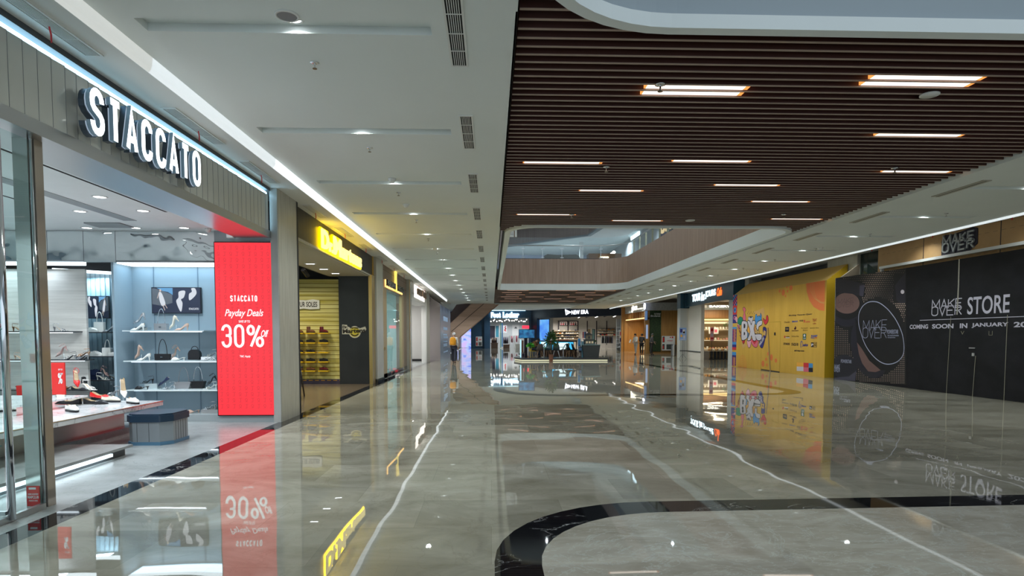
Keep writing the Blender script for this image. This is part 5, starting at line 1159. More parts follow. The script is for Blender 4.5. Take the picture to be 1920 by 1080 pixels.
# orange quarter in the upper corner
cu, cv = h_(808, 340); r0 = h_(655, 265)
pts = [h_(808, 240), h_(655, 266), h_(660, 330), h_(680, 400), h_(715, 455), h_(760, 482), h_(803, 488)]; b.prism(pts, .002, .004, P_OR)
for k in range(3): b.stroke([h_(690+k*14, 262), h_(694+k*13, 330), h_(720+k*10, 385+k*3), h_(765+k*4, 420-k*3), h_(803, 430-k*6)], .012, .004, .005, P_CR)
for x, y, a_, c_ in ((441, 327, 7, 13), (470, 340, 13, 26), (500, 296, 5, 9), (505, 328, 6, 13), (532, 302, 13, 22), (488, 368, 5, 11), (305, 915, 12, 26), (331, 880, 7, 14), (337, 926, 6, 13), (347, 835, 7, 16), (374, 865, 11, 27), (410, 890, 10, 18)):
    p0, p1, p2 = h_(x, y), h_(x+a_, y), h_(x, y+c_); b.ell(p0[0], p0[1], abs(p1[0]-p0[0]), abs(p2[1]-p0[1]), .002, .004, P_OR, 14)
for x, y, l in ((340, 318, 30), (352, 312, 42), (364, 318, 60), (376, 320, 56), (388, 316, 45), (400, 312, 22), (406, 305, 48)): b.stroke([h_(x, y), h_(x, y+l)], .02, .002, .004, P_CR)
for k in range(5):
    c0 = h_(138, 945); e = h_(138+34-k*7, 945); tz = h_(138, 850+k*18)
    b.stroke([(c0[0]+(e[0]-c0[0])*math.cos(rad(a_)), max(.02, c0[1]+(tz[1]-c0[1])*math.sin(rad(a_)))) for a_ in range(-60, 241, 15)], .02, .002, .004, P_OR)
# swatches
for x0, y0, x1, y1, m_ in ((579, 905, 634, 940, P_YE), (579, 938, 634, 976, P_W), (634, 908, 676, 946, P_RD), (634, 946, 676, 982, P_PK), (676, 912, 709, 948, P_BL), (676, 948, 709, 984, P_K)):
    b.prism([h_(x0, y0), h_(x1, y0+(x1-x0)*.04), h_(x1, y1), h_(x0, y1-(x1-x0)*.04)], .003, .005, m_)
b.build('printed_shapes', parent=t)
# text of tenants
b = MB(fx); e8 = lambda x0, y0, x1, y1: pxrect(fx, 1455+x0/8.644, 580+y0/8.644, 1455+x1/8.644, 580+y1/8.644)
def tt(s_, x0, y0, x1, y1, m_, bo=.02, sh=0):
    r = e8(x0, y0, x1, y1); dv = (y1-y0)*0; text(b, s_, *r, .003, m_, bo, sh, th=.001)
tt('Exciting Tenants Open:', 208, 62, 590, 118, P_K, .02, .35)
T1 = pm('print_brown', 110, 80, 30); T2 = pm('print_blue_ink', 40, 70, 150); T3 = pm('print_maroon', 60, 20, 25); T4 = pm('print_rust', 150, 50, 30); T5 = pm('print_badge_green', 30, 90, 70)
tt('Chandar', 132, 190, 228, 222, T1); tt('IMAX', 262, 182, 358, 212, T2, .05); tt('FOOD', 384, 168, 442, 200, P_K); tt('X', 445, 168, 478, 215, P_RD, .05); tt('CHANGE', 480, 190, 552, 214, P_RD, .02); tt('TISAT', 590, 150, 665, 198, T4); tt('a dine', 598, 215, 650, 242, T4)
r = e8(148, 284, 214, 362); b.box(*r, .003, .005, P_K); r = e8(155, 308, 205, 332)
text(b, 'TONY', *r, .005, P_CR, .01, th=.001)
b.prism([fx.uv(1455+x/8.644, 580+y/8.644) for x, y in ((315, 268), (332, 300), (322, 328), (300, 326), (292, 308), (308, 295))], .003, .005, T3); tt('URBAN MEATS', 255, 338, 365, 356, T3, .03)
tt('Rempah', 410, 292, 515, 318, T1, .005); tt('Bistro', 440, 325, 515, 350, T1, .005); tt('MAISON FÉRRE', 553, 290, 698, 312, T1, .01)
r = e8(132, 425, 152, 465); b.ell((r[0]+r[1])/2, (r[2]+r[3])/2, (r[1]-r[0])/2, (r[3]-r[2])/2, .003, .005, P_RD, 12); tt('Coffee', 160, 432, 222, 452, P_K); r = e8(156, 454, 224, 466); b.box(*r, .003, .005, P_W)
tt('TOUS les JOURS', 250, 428, 370, 456, T1, .01)
r = e8(435, 396, 490, 492); b.box(*r, .003, .005, T5); r = e8(448, 404, 478, 446); b.ell((r[0]+r[1])/2, (r[2]+r[3])/2, (r[1]-r[0])/2, (r[3]-r[2])/2, .005, .006, P_W, 14); r = e8(442, 458, 484, 482); text(b, 'COFFEE', *r, .005, P_W, .01, th=.001)
tt('PLANET', 570, 416, 676, 448, T2, .05, .2); tt('SPORTS', 566, 454, 622, 470, T2, .03); tt('ASIA', 628, 454, 668, 470, P_RD, .03)
tt('STEVE MADDEN', 120, 543, 225, 577, P_K, .02); r = e8(252, 545, 360, 590); strokes(b, 'STACCATO', *r, .022, .003, .005, P_K, gap=.25)
cu, cv = fx.uv(1455+415/8.644, 580+572/8.644); b.stroke([(cu+.10*math.cos(rad(a_))*.8, cv+.13*math.sin(rad(a_))) for a_ in range(-40, 260, 20)], .03, .003, .005, T2); tt('asics', 440, 552, 520, 598, P_NV, .04, .2)
r = e8(568, 537, 612, 612); b.box(*r, .003, .005, P_K); r = e8(574, 556, 608, 596); text(b, 'P', *r, .005, P_W, .04, th=.001); r = e8(612, 537, 662, 612); b.stroke([(r[0], r[2]), (r[1], r[2]), (r[1], r[3]), (r[0], r[3])], .012, .003, .005, P_K); tt('NEW', 620, 552, 656, 572, P_K); tt('ERA', 620, 577, 656, 597, P_K)
tt('and many more', 298, 658, 458, 688, P_K, .03, .3); b.build('lettering', parent=t)
# door cut in the hoarding
b = MB(fx); q = [h_(292, 965), h_(290, 785), h_(345, 580), h_(445, 575), h_(443, 980)]
b.stroke([h_(440, 978), h_(448, 576), h_(344, 580)], .018, .002, .004, YE); b.stroke([h_(288, 960), h_(440, 982)], .03, .002, .006, P_K); b.stroke([h_(288, 960), h_(291, 790)], .012, .002, .004, YE)
b.build('door_outline', parent=bdy)
b = MB(fx); a_, c_ = h_(366, 975), h_(347, 625); b.stroke([a_, c_], .06, .004, .03, pm('raw_timber', 150, 125, 90)); b.build('timber_strip', parent=bdy)
b = MB(fx); r = h_(404, 674); b.box(r[0]-.04, r[0]+.04, r[1]-.06, r[1]+.06, .002, .03, P_K); b.build('door_handle', parent=bdy)

# ---- black store hoarding
Ym0, Ym1 = 8.0, -fx.uv(1567, 650)[0]; zm = 3.47
BK = noisy('wrinkled_black_vinyl', (.006, .006, .008), (.011, .011, .015), (1, .8, 1.4), 2.2, .5, detail=3, bump=.8, spec=.25)
t = thing('hoarding', 'black vinyl store hoarding with a white STORE announcement and a powder compact picture', 'hoarding', (12.1, (Ym0+Ym1)/2, 0))
b = MB(); b.box(12.0, 12.12, Ym0, Ym1, 0, zm, BK); bdy = b.build('vinyl_face', parent=t)
b = MB(); b.add([(12.0, Ym1, 3.2), (12.0, Ym1, zm), (12.75, Ym1+.02, 4.0), (12.75, Ym1+.02, 3.0), (12.02, Ym1-.03, 3.2), (12.02, Ym1-.03, zm), (12.75, Ym1-.03, 4.0), (12.75, Ym1-.03, 3.0)], [(0, 1, 2, 3), (7, 6, 5, 4), (1, 5, 6, 2), (0, 3, 7, 4)], mat('grey_brown_board', (.22, .18, .13), .6)); b.build('end_board', parent=t)
c2 = lambda pts: pp(fx, pts, 4.693, 1560, 495)
DOT = pm('print_dot_beige', 160, 140, 130); CP = pm('print_powder', 98, 74, 72); CPD = pm('print_powder_shade', 78, 58, 56); G1 = pm('print_case_dark', 30, 28, 38, .3); G2 = pm('print_case_edge', 62, 60, 76, .3); G3 = pm('print_silver_line', 150, 155, 180, .3); K0 = pm('print_deep_black', 14, 13, 16, .4)
b = MB(fx)
b.prism(c2([(30, 125), (655, 35), (655, 1062), (15, 1020)]), .002, .003, K0)
def inside(x, y):
    import_ = [((135, 400), 150, 175), ((400, 640), 250, 345), ((100, 920), 120, 120)]
    for (cx_, cy_), a_, c_ in import_:
        if ((x-cx_)/a_)**2+((y-cy_)/c_)**2 < 1: return True
    return x < 290 and 120 < y < 290 and y > 110+x*.2 or (x > 540 and 90 < y < 345)
for j in range(60):
    for i in range(40):
        y = 60+j*17+(8 if 0 else 0); x = 25+i*16+(y < 480)*(6*math.sin(y/35)+(j % 2)*8)
        if x > 645 or y > 1050 or y < 130-x*.14 or y > 1015+x*.06 or inside(x, y): continue
        sz = 3.6 if y > 500 else 3.2+1.6*math.sin(x/60+y/90)
        cu, cv = c2([(x, y)])[0]; ru = sz*.0038*1.0; b.ell(cu, cv, ru*1.5, ru*1.1, .003, .0035, DOT, 6)
b.build('dot_print', parent=t)
b = MB(fx)
def E_(cx_, cy_, rx, ry, z, m_, rot=0, n=26):
    pts = []
    for i in range(n):
        a_ = 2*PI*i/n; X_ = rx*math.cos(a_); Y_ = ry*math.sin(a_); pts.append((max(26, cx_+X_*math.cos(rot)-Y_*math.sin(rot)), cy_+X_*math.sin(rot)+Y_*math.cos(rot)))
    b.prism(c2(pts), z, z+.001, m_)
E_(130, 395, 145, 158, .004, G1); E_(130, 370, 135, 120, .005, K0); E_(132, 345, 112, 92, .006, CP)
b.prism(c2([(38, 128), (175, 145), (290, 182), (278, 286), (180, 262), (40, 248)]), .0075, .0085, G1); b.prism(c2([(245, 190), (290, 184), (278, 286), (244, 278)]), .0085, .009, G2)
b.prism(c2([(648, 78), (600, 130), (555, 190), (570, 320), (600, 345), (648, 345)]), .004, .005, G1); E_(622, 245, 16, 18, .006, P_W)
E_(110, 905, 118, 105, .004, G1, .15); b.prism(c2([(215, 940), (205, 1030), (22, 1018), (22, 1000), (150, 990)]), .0045, .0055, G2)
b.prism(c2([(240, 430), (200, 500), (172, 600), (165, 700), (180, 800), (215, 900), (270, 965), (330, 1000), (400, 1008), (450, 985), (475, 935), (560, 890), (400, 700)]), .005, .006, G1)
b.prism(c2([(222, 690), (262, 742), (330, 850), (430, 935), (385, 952), (320, 945), (268, 875), (238, 790)]), .007, .008, CP)
b.prism(c2([(205, 480), (222, 690), (262, 742), (330, 850), (420, 935), (520, 935), (590, 880), (600, 830)]), .0062, .0068, K0)
lid = [(236, 480), (242, 430), (270, 375), (310, 342), (360, 330), (420, 342), (490, 395), (540, 455), (570, 500), (600, 560), (622, 620), (634, 690), (636, 760), (622, 812), (580, 858), (520, 880), (460, 876), (400, 842), (340, 780), (290, 700), (255, 600), (238, 530)]
b.prism(smooth(c2(lid), 3), .009, .010, K0); b.stroke(smooth(c2(lid), 3), .026, .0102, .0108, G3, closed=True); b.build('compact_print', parent=t)
def makeover(b, fr, x0, x1, y0, y1, sw, c0, c1, m_, dy0=0, dy1=0):
    """two overlapping words, MAKE above OVER, in pixel coordinates of a slanted block"""
    a = fr.uv(x0, y1-dy0); q = fr.uv(x1, y1-dy1); h = fr.uv(x0, y0-dy0)[1]-a[1]; h1 = fr.uv(x1, y0-dy1)[1]-q[1]
    strokes(b, 'MAKE', a[0], q[0], a[1]+h*.42, a[1]+h, sw, c0, c1, m_, gap=.12); strokes(b, 'OVER', a[0], q[0], a[1], a[1]+h*.60, sw, c0, c1, m_, gap=.12)
P_S = pm('print_store_grey', 165, 163, 178); b = MB(fx)
makeover(b, fx, 1618, 1663, 601, 634, .013, .011, .012, G3); makeover(b, fx, 1571, 1601, 561, 577, .015, .008, .009, CPD); makeover(b, fx, 1564.5, 1575, 683, 697, .02, .006, .007, G3)
r = pxrect(fx, 1664, 618, 1685, 626); text(b, 'POWERSTAR', *r, .011, G3, .0, th=.001); r = pxrect(fx, 1665, 628, 1686, 630.5); text(b, 'PRO MATTE POWDER', *r, .011, G3, .0, th=.001); r = pxrect(fx, 1665, 632, 1679, 634); text(b, 'FOUNDATION', *r, .011, G3, .0, th=.001)
r = pxrect(fx, 1577, 675, 1597, 680); text(b, 'POWERSTAR', *r, .006, G3, .0, th=.001)
# announcement: flat in the wall plane, so its slant in the picture is perspective
zm1, zm0 = fx.uv(1747, 563)[1], fx.uv(1747, 593)[1]; um0, um1 = fx.uv(1747, 580)[0], fx.uv(1804, 580)[0]
strokes(b, 'MAKE', um0, um1, zm0+(zm1-zm0)*.42, zm1, .026, .003, .006, P_S, gap=.12); strokes(b, 'OVER', um0, um1, zm0, zm0+(zm1-zm0)*.6, .026, .003, .006, P_S, gap=.12)
us0_, us1_ = fx.uv(1814, 580)[0], fx.uv(1893, 580)[0]; zs1, zs0 = fx.uv(1893, 551)[1], fx.uv(1814, 590)[1]
text(b, 'STORE', us0_, us1_, zs0, zs1, .003, P_S, .012, th=.002)
zl = fx.uv(1728, 600.5)[1]; b.box(fx.uv(1725, 600)[0], -8.0, zl-.008, zl+.008, .003, .005, P_S)
r0 = fx.uv(1706, 617); r1 = fx.uv(1893, 604); zt1 = fx.uv(1706, 609)[1]
uu = [fx.uv(q_, 610)[0] for q_ in (1706, 1768, 1778, 1794, 1806, 1887, 1897)]
for s_, a_, c_ in (('COMING', 1706, 1740.5), ('SOON', 1748, 1788), ('IN', 1800, 1814), ('JANUARY', 1822, 1891), ('2025', 1901, 1952)):
    text(b, s_, fx.uv(a_, 610)[0], fx.uv(min(c_, 1952), 610)[0], r0[1], zt1, .003, P_S, .03, th=.001)
b.build('lettering', parent=t)
TAPE = pm('clear_tape', 130, 128, 115, .25); SIL = mat('silver_tape', (.5, .5, .45), .25, .8)
b = MB(fx); h2 = lambda x, y: fx.uv(1540+x/2.918, 400+y/2.918)
b.stroke([h2(756, 250), h2(752, 400), h2(744, 555)], .045, .006, .009, SIL); b.stroke([h2(81, 355), h2(77, 590)], .03, .004, .02, SIL)
for a_, c_ in (((710, 565), (685, 985)), ((845, 780), (828, 1003)), ((1020, 555), (1000, 1025))): b.stroke([h2(*a_), h2(*c_)], .014, .006, .008, TAPE)
b.build('tape', parent=bdy)
b = MB(fx); q = h2(830, 737); b.box(q[0]-.10, q[0]+.10, q[1]-.012, q[1]+.012, .004, .03, STEEL); q = h2(836, 772); b.box(q[0]-.04, q[0]+.04, q[1]-.04, q[1]+.035, .004, .03, STEEL); b.build('door_latch', parent=bdy)
b = MB(fx); q = h2(927, 655); b.stroke([(q[0]-.05, q[1]+.05), (q[0]-.05, q[1]-.05), (q[0]+.05, q[1]-.05), (q[0]+.05, q[1]+.05)], .008, .003, .006, TAPE); q = h2(773, 655); b.stroke([(q[0]-.05, q[1]+.05), (q[0]-.0, q[1]-.03), (q[0]+.05, q[1]+.05)], .01, .003, .006, TAPE); b.build('tape_patch', parent=bdy)
# brown board fascia above the black hoarding
KF = noisy('kraft_brown_board', (.42, .255, .11), (.47, .29, .13), nscale=2, rough=.6); fk = rightwall(12.6)
yk = -fk.uv(1646, 500)[0]
b = MB(fk); b.box(-yk, -6, 3.3, 4.35, -.2, 0, KF); b.build('wall_brown_board_fascia', kind='structure')
b = MB(fk)
for px in (1733, 1877): u_ = fk.uv(px, 430)[0]; b.box(u_-.012, u_+.012, 3.3, 4.35, 0, .004, P_K)
zd = (fk.uv(1800, 452)[1], fk.uv(1800, 425)[1])
for i in range(60):
    u_ = -yk+.2+i*.26
    for z_ in (3.62, 4.12): b.box(u_, u_+.14, z_-.003, z_+.003, 0, .002, SEAM)
b.build('trim_10', kind='structure')
b = MB(fk); zr = fk.uv(1656, 504)[1]; zr = fk.uv(1800, 478)[1]; b.box(-yk+.25, -6, zr-.03, zr+.05, 0, .12, mat('white_metal_rail', (.82, .83, .82), .4)); b.box(-yk+.25, -yk+.32, zr-.3, zr-.03, 0, .08, MATS['white_metal_rail']); b.build('signage_rail', label='long white metal rail running above the black hoarding', cat='rail')
t = thing('shop_sign', 'silver overlapping letters on a black cutout on the brown board', 'sign', fk.P(fk.uv(1800, 450)[0], 3.6))
u_0, u_1 = fk.uv(1770, 455)[0], fk.uv(1830, 455)[0]; z_0, z_1 = fk.uv(1800, 470)[1], fk.uv(1800, 437)[1]
b = MB(fk); b.prism(rpoly([(u_0-.06, z_0-.06), (u_0-.07, z_0+.35), (u_0+.05, z_1+.04), (u_0+.35, z_1), (u_1-.1, z_1+.08), (u_1+.06, z_1+.03), (u_1+.07, z_0+.1), (u_1-.2, z_0-.05), (u_0+.3, z_0-.08)], .04, 3), .002, .02, P_K); b.build('backing', parent=t)
b = MB(fk); hh = z_1-z_0; LSV = mat('silver_grey_letter', (.40, .42, .42), .35, .3); strokes(b, 'MAKE', u_0, u_1, z_0+hh*.42, z_1, .045, .02, .06, LSV, gap=.12); strokes(b, 'OVER', u_0, u_1, z_0, z_0+hh*.6, .045, .02, .06, LSV, gap=.12); b.build('lettering', parent=t)
# pillar and dark glass behind
b = MB(); yp0, yp1 = 21.6, 23.6
b.box(12.78, 13.4, -rightwall(12.78).uv(1607, 500)[0], -rightwall(12.78).uv(1565, 500)[0]+.5, 0, 4.35, BEIGE); b.build('wall_pillar_4', kind='structure')
b = MB(); b.box(12.9, 13.0, yk, -rightwall(12.9).uv(1614, 500)[0]+.3, 0, 4.35, noisy('dark_green_glass', (.012, .022, .02), (.03, .045, .04), nscale=1, rough=.1)); b.build('window_1', kind='structure')
b = MB(); b.box(13.4, 13.5, 5, 31.2, 0, 4.35, DGREY); b.box(12.78, 13.4, Yb-.0, Yb+.5, 0, 4.35, BEIGE); b.build('wall_behind_hoardings', kind='structure')
b = MB(); b.box(12.6, 24, 5.0, 5.1, 0, 4.12, MGREY); b.build('wall_right_near', kind='structure')
# red tags along the right edge
tg = None
for i, px in enumerate((1634, 1748, 1897)):
    p = atx(px, {1634: 470, 1748: 445, 1897: 412}[px], 12.3); b = MB(); b.box(p.x, p.x+.02, p.y-.01, p.y+.01, 4.24, 4.36, TAG); b.build('ribbon', label='tiny red ribbon at the right soffit, %s from the far end' % ordn(i), cat='ribbon', group='red ribbons on the right soffit')

# ================================================================== BAKERY CAFE
BLU = noisy('deep_teal_blue_board', (.010, .050, .085), (.013, .060, .10), nscale=1, rough=.35); CRM = mat('cream_wall', (.82, .76, .69), .6)
A_, B_ = Vector((13.25, 41.3, 0)), Vector((12.55, 31.4, 0)); ft = Fr(A_, B_-A_); Lt = (B_-A_).length
t1 = lambda px: ft.uv(px, 640)[0]
zf0 = ft.uv(1300, 573)[1]
b = MB(ft); b.box(-.1, Lt+.2, zf0, 4.35, -.35, .15, BLU); b.box(-.25, .25, zf0-.12, 4.4, -.35, .28, BLU); b.box(Lt-.55, Lt+.35, zf0-.1, 4.4, -.3, .28, BLU); b.box(-.1, Lt, zf0-.05, zf0+.03, .15, .2, BLU); b.build('wall_bakery_fascia', kind='structure')
b = MB(ft); b.box(.0, t1(1314), 0, zf0, -.2, 0, CRM); b.box(t1(1288)-.05, t1(1288)+.05, 0, zf0, .0, .02, P_K); b.box(t1(1367), Lt+.2, 0, zf0, -.5, .05, mat('light_grey_post', (.5, .51, .5), .5)); b.box(0, t1(1314), .48, .54, .0, .04, DGREY); b.build('wall_bakery_front', kind='structure')
b = MB(); b.box(12.72, 13.28, 41.35, 42.0, 0, zf0, MATS['light_grey_post']); b.box(12.7, 13.3, 41.3, 42.05, zf0-.12, 4.4, BLU); b.box(12.71, 13.3, 41.34, 41.36, .48, .54, DGREY); b.build('wall_bakery_corner_post', kind='structure')
t = thing('shop_sign', 'glowing white and orange bakery sign on the deep blue fascia', 'sign', ft.P(4, 3.7)); WG = em('white_blue_glow', (.72, .92, 1), 3.2); OG = em('orange_glow', (1, .13, .015), 2.2)
zq0, zq1 = ft.uv(1330, 560.5)[1], ft.uv(1330, 545.5)[1]
b = MB(ft); text(b, 'TOUS', t1(1301.5), t1(1316.5), zq0, zq1, .16, WG, .03, th=.012); text(b, 'JOURS', t1(1326), t1(1345.5), zq0, zq1, .16, WG, .03, th=.012)
text(b, 'les', t1(1318), t1(1325), zq0-.05, zq1, .16, WG, .03, .3, th=.012); b.build('lettering', parent=t)
b = MB(ft); text(b, 'Cafe', t1(1348), t1(1357.5), zq0+.02, zq1, .16, OG, .03, .3, th=.012); b.build('cafe_word', parent=t)
# interior
OAK = PLANKW; GDW = planks('golden_oak_slats', (.30, .15, .045), (.44, .24, .08), 'z', grain=10, rough=.4)
b = MB(); b.box(13.95, 19, 44.0, 44.2, 0, 4.3, mat('bakery_wall_tan', (.34, .26, .16), .6)); b.box(19, 19.2, 30, 44, 0, 4.3, CRM); b.box(13.4, 19, 31, 44, 3.95, 4.05, mat('bakery_ceiling', (.6, .6, .58), .7)); b.box(12.9, 19, 30.9, 31.0, 0, 4.2, CRM); b.build('wall_bakery_interior', kind='structure')
fi = front(43.9); gx = lambda px: fi.uv(px, 640)[0]; gz = lambda py: fi.uv(1340, py)[1]
X0_, X1_ = gx(1308), gx(1372)
b = MB(fi); b.box(X0_, X1_, gz(596), gz(581), 0, .06, planks('slatted_walnut', (.14, .07, .03), (.24, .13, .055), 'z', grain=30)); 
b.box(X0_, X1_, gz(581), gz(572), 0, .08, mat('grey_frieze', (.28, .30, .30), .5)); b.build('wall_bakery_canopy', kind='structure')
WY = em('warm_shelf_light', (1.0, .70, .28), 2.2); b = MB(fi); b.box(X0_, X1_, gz(600.5), gz(598.5), .02, .25, WY); b.box(X0_, X1_, gz(607), gz(603.5), .02, .18, em('warm_glow_panel', (.95, .78, .45), 1.3)); b.build('strip_light', label='two warm golden strip lights across the bakery back wall', cat='light')
b = MB(fi); text(b, 'BAKERY', gx(1328), gx(1368), gz(576.5), gz(572.5), .09, em('warm_white_word', (1, .95, .82), 2), .04, th=.02); b.box(gx(1317), gx(1323), gz(577), gz(572), .09, .12, SWH); b.build('shop_sign', label='small glowing word high on the bakery back wall', cat='sign')
BRD = [noisy('golden_crust', (.42, .20, .05), (.60, .34, .12), nscale=9, rough=.5), mat('pale_bun', (.72, .52, .30), .5), mat('dark_crust', (.20, .08, .03), .5), mat('wrapped_white', (.75, .74, .70), .3), mat('pink_box', (.65, .30, .28), .5)]
BSH = []
for py, nm, dp in ((617, 'top', .35), (637, 'upper', .5), (653, 'middle', .65), (668, 'lower', .8)):
    z = gz(py); y0 = 43.9-dp
    b = MB(); b.box(X0_, X1_, y0, 43.9, z-.03, z, OAK); b.box(X0_, X1_, y0-.01, y0, z-.06, z-.03, em('bakery_shelf_glow', (1, .85, .55), 1.0)); b.build('bread_shelf', label='%s oak bread shelf at the back of the bakery' % nm, cat='shelf', group='bakery shelves'); BSH.append((z, y0, nm))
def loaf(kind, m_):
    b = MB(); s_ = .5
    if kind == 0: b.lathe([(.0, 0), (.085, .0), (.10, .035), (.085, .075), (.04, .095), (0, .1)], (0, 0, 0), m_, 12)
    elif kind == 1: b.loft([[(x, .05*k_*math.cos(rad(a_)), .045+.045*k_*math.sin(rad(a_))) for a_ in range(0, 360, 45)] for x, k_ in ((-.12, .15), (-.1, .7), (0, 1), (.1, .7), (.12, .15))], m_)
    else: b.prism(rpoly([(-.09, 0), (.09, 0), (.08, .17), (.04, .2), (-.04, .2), (-.08, .17)], .01, 2), -.04, .04, m_); b.v = [Vector((v.x, v.z, v.y)) for v in b.v]; b.f = [f[::-1] for f in b.f]
    return b.build(('round_bun', 'bread_roll', 'wrapped_loaf')[kind], origin=(0, 0, 0))
LP_ = {(k_, i): loaf(k_, m_) for k_ in range(3) for i, m_ in enumerate(BRD)}
nmk = ('round bun', 'bread roll', 'wrapped loaf'); nmc = ('golden', 'pale', 'dark', 'white-wrapped', 'pink')
for si, (z, y0, nm) in enumerate(BSH):
    n = 12
    for i in range(n):
        kk = (2 if si == 0 else random.choice((0, 1, 2))); cc = random.choice((0, 1, 3, 4) if si else (3, 3, 0, 1)); x = X0_+.12+(X1_-X0_-.2)*i/(n-1)
        dup(LP_[(kk, cc)], (x, y0+.15, z), (0, 0, random.uniform(-.4, .4)), '%s %s on the %s bakery shelf, %s from left' % (nmc[cc], nmk[kk], nm, ordn(i)), 'breads on the %s bakery shelf' % nm, random.uniform(.72, .8), cat='bread')
for o in LP_.values(): drop(o)
t = thing('bakery_counter', 'navy panelled bakery counter with thin brass battens and a pale top', 'counter', (14.6, 39.6, 0))
fcn = front(39.2); cx0, cx1 = fcn.uv(1330, 660)[0], fcn.uv(1370, 660)[0]; cz = fcn.uv(1350, 657.5)[1]
NVP = mat('navy_panel', (.02, .03, .055), .35)
b = MB(); b.box(cx0, cx1, 39.2, 40.2, 0, cz-.04, NVP); b.build('body', parent=t)
b = MB(); b.box(cx0-.03, cx1+.03, 39.15, 40.25, cz-.04, cz, mat('counter_top_cream', (.6, .55, .48), .4)); b.build('worktop', parent=t)
for i in range(7): b = MB(); x = cx0+.02+(cx1-cx0-.06)*i/6; b.box(x, x+.025, 39.18, 39.2, .05, cz-.04, GOLD); b.build('batten', parent=t)
NB2 = [loaf(0, BRD[0]), loaf(1, BRD[2]), loaf(0, BRD[3])]
for i in range(10): dup(NB2[i % 3], (cx0+.1+(cx1-cx0-.2)*i/9, 39.45, cz), None, '%s pastry on the navy bakery counter, %s from the left' % (('golden round', 'dark long', 'white round')[i % 3], ordn(i)), 'pastries on the navy counter', 1.2, cat='pastry')
for o in NB2: drop(o)
b = MB(); b.box(gx(1316), gx(1330), 42.6, 43.0, 0, gz(663)+.1, NVP); b.box(gx(1316), gx(1330), 42.55, 43.05, gz(663)+.1, gz(663)+.14, MATS['counter_top_cream']); b.build('side_counter', label='small navy counter deep inside the bakery at the left', cat='counter')
PL_G = noisy('dark_foliage', (.02, .06, .015), (.05, .13, .03), nscale=6, rough=.6)
def leafplant(name, lab, loc, r, h, n, m_, pot=None, potr=.12, poth=.25, stem=False, ls=.08):
    t = thing(name, lab, 'plant', loc); x, y, z = loc
    if pot: b = MB(); b.lathe([(potr*.75, 0), (potr, poth), (potr*.88, poth), (potr*.8, poth*.85)], loc, pot, 14, smooth=False); b.build('pot', parent=t)
    if stem: b = MB(); b.tube([(x, y, z+poth*.8), (x+.02, y, z+poth+h*.35), (x, y, z+poth+h*.6)], .015, mat('plant_stem', (.16, .10, .05), .6), 6); b.build('stem', parent=t)
    b = MB(); c = Vector((x, y, z+(poth if pot else 0)+h*(.62 if stem else .5)))
    for i in range(n):
        th = random.uniform(0, 2*PI); ph = random.uniform(-.5, 1.4); q = random.uniform(.35, 1)
        p = c+Vector((math.cos(th)*math.cos(ph)*r*q, math.sin(th)*math.cos(ph)*r*q, math.sin(ph)*h*.5*q)); d = (p-c).normalized(); s_ = d.orthogonal().normalized()*ls*.35; e = p+d*ls+Vector((0, 0, -.2*ls))
        b.add([p-d*.4*ls, p+s_, e, p-s_, p+Vector((0, 0, .006))], [(0, 1, 4), (1, 2, 4), (2, 3, 4), (3, 0, 4), (0, 3, 2, 1)], m_)
    b.build('foliage', parent=t); return t
leafplant('shelf_plant', 'dark green leafy plant on the upper right bakery shelf', (gx(1360), 43.6, gz(617)), .28, .5, 90, PL_G)
area('bakery_light', (15.6, 41.5, 3.9), 1.5, 2, 150, (1, .86, .62)); area('bakery_back_light', (15.4, 43.2, 3.3), 2, .3, 32, (1, .8, .5))
# banner stands
def banner(px, pytop, pybot, pyfoot, half, labl, base, accents, name='banner_stand'):
    g_ = atz(px, pyfoot, 0); f_ = front(g_.y); u_, _ = f_.uv(px, 640); u_ -= (.3 if px in (1288.5,) else 0); zt_, zb_ = f_.uv(px, pytop)[1], f_.uv(px, pybot)[1]; w_ = half/F_PX*g_.y
    t = thing(name, labl, 'sign', (u_, g_.y, 0))
    b = MB(); b.tube([(u_, g_.y, .02), (u_, g_.y, zt_)], .012, P_K, 6); b.tube([(u_+.1, g_.y+.02, .2), (u_+.1, g_.y+.02, zb_+.2)], .008, P_K, 6) if half > 4 else None; b.build('pole', parent=t)
    for a_ in (200, 320, 80): b = MB(); b.tube([(u_, g_.y, .32), (u_+.28*math.cos(rad(a_)), g_.y+.28*math.sin(rad(a_)), .01)], .008, P_K, 6); b.build('leg', parent=t)
    b = MB(f_); b.box(u_-w_, u_+w_, zb_, zt_, .01, .03, base)
    for (a0, b0, a1, b1, m_) in accents: b.box(u_-w_+2*w_*a0, u_-w_+2*w_*a1, zb_+(zt_-zb_)*b0, zb_+(zt_-zb_)*b1, .03, .034, m_)
    b.build('poster', parent=t); return t
PBL = pm('poster_lilac_blue', 120, 150, 200); PPK = pm('poster_pink', 215, 150, 155)
banner(1288.5, 614.5, 638, 672.5, 6.6, 'lilac blue poster on a black tripod stand outside the bakery', PBL, [(.08, .62, .42, .9, P_NV), (.45, .5, .8, .85, P_W), (.5, .55, .75, .7, P_CR), (.15, .25, .42, .45, P_YE), (.55, .15, .85, .4, P_W), (.1, .05, .9, .1, P_W)])
banner(1334.5, 613.5, 639, 676.5, 3.4, 'narrow pink poster on a black stand inside the bakery entrance', PPK, [(.1, .7, .9, .9, P_RD), (.2, .35, .8, .55, P_W), (.1, .1, .9, .25, P_RD)])
b = MB(fi); r = (gx(1324), gx(1342), gz(626), gz(614)); b.box(*r, .5, .52, SWH); b.box(r[0]+.1, r[0]+.35, r[2]+.1, r[3]-.1, .52, .525, P_PK); b.box(r[1]-.3, r[1]-.1, r[2]+.1, r[3]-.15, .52, .525, P_PK); b.build('menu_board', label='white and pink menu card board above the bakery shelves', cat='sign')
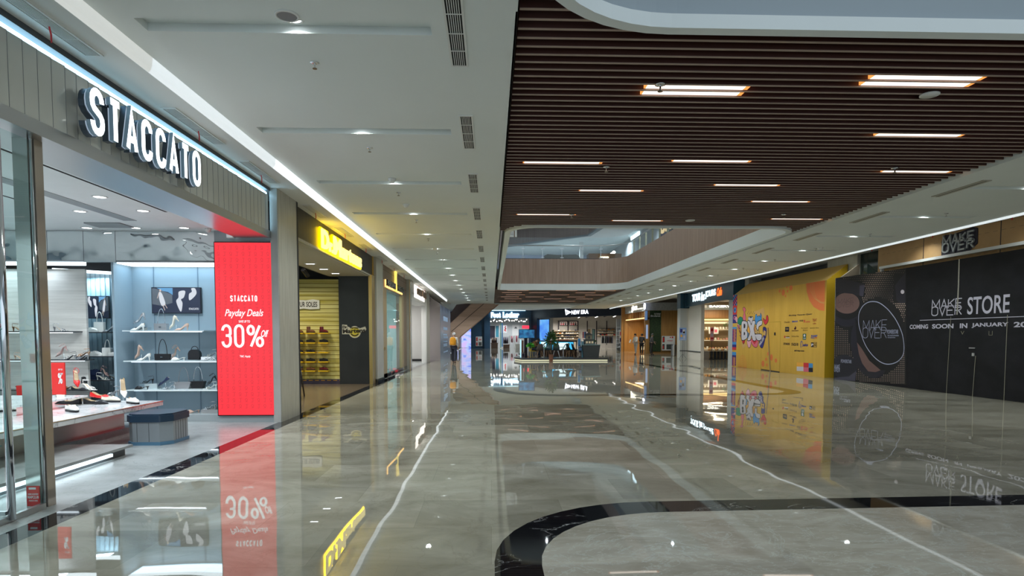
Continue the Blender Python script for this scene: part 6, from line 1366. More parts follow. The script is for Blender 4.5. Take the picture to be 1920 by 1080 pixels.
# litter bin
p = atz(1264.5, 667.5, 0); t = thing('litter_bin', 'cylindrical stainless steel litter bin left of the bakery corner post', 'bin', (p.x, p.y+.2, 0))
b = MB(); b.cyl((p.x, p.y+.2, .02), (p.x, p.y+.2, .80), .20, .20, STEEL, 20); b.build('body', parent=t); b = MB(); b.cyl((p.x, p.y+.2, .80), (p.x, p.y+.2, .86), .205, .205, CHROME, 20); b.build('rim', parent=t)

# ================================================================== TIMBER CAFE beyond the bakery
fq = front(53.4); qx = lambda px: fq.uv(px, 620)[0]; qz = lambda py: fq.uv(1240, py)[1]
GW = noisy('woven_grey_fascia', (.32, .33, .33), (.42, .43, .43), nscale=8, rough=.5)
HED = noisy('green_hedge_panel', (.010, .025, .010), (.035, .065, .02), nscale=10, rough=.7)
b = MB(fq); b.box(qx(1209), qx(1290), 0, qz(582), -.2, 0, GDW); b.build('wall_timber_cafe', kind='structure')
b = MB(fq); b.box(qx(1209), qx(1290), qz(582), 4.4, -.2, .05, GW); b.build('wall_woven_fascia', kind='structure')
t = thing('living_wall_panel', 'dark green hedge panel with small white lettering on the timber wall', 'panel', fq.P(qx(1228), .1))
b = MB(fq); b.box(qx(1218), qx(1239), qz(659), qz(582.5), 0, .08, HED); b.build('hedge', parent=t)
b = MB(fq); text(b, 'it is better', qx(1226), qx(1238), qz(590), qz(586.5), .08, SWH, .02); text(b, 'the shared', qx(1219), qx(1237), qz(594), qz(590.5), .08, SWH, .02); b.build('lettering', parent=t)
t = thing('fire_hose_cabinet', 'white fire hose cabinet with red markings on the timber wall', 'cabinet', fq.P(qx(1253), .4))
b = MB(fq); b.box(qx(1240.5), qx(1265), qz(657), qz(630), .0, .15, SWH); b.build('body', parent=t)
b = MB(fq); b.box(qx(1249), qx(1262), qz(655), qz(645.5), .15, .16, mat('grey_glass', (.08, .09, .09), .2)); b.box(qx(1241.5), qx(1245.5), qz(642), qz(631), .15, .16, MATS['grey_glass']); b.box(qx(1241.5), qx(1245.5), qz(655), qz(645), .15, .16, MATS['grey_glass']); b.build('door', parent=t)
b = MB(fq); text(b, 'HYDRANT', qx(1250.5), qx(1261), qz(640), qz(637.5), .15, RED, .02); b.ell(qx(1256), qz(632.5), .05, .05, .15, .18, RED, 12); b.ell(qx(1260), qz(632.5), .07, .07, .15, .18, RED, 12); b.box(qx(1242), qx(1244.8), qz(641), qz(633), .16, .17, RED); b.box(qx(1242), qx(1244), qz(654), qz(648), .16, .17, RED); b.build('marking', parent=t)
b = MB(fq); 
for py in (597, 601, 605, 620, 632, 646): b.box(qx(1271), qx(1278), qz(py+1.5), qz(py), .02, .08, WY)
b.build('shelf_light', label='warm lit shelf edges just left of the bakery corner post', cat='light')
fe = rightwall(13.3); eu = lambda px: fe.uv(px, 620)[0]
yE0, yE1 = 53.4, 61.3
ez = lambda py, px=1195: fe.uv(px, py)[1]
b = MB(fe); b.box(-yE1, -yE0+.05, ez(585, 1195), 4.4, -.3, 0, GW); b.box(-yE1-.8, -yE1, 0, 4.4, -.3, .05, GDW); b.build('wall_cafe_fascia', kind='structure')
b = MB(); b.box(15.2, 15.4, 53.6, 64, 0, 4.3, GDW); b.box(13.0, 15.3, 61.5, 61.7, 0, 4.4, GDW); b.build('wall_cafe_interior', kind='structure')
b = MB(fe)
for i in range(9): u_ = -yE1+.4+i*.85; b.box(u_, u_+.12, ez(597), ez(585), -.4, -.1, GDW)
b.box(-yE1, -yE0, ez(600), ez(597), -.5, -.1, GDW); b.build('wall_cafe_canopy', kind='structure')
b = MB(fe); b.box(-yE1+.2, -yE0-.4, ez(598.5), ez(597), -.1, -.04, WY); b.build('strip_light', label='row of warm bulbs light along the timber cafe canopy', cat='light')
area('cafe_light', (14.2, 57, 3.0), .8, 5, 230, (1, .75, .4))
t = thing('shop_sign', 'glowing warm white cafe name with a round lamp emblem on the grey fascia', 'sign', fe.P(-57, 3.6)); WW = em('warm_white_glow', (1, .93, .72), 3)
b = MB(fe); text(b, 'giscn', eu(1184), eu(1194.5), ez(585.5, 1189), ez(571.5, 1189), .02, WW, .02, th=.012); b.box(eu(1196), eu(1205), ez(580.5), ez(579), .02, .05, WW); b.build('lettering', parent=t)
b = MB(fe); b.ell(eu(1209.2), ez(574.5, 1209), .30, .27, .02, .08, em('lamp_emblem', (.75, .8, 1), 3), 18); b.build('emblem', parent=t)
b = MB(fe); b.box(eu(1211.5), -yE0-.02, ez(600, 1212), ez(583, 1212), -.1, -.02, em('blue_screen', (.10, .22, .45), .6)); b.build('wall_screen', label='small blue lit screen at the corner of the cafe', cat='screen')
t = thing('menu_totem', 'upright lit menu totem at the cafe corner', 'totem', (13.1, 53.0, 0)); fmq = front(52.9)
tx0, tx1 = fmq.uv(1210, 620)[0], fmq.uv(1216, 620)[0]
b = MB(fmq); b.box(tx0, tx1, 0, fmq.uv(1213, 607)[1], -.1, 0, GDW); b.build('body', parent=t); b = MB(fmq); b.box(tx0+.05, tx1-.05, fmq.uv(1213, 635)[1], fmq.uv(1213, 609)[1], 0, .01, em('totem_screen', (.35, .45, .65), .7)); b.build('screen', parent=t)
t = thing('lit_counter', 'warm glowing lattice counter inside the timber cafe', 'counter', (14.3, 57, 0)); fl_ = front(56.5)
b = MB(fl_)
for i in range(4):
    for j in range(3): b.box(fl_.uv(1203+i*2, 620)[0], fl_.uv(1204.6+i*2, 620)[0], .25+j*.42, .55+j*.42, 0, .02, em('lattice_glow', (1, .8, .45), 1.6))
b.build('lattice', parent=t); b = MB(fl_); b.box(fl_.uv(1201, 620)[0], fl_.uv(1211, 620)[0], 0, 1.5, -.4, 0, GDW); b.build('body', parent=t)
banner(1167.5, 620, 643, 657.8, 7, 'white and pink printed poster on a stand at the far corner of the cap store', SWH, [(.1, .6, .45, .9, P_PK), (.55, .6, .9, .9, P_RD), (.1, .1, .45, .4, P_NV), (.55, .1, .9, .4, P_PK)])
# ================================================================== FAR STORES
NAVY = noisy('navy_blue_board', (.028, .075, .14), (.034, .085, .16), nscale=1, rough=.4); NVD = noisy('black_navy_board', (.007, .012, .028), (.010, .016, .035), nscale=1, rough=.35)
A2 = Vector((5.0, 75, 0)); B2 = Vector((13.3, 63.2, 0)); fn = Fr(A2, B2-A2); Ln = (B2-A2).length
ff = Fr((-9, 75.2, 0), (1, 0, 0))
# --- sports shoe store
fu = lambda px: ff.uv(px, 620)[0]; fz_ = lambda py: ff.uv(960, py)[1]
fxo0, fxo1 = fu(919), fu(991.5); zo_ = fz_(596)
b = MB(ff); b.box(6.65, fxo0, 0, 4.62, -.4, 0, NAVY); b.box(fxo1, 14.05, 0, 4.62, -.4, 0, NAVY); b.box(fxo0, fxo1, zo_, 4.62, -.4, 0, NAVY); b.build('wall_sport_store_front', kind='structure')
b = MB(ff); b.box(fu(908), fxo0, 0, zo_, 0, .5, NAVY); b.build('wall_sport_store_pier', kind='structure')
HW = em('white_cyan_glow', (.80, .96, 1.0), 3.5); HB = em('cyan_halo', (.10, .42, .75), 1.5)
t = thing('shop_sign', 'big white glowing letters on the fascia of the distant navy sports store', 'sign', ff.P(fu(946), 3.8)); q0, q1 = fz_(596), fz_(587)
b = MB(ff); text(b, 'Foot', fu(920.5), fu(939), q0+.02, q1+.1, .08, HW, .07, th=.08); text(b, 'Locker', fu(942.5), fu(973.5), q0+.02, q1+.12, .08, HW, .07, th=.08); b.build('lettering', parent=t)
b = MB(ff); text(b, 'Foot', fu(920.2), fu(939.3), q0-.04, q1+.15, .02, HB, .12, th=.02); text(b, 'Locker', fu(942.2), fu(973.8), q0-.04, q1+.17, .02, HB, .12, th=.02); b.build('halo', parent=t)
b = MB(ff); b.box(fu(916), fu(985), 4.56, 4.61, .05, .12, em('cyan_soffit_strip', (.55, .9, 1), 2.5)); b.build('cove_light', label='bright cyan strip light above the distant navy sports store sign', cat='light')
# interior
b = MB(); b.box(-4, 5, 82, 82.2, 0, 4.6, mat('store_back_wall', (.42, .43, .44), .6)); b.box(-4, 5.5, 75.6, 82, 3.9, 4.0, mat('store_grey_ceiling', (.3, .33, .35), .6)); b.box(-4, -3.8, 75.6, 82, 0, 4, MGREY); b.box(4.9, 5.1, 75.8, 82, 0, 4.4, MGREY); b.build('wall_sport_store_interior', kind='structure')
for x_ in (-2.5, -.5, 1.5, 3.5): spot('sport_store_light', (x_, 77, 3.8), 380, (.92, .97, 1)); spot('sport_store_light', (x_, 79.8, 3.8), 260, (.92, .97, 1))
fi2 = front(79.5); gu = lambda px: fi2.uv(px, 620)[0]; gv = lambda py: fi2.uv(955, py)[1]
def card(fr, x0, x1, y0, y1, m, name, lab, cat, d=.06, w=0, group=None):
    r = pxrect(fr, x0, y0, x1, y1); b = MB(fr); b.box(r[0], r[1], r[2], r[3], w, w+d, m); return b.build(name, label=lab, cat=cat, group=group)
card(fi2, 937, 950.5, 610, 624, em('white_poster_glow', (.8, .82, .86), .9), 'lightbox_poster', 'white lit poster with a red figure deep in the navy sports store', 'poster')
b = MB(fi2); 
for pts in ([(948, 611), (947, 615), (949, 617)], [(949, 616), (946, 619), (949, 621)]): b.stroke([fi2.uv(*p) for p in pts], .12, .065, .075, RED)
b.build('poster_figure', label='red running figure on the white lit poster in the sports store', cat='poster')
card(fi2, 960.5, 973, 609.5, 630, mat('silver_display', (.55, .55, .54), .4), 'winged_display', 'pale grey display panel with a dark winged shape in the sports store', 'panel')
b = MB(fi2); b.prism([fi2.uv(*p) for p in ((964, 616), (967, 612), (970, 616))], .06, .07, DGREY); b.build('panel_emblem', label='dark triangular emblem on the pale grey display panel', cat='emblem')
card(fi2, 929.5, 935, 611, 632, mat('teal_banner', (.03, .18, .25), .5), 'hanging_banner', 'teal and black hanging banner in the navy sports store', 'banner')
card(fi2, 918, 928, 611, 635, P_K, 'dark_display', 'dark display wall at the left inside the sports store', 'display')
card(front(75.0), 979, 992, 610.5, 616, em('red_led', (1, .04, .08), 1.6, (.1, 0, 0)), 'led_ticker', 'red lit ticker display at the right of the sports store opening', 'screen')
card(front(76.2), 937.8, 939.8, 606, 652, em('green_tube', (.2, .5, .4), .4), 'light_column', 'thin green lit column standing in the sports store entrance', 'column')
card(front(76.6), 940.5, 943, 606, 650, em('blue_tube', (.08, .25, .5), .6), 'light_column', 'thin blue lit column beside the green one in the sports store', 'column')
SHL = em('small_spot_glow', (1, .95, .88), 5)
random.seed(3)
for i in range(20):
    px = 921+i*3.5+random.uniform(-1, 1); py = random.choice((598.5, 600.5, 602)); p = aty(px, py, 76.5+random.uniform(0, 2))
    b = MB(); b.cyl(p, p+Vector((.0, -.05, -.09)), .055, .065, SHL, 8); b.build('track_spotlight', label='small bright spotlight on the sports store ceiling, %s from the left' % ordn(i), cat='lamp', group='spotlights in the sports store')
# clothes rails: jackets
def garment(w, h, m):
    b = MB(); b.loft([[(w*.5*a*math.cos(t_), d*math.sin(t_), z) for t_ in [2*PI*k/8 for k in range(8)]] for z, a, d in ((0, .75, .06), (h*.5, .72, .07), (h*.8, .9, .07), (h*.95, .55, .05), (h, .2, .03))], m)
    for s_ in (-1, 1): b.tube([(s_*w*.36, 0, h*.86), (s_*w*.55, 0, h*.55), (s_*w*.58, 0, h*.25)], [.05, .045, .035], m, 6)
    return b.build('hanging_jacket', origin=(0, 0, 0))
GC = [mat('maroon_cloth', (.20, .02, .04), .8), mat('charcoal_cloth', (.03, .03, .035), .8), mat('brown_cloth', (.10, .06, .04), .8), mat('white_cloth', (.6, .6, .6), .8), mat('blue_cloth', (.04, .15, .5), .8), mat('purple_grey_cloth', (.14, .12, .16), .8)]
GP = [garment(.5, .8, m) for m in GC]; GN = ('maroon', 'charcoal', 'brown', 'white', 'blue', 'grey')
def rack(xp0, xp1, y, h, n, cols, lab, place):
    f_ = front(y); x0, x1 = f_.uv(xp0, 640)[0], f_.uv(xp1, 640)[0]
    t = thing('clothes_rack', lab, 'rack', ((x0+x1)/2, y, 0)); b = MB(); b.tube([(x0, y, 0), (x0, y, h), (x1, y, h), (x1, y, 0)], .02, CHROME, 6); b.build('frame', parent=t)
    for i in range(n):
        c = cols[i % len(cols)]; x = x0+.2+(x1-x0-.4)*i/max(1, n-1); dup(GP[c], (x, y, h-.84), (0, 0, rad(85)), '%s jacket on the %s, %s from the left' % (GN[c], place, ordn(i)), 'jackets on the '+place, cat='clothes')
rack(956, 964, 77, 1.55, 4, (0, 0, 3), 'clothes rack with maroon jackets in the sports store', 'maroon rack in the sports store')
rack(965.5, 972, 78, 1.6, 3, (0, 0), 'second clothes rack with red jackets in the sports store', 'right rack in the sports store')
rack(941.5, 955, 77.5, 1.4, 6, (1, 5, 1), 'long rack of dark clothes in the sports store', 'dark rack in the sports store')
rack(919.5, 934, 77, 1.35, 6, (2, 2, 1), 'rack of brown clothes at the left of the sports store', 'brown rack in the sports store')
for x0, x1, y0, y1, m, lab in ((920, 934, 643, 652, GC[2], 'brown display table at the left of the sports store'), (943, 956, 646, 652, GC[2], 'dark wooden display table in the middle of the sports store'), (966, 975, 645, 652, MATS['grey_stone_cladding'], 'grey shelf unit at the right of the sports store')):
    f_ = front(76); r = pxrect(f_, x0, y0, x1, y1); t = thing('display_table', lab, 'table', f_.P((r[0]+r[1])/2, 0)); b = MB(f_); b.box(r[0], r[1], r[3]-.06, r[3], -.8, 0, m); b.build('top', parent=t); b = MB(f_); b.box(r[0]+.05, r[1]-.05, .0, r[3]-.06, -.7, -.05, m); b.build('base', parent=t)
# cabinet and pink-blue screen
t = thing('fire_hose_cabinet', 'white fire hose cabinet on the navy wall left of the sports store', 'cabinet', ff.P(fu(898), .3))
b = MB(ff); b.box(fu(892), fu(904), fz_(649), fz_(631), 0, .12, SWH); b.build('body', parent=t)
b = MB(ff); b.box(fu(897.5), fu(903), fz_(648), fz_(641.5), .12, .14, MATS['grey_glass']); b.box(fu(893), fu(895.5), fz_(648), fz_(642), .12, .14, RED); b.box(fu(893), fu(895.5), fz_(639.5), fz_(632.5), .12, .14, RED); b.box(fu(898), fu(902.5), fz_(637.5), fz_(636), .12, .14, RED); b.build('marking', parent=t)
fv = front(79.5); r = pxrect(fv, 858, 590, 885, 652.5); b = MB(fv); LW = em('blue_pink_led', (.30, .42, 1.0), 1.1)
n_ = nd(LW, 'ShaderNodeTexNoise', Scale=1.3, Detail=4); lk(LW, coords(LW, (1, 1, 2.2)), n_.inputs['Vector']); lk(LW, ramp(LW, n_.outputs[0], [(.36, (.16, .26, .95)), (.5, (.50, .62, 1)), (.64, (.62, .48, .88))]), bs(LW).inputs['Emission Color'])
b.box(r[0], r[1], max(.02, r[2]), r[3], 0, .08, LW); b.build('video_wall', label='tall blue and pink video wall under the escalator', cat='screen')
b = MB(); b.box(-9, -2.4, 80, 80.2, 0, 4.6, NVD); b.box(-2.45, -2.3, 75.3, 80, 0, 4.6, NAVY); b.build('wall_far_left', kind='structure')
# --- cap store
nu = lambda px, py=620: fn.uv(px, py)[0]
zf_ = lambda px, py: fn.uv(px, py)[1]
n0, n1 = nu(1007), nu(1155); zt0 = 3.62
b = MB(fn); b.box(-.4, n0, 0, 4.62, -.4, 0, NVD); b.box(n1+1.1, Ln+.3, 0, 4.62, -.4, 0, NVD); b.box(n0, n1+1.1, zt0, 4.62, -.4, 0, NVD); b.build('wall_cap_store_front', kind='structure')
t = thing('shop_sign', 'white glowing letters with a flag emblem on the black cap store fascia', 'sign', fn.P(nu(1083), 3.9)); WG2 = em('white_violet_glow', (.86, .92, 1), 3.4)
za, zb2 = zf_(1085, 589), zf_(1085, 581.5)
b = MB(fn); text(b, 'NEW', nu(1072), nu(1087), za, zb2, .03, WG2, .02, th=.012); text(b, 'ERA', nu(1089.5), nu(1103.5), za, zb2, .03, WG2, .02, th=.012); b.build('lettering', parent=t)
b = MB(fn); q = lambda x, y: fn.uv(x, y)
b.stroke([q(1060.5, 581), q(1062, 590), q(1070.5, 585.3)], .09, .03, .045, WG2, closed=True); b.stroke([q(1063.5, 583.5), q(1064.3, 587.8), q(1067.8, 585.5)], .07, .03, .045, WG2, closed=True); b.build('emblem', parent=t)
# interior
wn = front(79); GWALL = noisy('warm_grey_plaster', (.40, .385, .36), (.46, .44, .41), nscale=1, rough=.7)
b = MB(wn); b.box(5, 20, 0, 4.4, -.2, 0, GWALL); b.build('wall_cap_store_back', kind='structure')
b = MB(); b.prism([(5.5, 75.2), (13.8, 63.6), (19, 63.6), (19, 79), (5.5, 79)], 4.1, 4.2, DGREY); b.box(5.2, 5.3, 75.4, 79, 0, 4.3, GWALL); b.box(18.5, 18.7, 64, 79, 0, 4.3, GWALL); b.build('wall_cap_store_sides', kind='structure')
b = MB(fn); b.box(n0, nu(1026), 0, zt0, -.9, -.5, mat('grey_portal', (.38, .40, .44), .5)); b.build('wall_cap_store_portal', kind='structure')
t = thing('advertising_screen', 'tall blue lit screen at the left of the cap store entrance', 'screen', fn.P(nu(1020), .5, -.4)); BS = em('sky_blue_screen', (.14, .42, .95), 1.0)
n_ = nd(BS, 'ShaderNodeTexNoise', Scale=.9, Detail=3); lk(BS, coords(BS), n_.inputs['Vector']); lk(BS, ramp(BS, n_.outputs[0], [(.35, (.08, .26, .90)), (.6, (.16, .50, .95)), (.7, (.35, .38, .85))]), bs(BS).inputs['Emission Color'])
fs3 = fn.off(-.45); r = pxrect(fs3, 1012, 599, 1029.5, 638); b = MB(fs3); b.box(r[0]-.05, r[1]+.05, .3, r[3]+.05, -.05, 0, NVD); b.build('casing', parent=t); b = MB(fs3); b.box(r[0], r[1], .35, r[3], 0, .02, BS); b.build('display', parent=t)
for p in ((8, 76, 3.9), (11.5, 74, 3.9), (14.5, 72, 3.9)):
    [spot('cap_store_light', (p[0]+a_, p[1]+c_, p[2]), 230, (1, .94, .86)) for a_ in (-1, 1) for c_ in (-1, 1)]
wu = lambda px, py=620: wn.uv(px, py)[0]; wz = lambda px, py: wn.uv(px, py)[1]
caps = []
CC = [('white', (.75, .74, .70)), ('cream', (.66, .56, .42)), ('black', (.015, .015, .02)), ('orange', (.65, .22, .04)), ('navy', (.02, .03, .10)), ('grey', (.3, .3, .3)), ('brown', (.16, .08, .04)), ('red', (.5, .03, .04))]
def cap(m):
    b = MB(); prof = [(.10*math.cos(rad(a_)), .10*math.sin(rad(a_))*1.05) for a_ in range(0, 91, 15)]
    b.lathe([(.1, 0)]+prof[:-1]+[(.004, .105)], (0, 0, 0), m, 14); b.lathe([(.008, .104), (.006, .112), (0, .113)], (0, 0, 0), m, 8)
    vs = []
    for a_ in range(-60, 61, 15): c_, s_ = math.cos(rad(a_)), math.sin(rad(a_)); vs.append((.09*s_, -.09*c_, .008)); vs.append((.095*s_, -(.10+.075*c_**.7), -.004+.012*(1-c_)))
    n_ = len(vs)//2; b.add(vs, [(2*i, 2*i+2, 2*i+3, 2*i+1) for i in range(n_-1)], m, True); b.add([(x, y, z-.004) for x, y, z in vs], [(2*i+1, 2*i+3, 2*i+2, 2*i) for i in range(n_-1)], m, True)
    return b.build('cap', origin=(0, 0, 0))
CP_ = [cap(mat('%s_cap_cloth' % n_, c_, .8)) for n_, c_ in CC]
OAKE = mat('pale_oak_edge', (.58, .43, .24), .5); rzw = 0.0
def cap_wall(px0, px1, pys, place, ncaps, seed, pals):
    random.seed(seed); u0, u1 = wu(px0), wu(px1)
    for k, py in enumerate(pys):
        z = wz((px0+px1)/2, py); b = MB(wn); b.box(u0, u1, z-.05, z, 0.055, .45, OAKE); b.build('cap_shelf', label='pale oak cap shelf on the %s, %s from the top' % (place, ordn(k)), cat='shelf', group='cap shelves on the '+place)
        for i in range(ncaps[k]):
            u_ = u0+.2+(u1-u0-.4)*(i+(.3 if ncaps[k] < 8 else 0))/max(1, ncaps[k]-1+(.6 if ncaps[k] < 8 else 0)); c = random.choice(pals[k]); p = wn.P(u_, z, .22)
            o = dup(CP_[c], p, (0, 0, rzw+random.uniform(-.3, .3)), '%s cap, %s, %s shelf down, %s along' % (CC[c][0], place, ordn(k), ordn(i)), 'caps on the '+place, 1.45, cat='cap')
cap_wall(1031, 1085, (620.5, 625.5, 630.5, 635.5), 'long left cap wall', (5, 13, 13, 13), 5, ((0, 1, 2, 4), (0, 0, 1, 3, 2, 6), (0, 1, 2, 2, 4, 6), (2, 5, 6, 0, 2)))
cap_wall(1119, 1154, (618.5, 623.5, 628.5), 'right cap wall', (4, 9, 9), 9, ((0, 0, 3), (0, 0, 1, 5), (0, 4, 2, 7)))
for o in CP_: drop(o)
b = MB(wn)
for px in (1047, 1065, 1083.5, 1101, 1118.5, 1137.5): u_ = wu(px); b.box(u_-.06, u_+.06, .4, wz(px, 601.5), .0, .05, P_K)
b.build('shelf_rail', label='row of upright black shelf rails on the cap store back wall', cat='rail')
for px0, px1, lab in ((1048.7, 1064, 'left framed photo print of people on the cap store wall'), (1066.8, 1083, 'right framed photo print of people on the cap store wall')):
    r = (wu(px0), wu(px1), wz(px0, 610.5), wz(px0, 602)); t = thing('wall_picture', lab, 'picture', wn.P(r[0], r[2])); b = MB(wn); b.box(*r, .06, .12, P_K); b.build('frame', parent=t)
    b = MB(wn); w_ = r[1]-r[0]; h = r[3]-r[2]; b.box(r[0]+.06, r[1]-.06, r[2]+.06, r[3]-.06, .12, .13, pm('photo_pink_grey', 205, 190, 190))
    for k_ in range(3): cx_ = r[0]+w_*(.25+.25*k_); b.ell(cx_, r[2]+h*.62, w_*.05, h*.13, .13, .14, P_K if k_ % 2 == 0 else GC[2], 10); b.ell(cx_, r[2]+h*.3, w_*.09, h*.2, .13, .14, (P_PK, P_RD, P_K)[k_], 10)
    b.build('print', parent=t)
for i in range(18):
    px = 1054+i*5.6; p = fn.P(nu(px), 3.55, -1.2-(i % 3)*.8); t = thing('track_spotlight', 'black track spotlight at the cap store ceiling, %s from the left' % ordn(i), 'lamp', p, 'track spotlights in the cap store')
    b = MB(); b.cyl(p+Vector((0, 0, .3)), p+Vector((0, 0, .5)), .03, .03, P_K, 6); b.cyl(p+Vector((0, 0, .32)), p+Vector((.02, -.05, .08)), .09, .10, P_K, 8); b.build('head', parent=t)
    if i % 2: hd_ = kids(t)[0]; b = MB(); b.cyl(p+Vector((.02, -.05, .085)), p+Vector((.022, -.055, .07)), .08, .08, SHL, 8); b.build('lens', parent=hd_)
# white shelf tower, mirror door, racks in the cap store
f9 = fn.off(-.3); r = pxrect(f9, 1155, 592, 1164, 656); t = thing('shelf_tower', 'narrow white shelf tower at the right side of the cap store entrance', 'shelf unit', f9.P((r[0]+r[1])/2, 0))
b = MB(f9); b.box(r[0], r[0]+.05, 0, 3.3, -.5, 0, SWH); b.box(r[1]-.05, r[1], 0, 3.3, -.5, 0, SWH); b.box(r[0], r[1], 0, 3.3, -.52, -.48, MATS['grey_portal']); b.build('frame', parent=t)
for k in range(6): b = MB(f9); z = .35+k*.42; b.box(r[0], r[1], z-.03, z, -.48, 0, SWH); b.build('shelf', parent=t)
for k in range(5):
    p = f9.P((r[0]+r[1])/2, .35+k*.42, -.2); b = MB(); b.lathe([(.12, 0), (.115, .06), (.06, .12), (0, .13)], p, (GC[3], GC[1], GC[0], GC[1], GC[3])[k], 10); b.build('cap', label='%s cap on the white shelf tower, %s from the bottom' % (('white', 'black', 'maroon', 'black', 'white')[k], ordn(k)), cat='cap', group='caps on the white shelf tower')
f10 = fn.off(-3)
for px0, px1, cols, lab, pl in ((1127, 1136, (3, 1, 1), 'rack of black and white shirts in the cap store', 'shirt rack in the cap store'), (1138, 1149, (1, 5, 2), 'rack of dark tops in the cap store', 'dark rack in the cap store')):
    a_, c_ = f10.P(f10.uv(px0, 640)[0], 0), f10.P(f10.uv(px1, 640)[0], 0); t = thing('clothes_rack', lab, 'rack', (a_+c_)/2); b = MB(); z = Vector((0, 0, 1.55)); b.tube([a_, a_+z, c_+z, c_], .02, CHROME, 6); b.build('frame', parent=t)
    for i in range(5): c = cols[i % 3]; p = a_+(c_-a_)*(.1+.8*i/4); dup(GP[c], (p.x, p.y, .7), (0, 0, rad(85)), '%s shirt on the %s, %s from the left' % (GN[c], pl, ordn(i)), 'shirts on the '+pl, cat='clothes')
for o in GP: drop(o)
b = MB(f10); r = pxrect(f10, 1103, 617, 1108, 640); b.box(r[0], r[1], .4, r[3], 0, .1, PLANKW); b.build('display_door', label='brown timber door panel in the cap store', cat='panel')
b = MB(f10); r = pxrect(f10, 1111, 617, 1116, 640); b.box(r[0], r[1], .3, r[3], 0, .08, P_K); b.box(r[0]+.05, r[1]-.05, .35, r[3]-.05, .08, .09, MATS['green_glass_shelf']); b.build('tall_mirror', label='tall black framed mirror in the cap store', cat='mirror')
b = MB(f10); r = pxrect(f10, 1094, 622, 1102, 634); w_ = (r[1]-r[0])/6
for k in range(6): b = MB(f10); b.box(r[0]+w_*k, r[0]+w_*(k+.8), r[2], r[3], 0, .2, (P_W, P_RD, P_W, P_BL, P_NV, P_W)[k]); b.build('folded_shirt', label='%s folded shirt in the coloured stack, %s from the left' % (('white', 'red', 'white', 'blue', 'navy', 'white')[k], ordn(k)), cat='clothes', group='coloured shirt stack in the cap store')

# ================================================================== ESCALATOR
ESC = planks('brown_escalator_cladding', (.55, .37, .28), (.66, .46, .36), 'x', grain=6, rough=.4); ESP = mat('mauve_cladding', (.50, .40, .42), .5)
fe2 = front(51.4)
t = thing('escalator', 'brown clad escalator underside slanting up into the ceiling in the distance', 'escalator', (-2, 52.5, 0)); e = lambda x, y: fe2.uv(x, y)
b = MB(fe2); b.prism([e(838, 612), e(884, 569), e(939, 566), e(860, 633), e(860, 651.5), e(838, 651.5)], -2.2, 0, ESC); b.build('truss_cladding', parent=t)
b = MB(fe2); b.stroke([e(846, 622), e(910, 567)], .05, 0, .012, SEAM); b.stroke([e(862, 633), e(939, 567)], .07, 0, .03, mat('tan_edge', (.4, .25, .18), .5)); b.build('seam', parent=t)
f_e = front(53.8); e = lambda x, y: f_e.uv(x, y)
b = MB(f_e); b.prism([e(836, 600), e(856, 571), e(884, 568), e(886, 575), e(843, 612), e(836, 612)], -1, 0, ESP); b.build('balustrade', parent=t)
b = MB(f_e); b.stroke([e(842, 611), e(884, 571)], .12, 0, .02, mat('white_handrail', (.7, .7, .75), .4)); b.build('handrail', parent=t)

# ================================================================== KIOSK ISLAND
p0, p1 = atz(976, 678, 0), atz(1128, 676, 0)
kx0, kx1, ky0, ky1, kh = 1.75, 7.0, 36.5, 40.6, .20
t = thing('kiosk_platform', 'raised dark platform with glowing cream edge in the middle of the mall', 'platform', ((kx0+kx1)/2, (ky0+ky1)/2, 0))
KD = mat('dark_platform_floor', (.05, .05, .05), .25)
oct2 = [(kx0, ky0+.0), (kx1, ky0+.15), (kx1, ky1), (kx0-.2, ky1), (kx0-.35, ky0+1.6)]
b = MB(); b.prism(oct2, .13, kh, KD); b.prism([(x+(.08 if x < 4 else -.08), y+(.08 if y < 38 else -.08)) for x, y in oct2], 0, .13, P_K); b.build('deck', parent=t)
b = MB(); b.prism([(x+(.06 if x < 4 else -.06), y+(.06 if y < 38 else -.06)) for x, y in oct2], 0.02, .10, em('cream_edge_glow', (.85, .82, .55), .6, (.5, .5, .4))); b.build('lit_edge', parent=t)
def kf(y): return front(y)
# tv on a stand
f_ = kf(38.5); r = pxrect(f_, 973.5, 618.5, 1002, 633.5); t = thing('television', 'blue television screen on a black pole at the left of the kiosk', 'television', f_.P((r[0]+r[1])/2, kh))
b = MB(f_); b.box(r[0]-.03, r[1]+.03, r[2]-.03, r[3]+.03, -.06, 0, P_K); cs_ = b.build('casing', parent=t)
TVB = em('blue_tv_picture', (.02, .13, .32), 1.0); n_ = nd(TVB, 'ShaderNodeTexNoise', Scale=4, Detail=3); lk(TVB, coords(TVB), n_.inputs['Vector']); lk(TVB, ramp(TVB, n_.outputs[0], [(.35, (.01, .06, .18)), (.65, (.03, .22, .45))]), bs(TVB).inputs['Emission Color'])
b = MB(f_); b.box(r[0], r[1], r[2], r[3], 0, .01, TVB); b.build('display', parent=cs_); px_ = f_.uv(986, 640)[0]
b = MB(); b.box(px_-.10, px_+.10, 38.5, 38.62, kh, r[2], P_K); b.build('pole', parent=t)
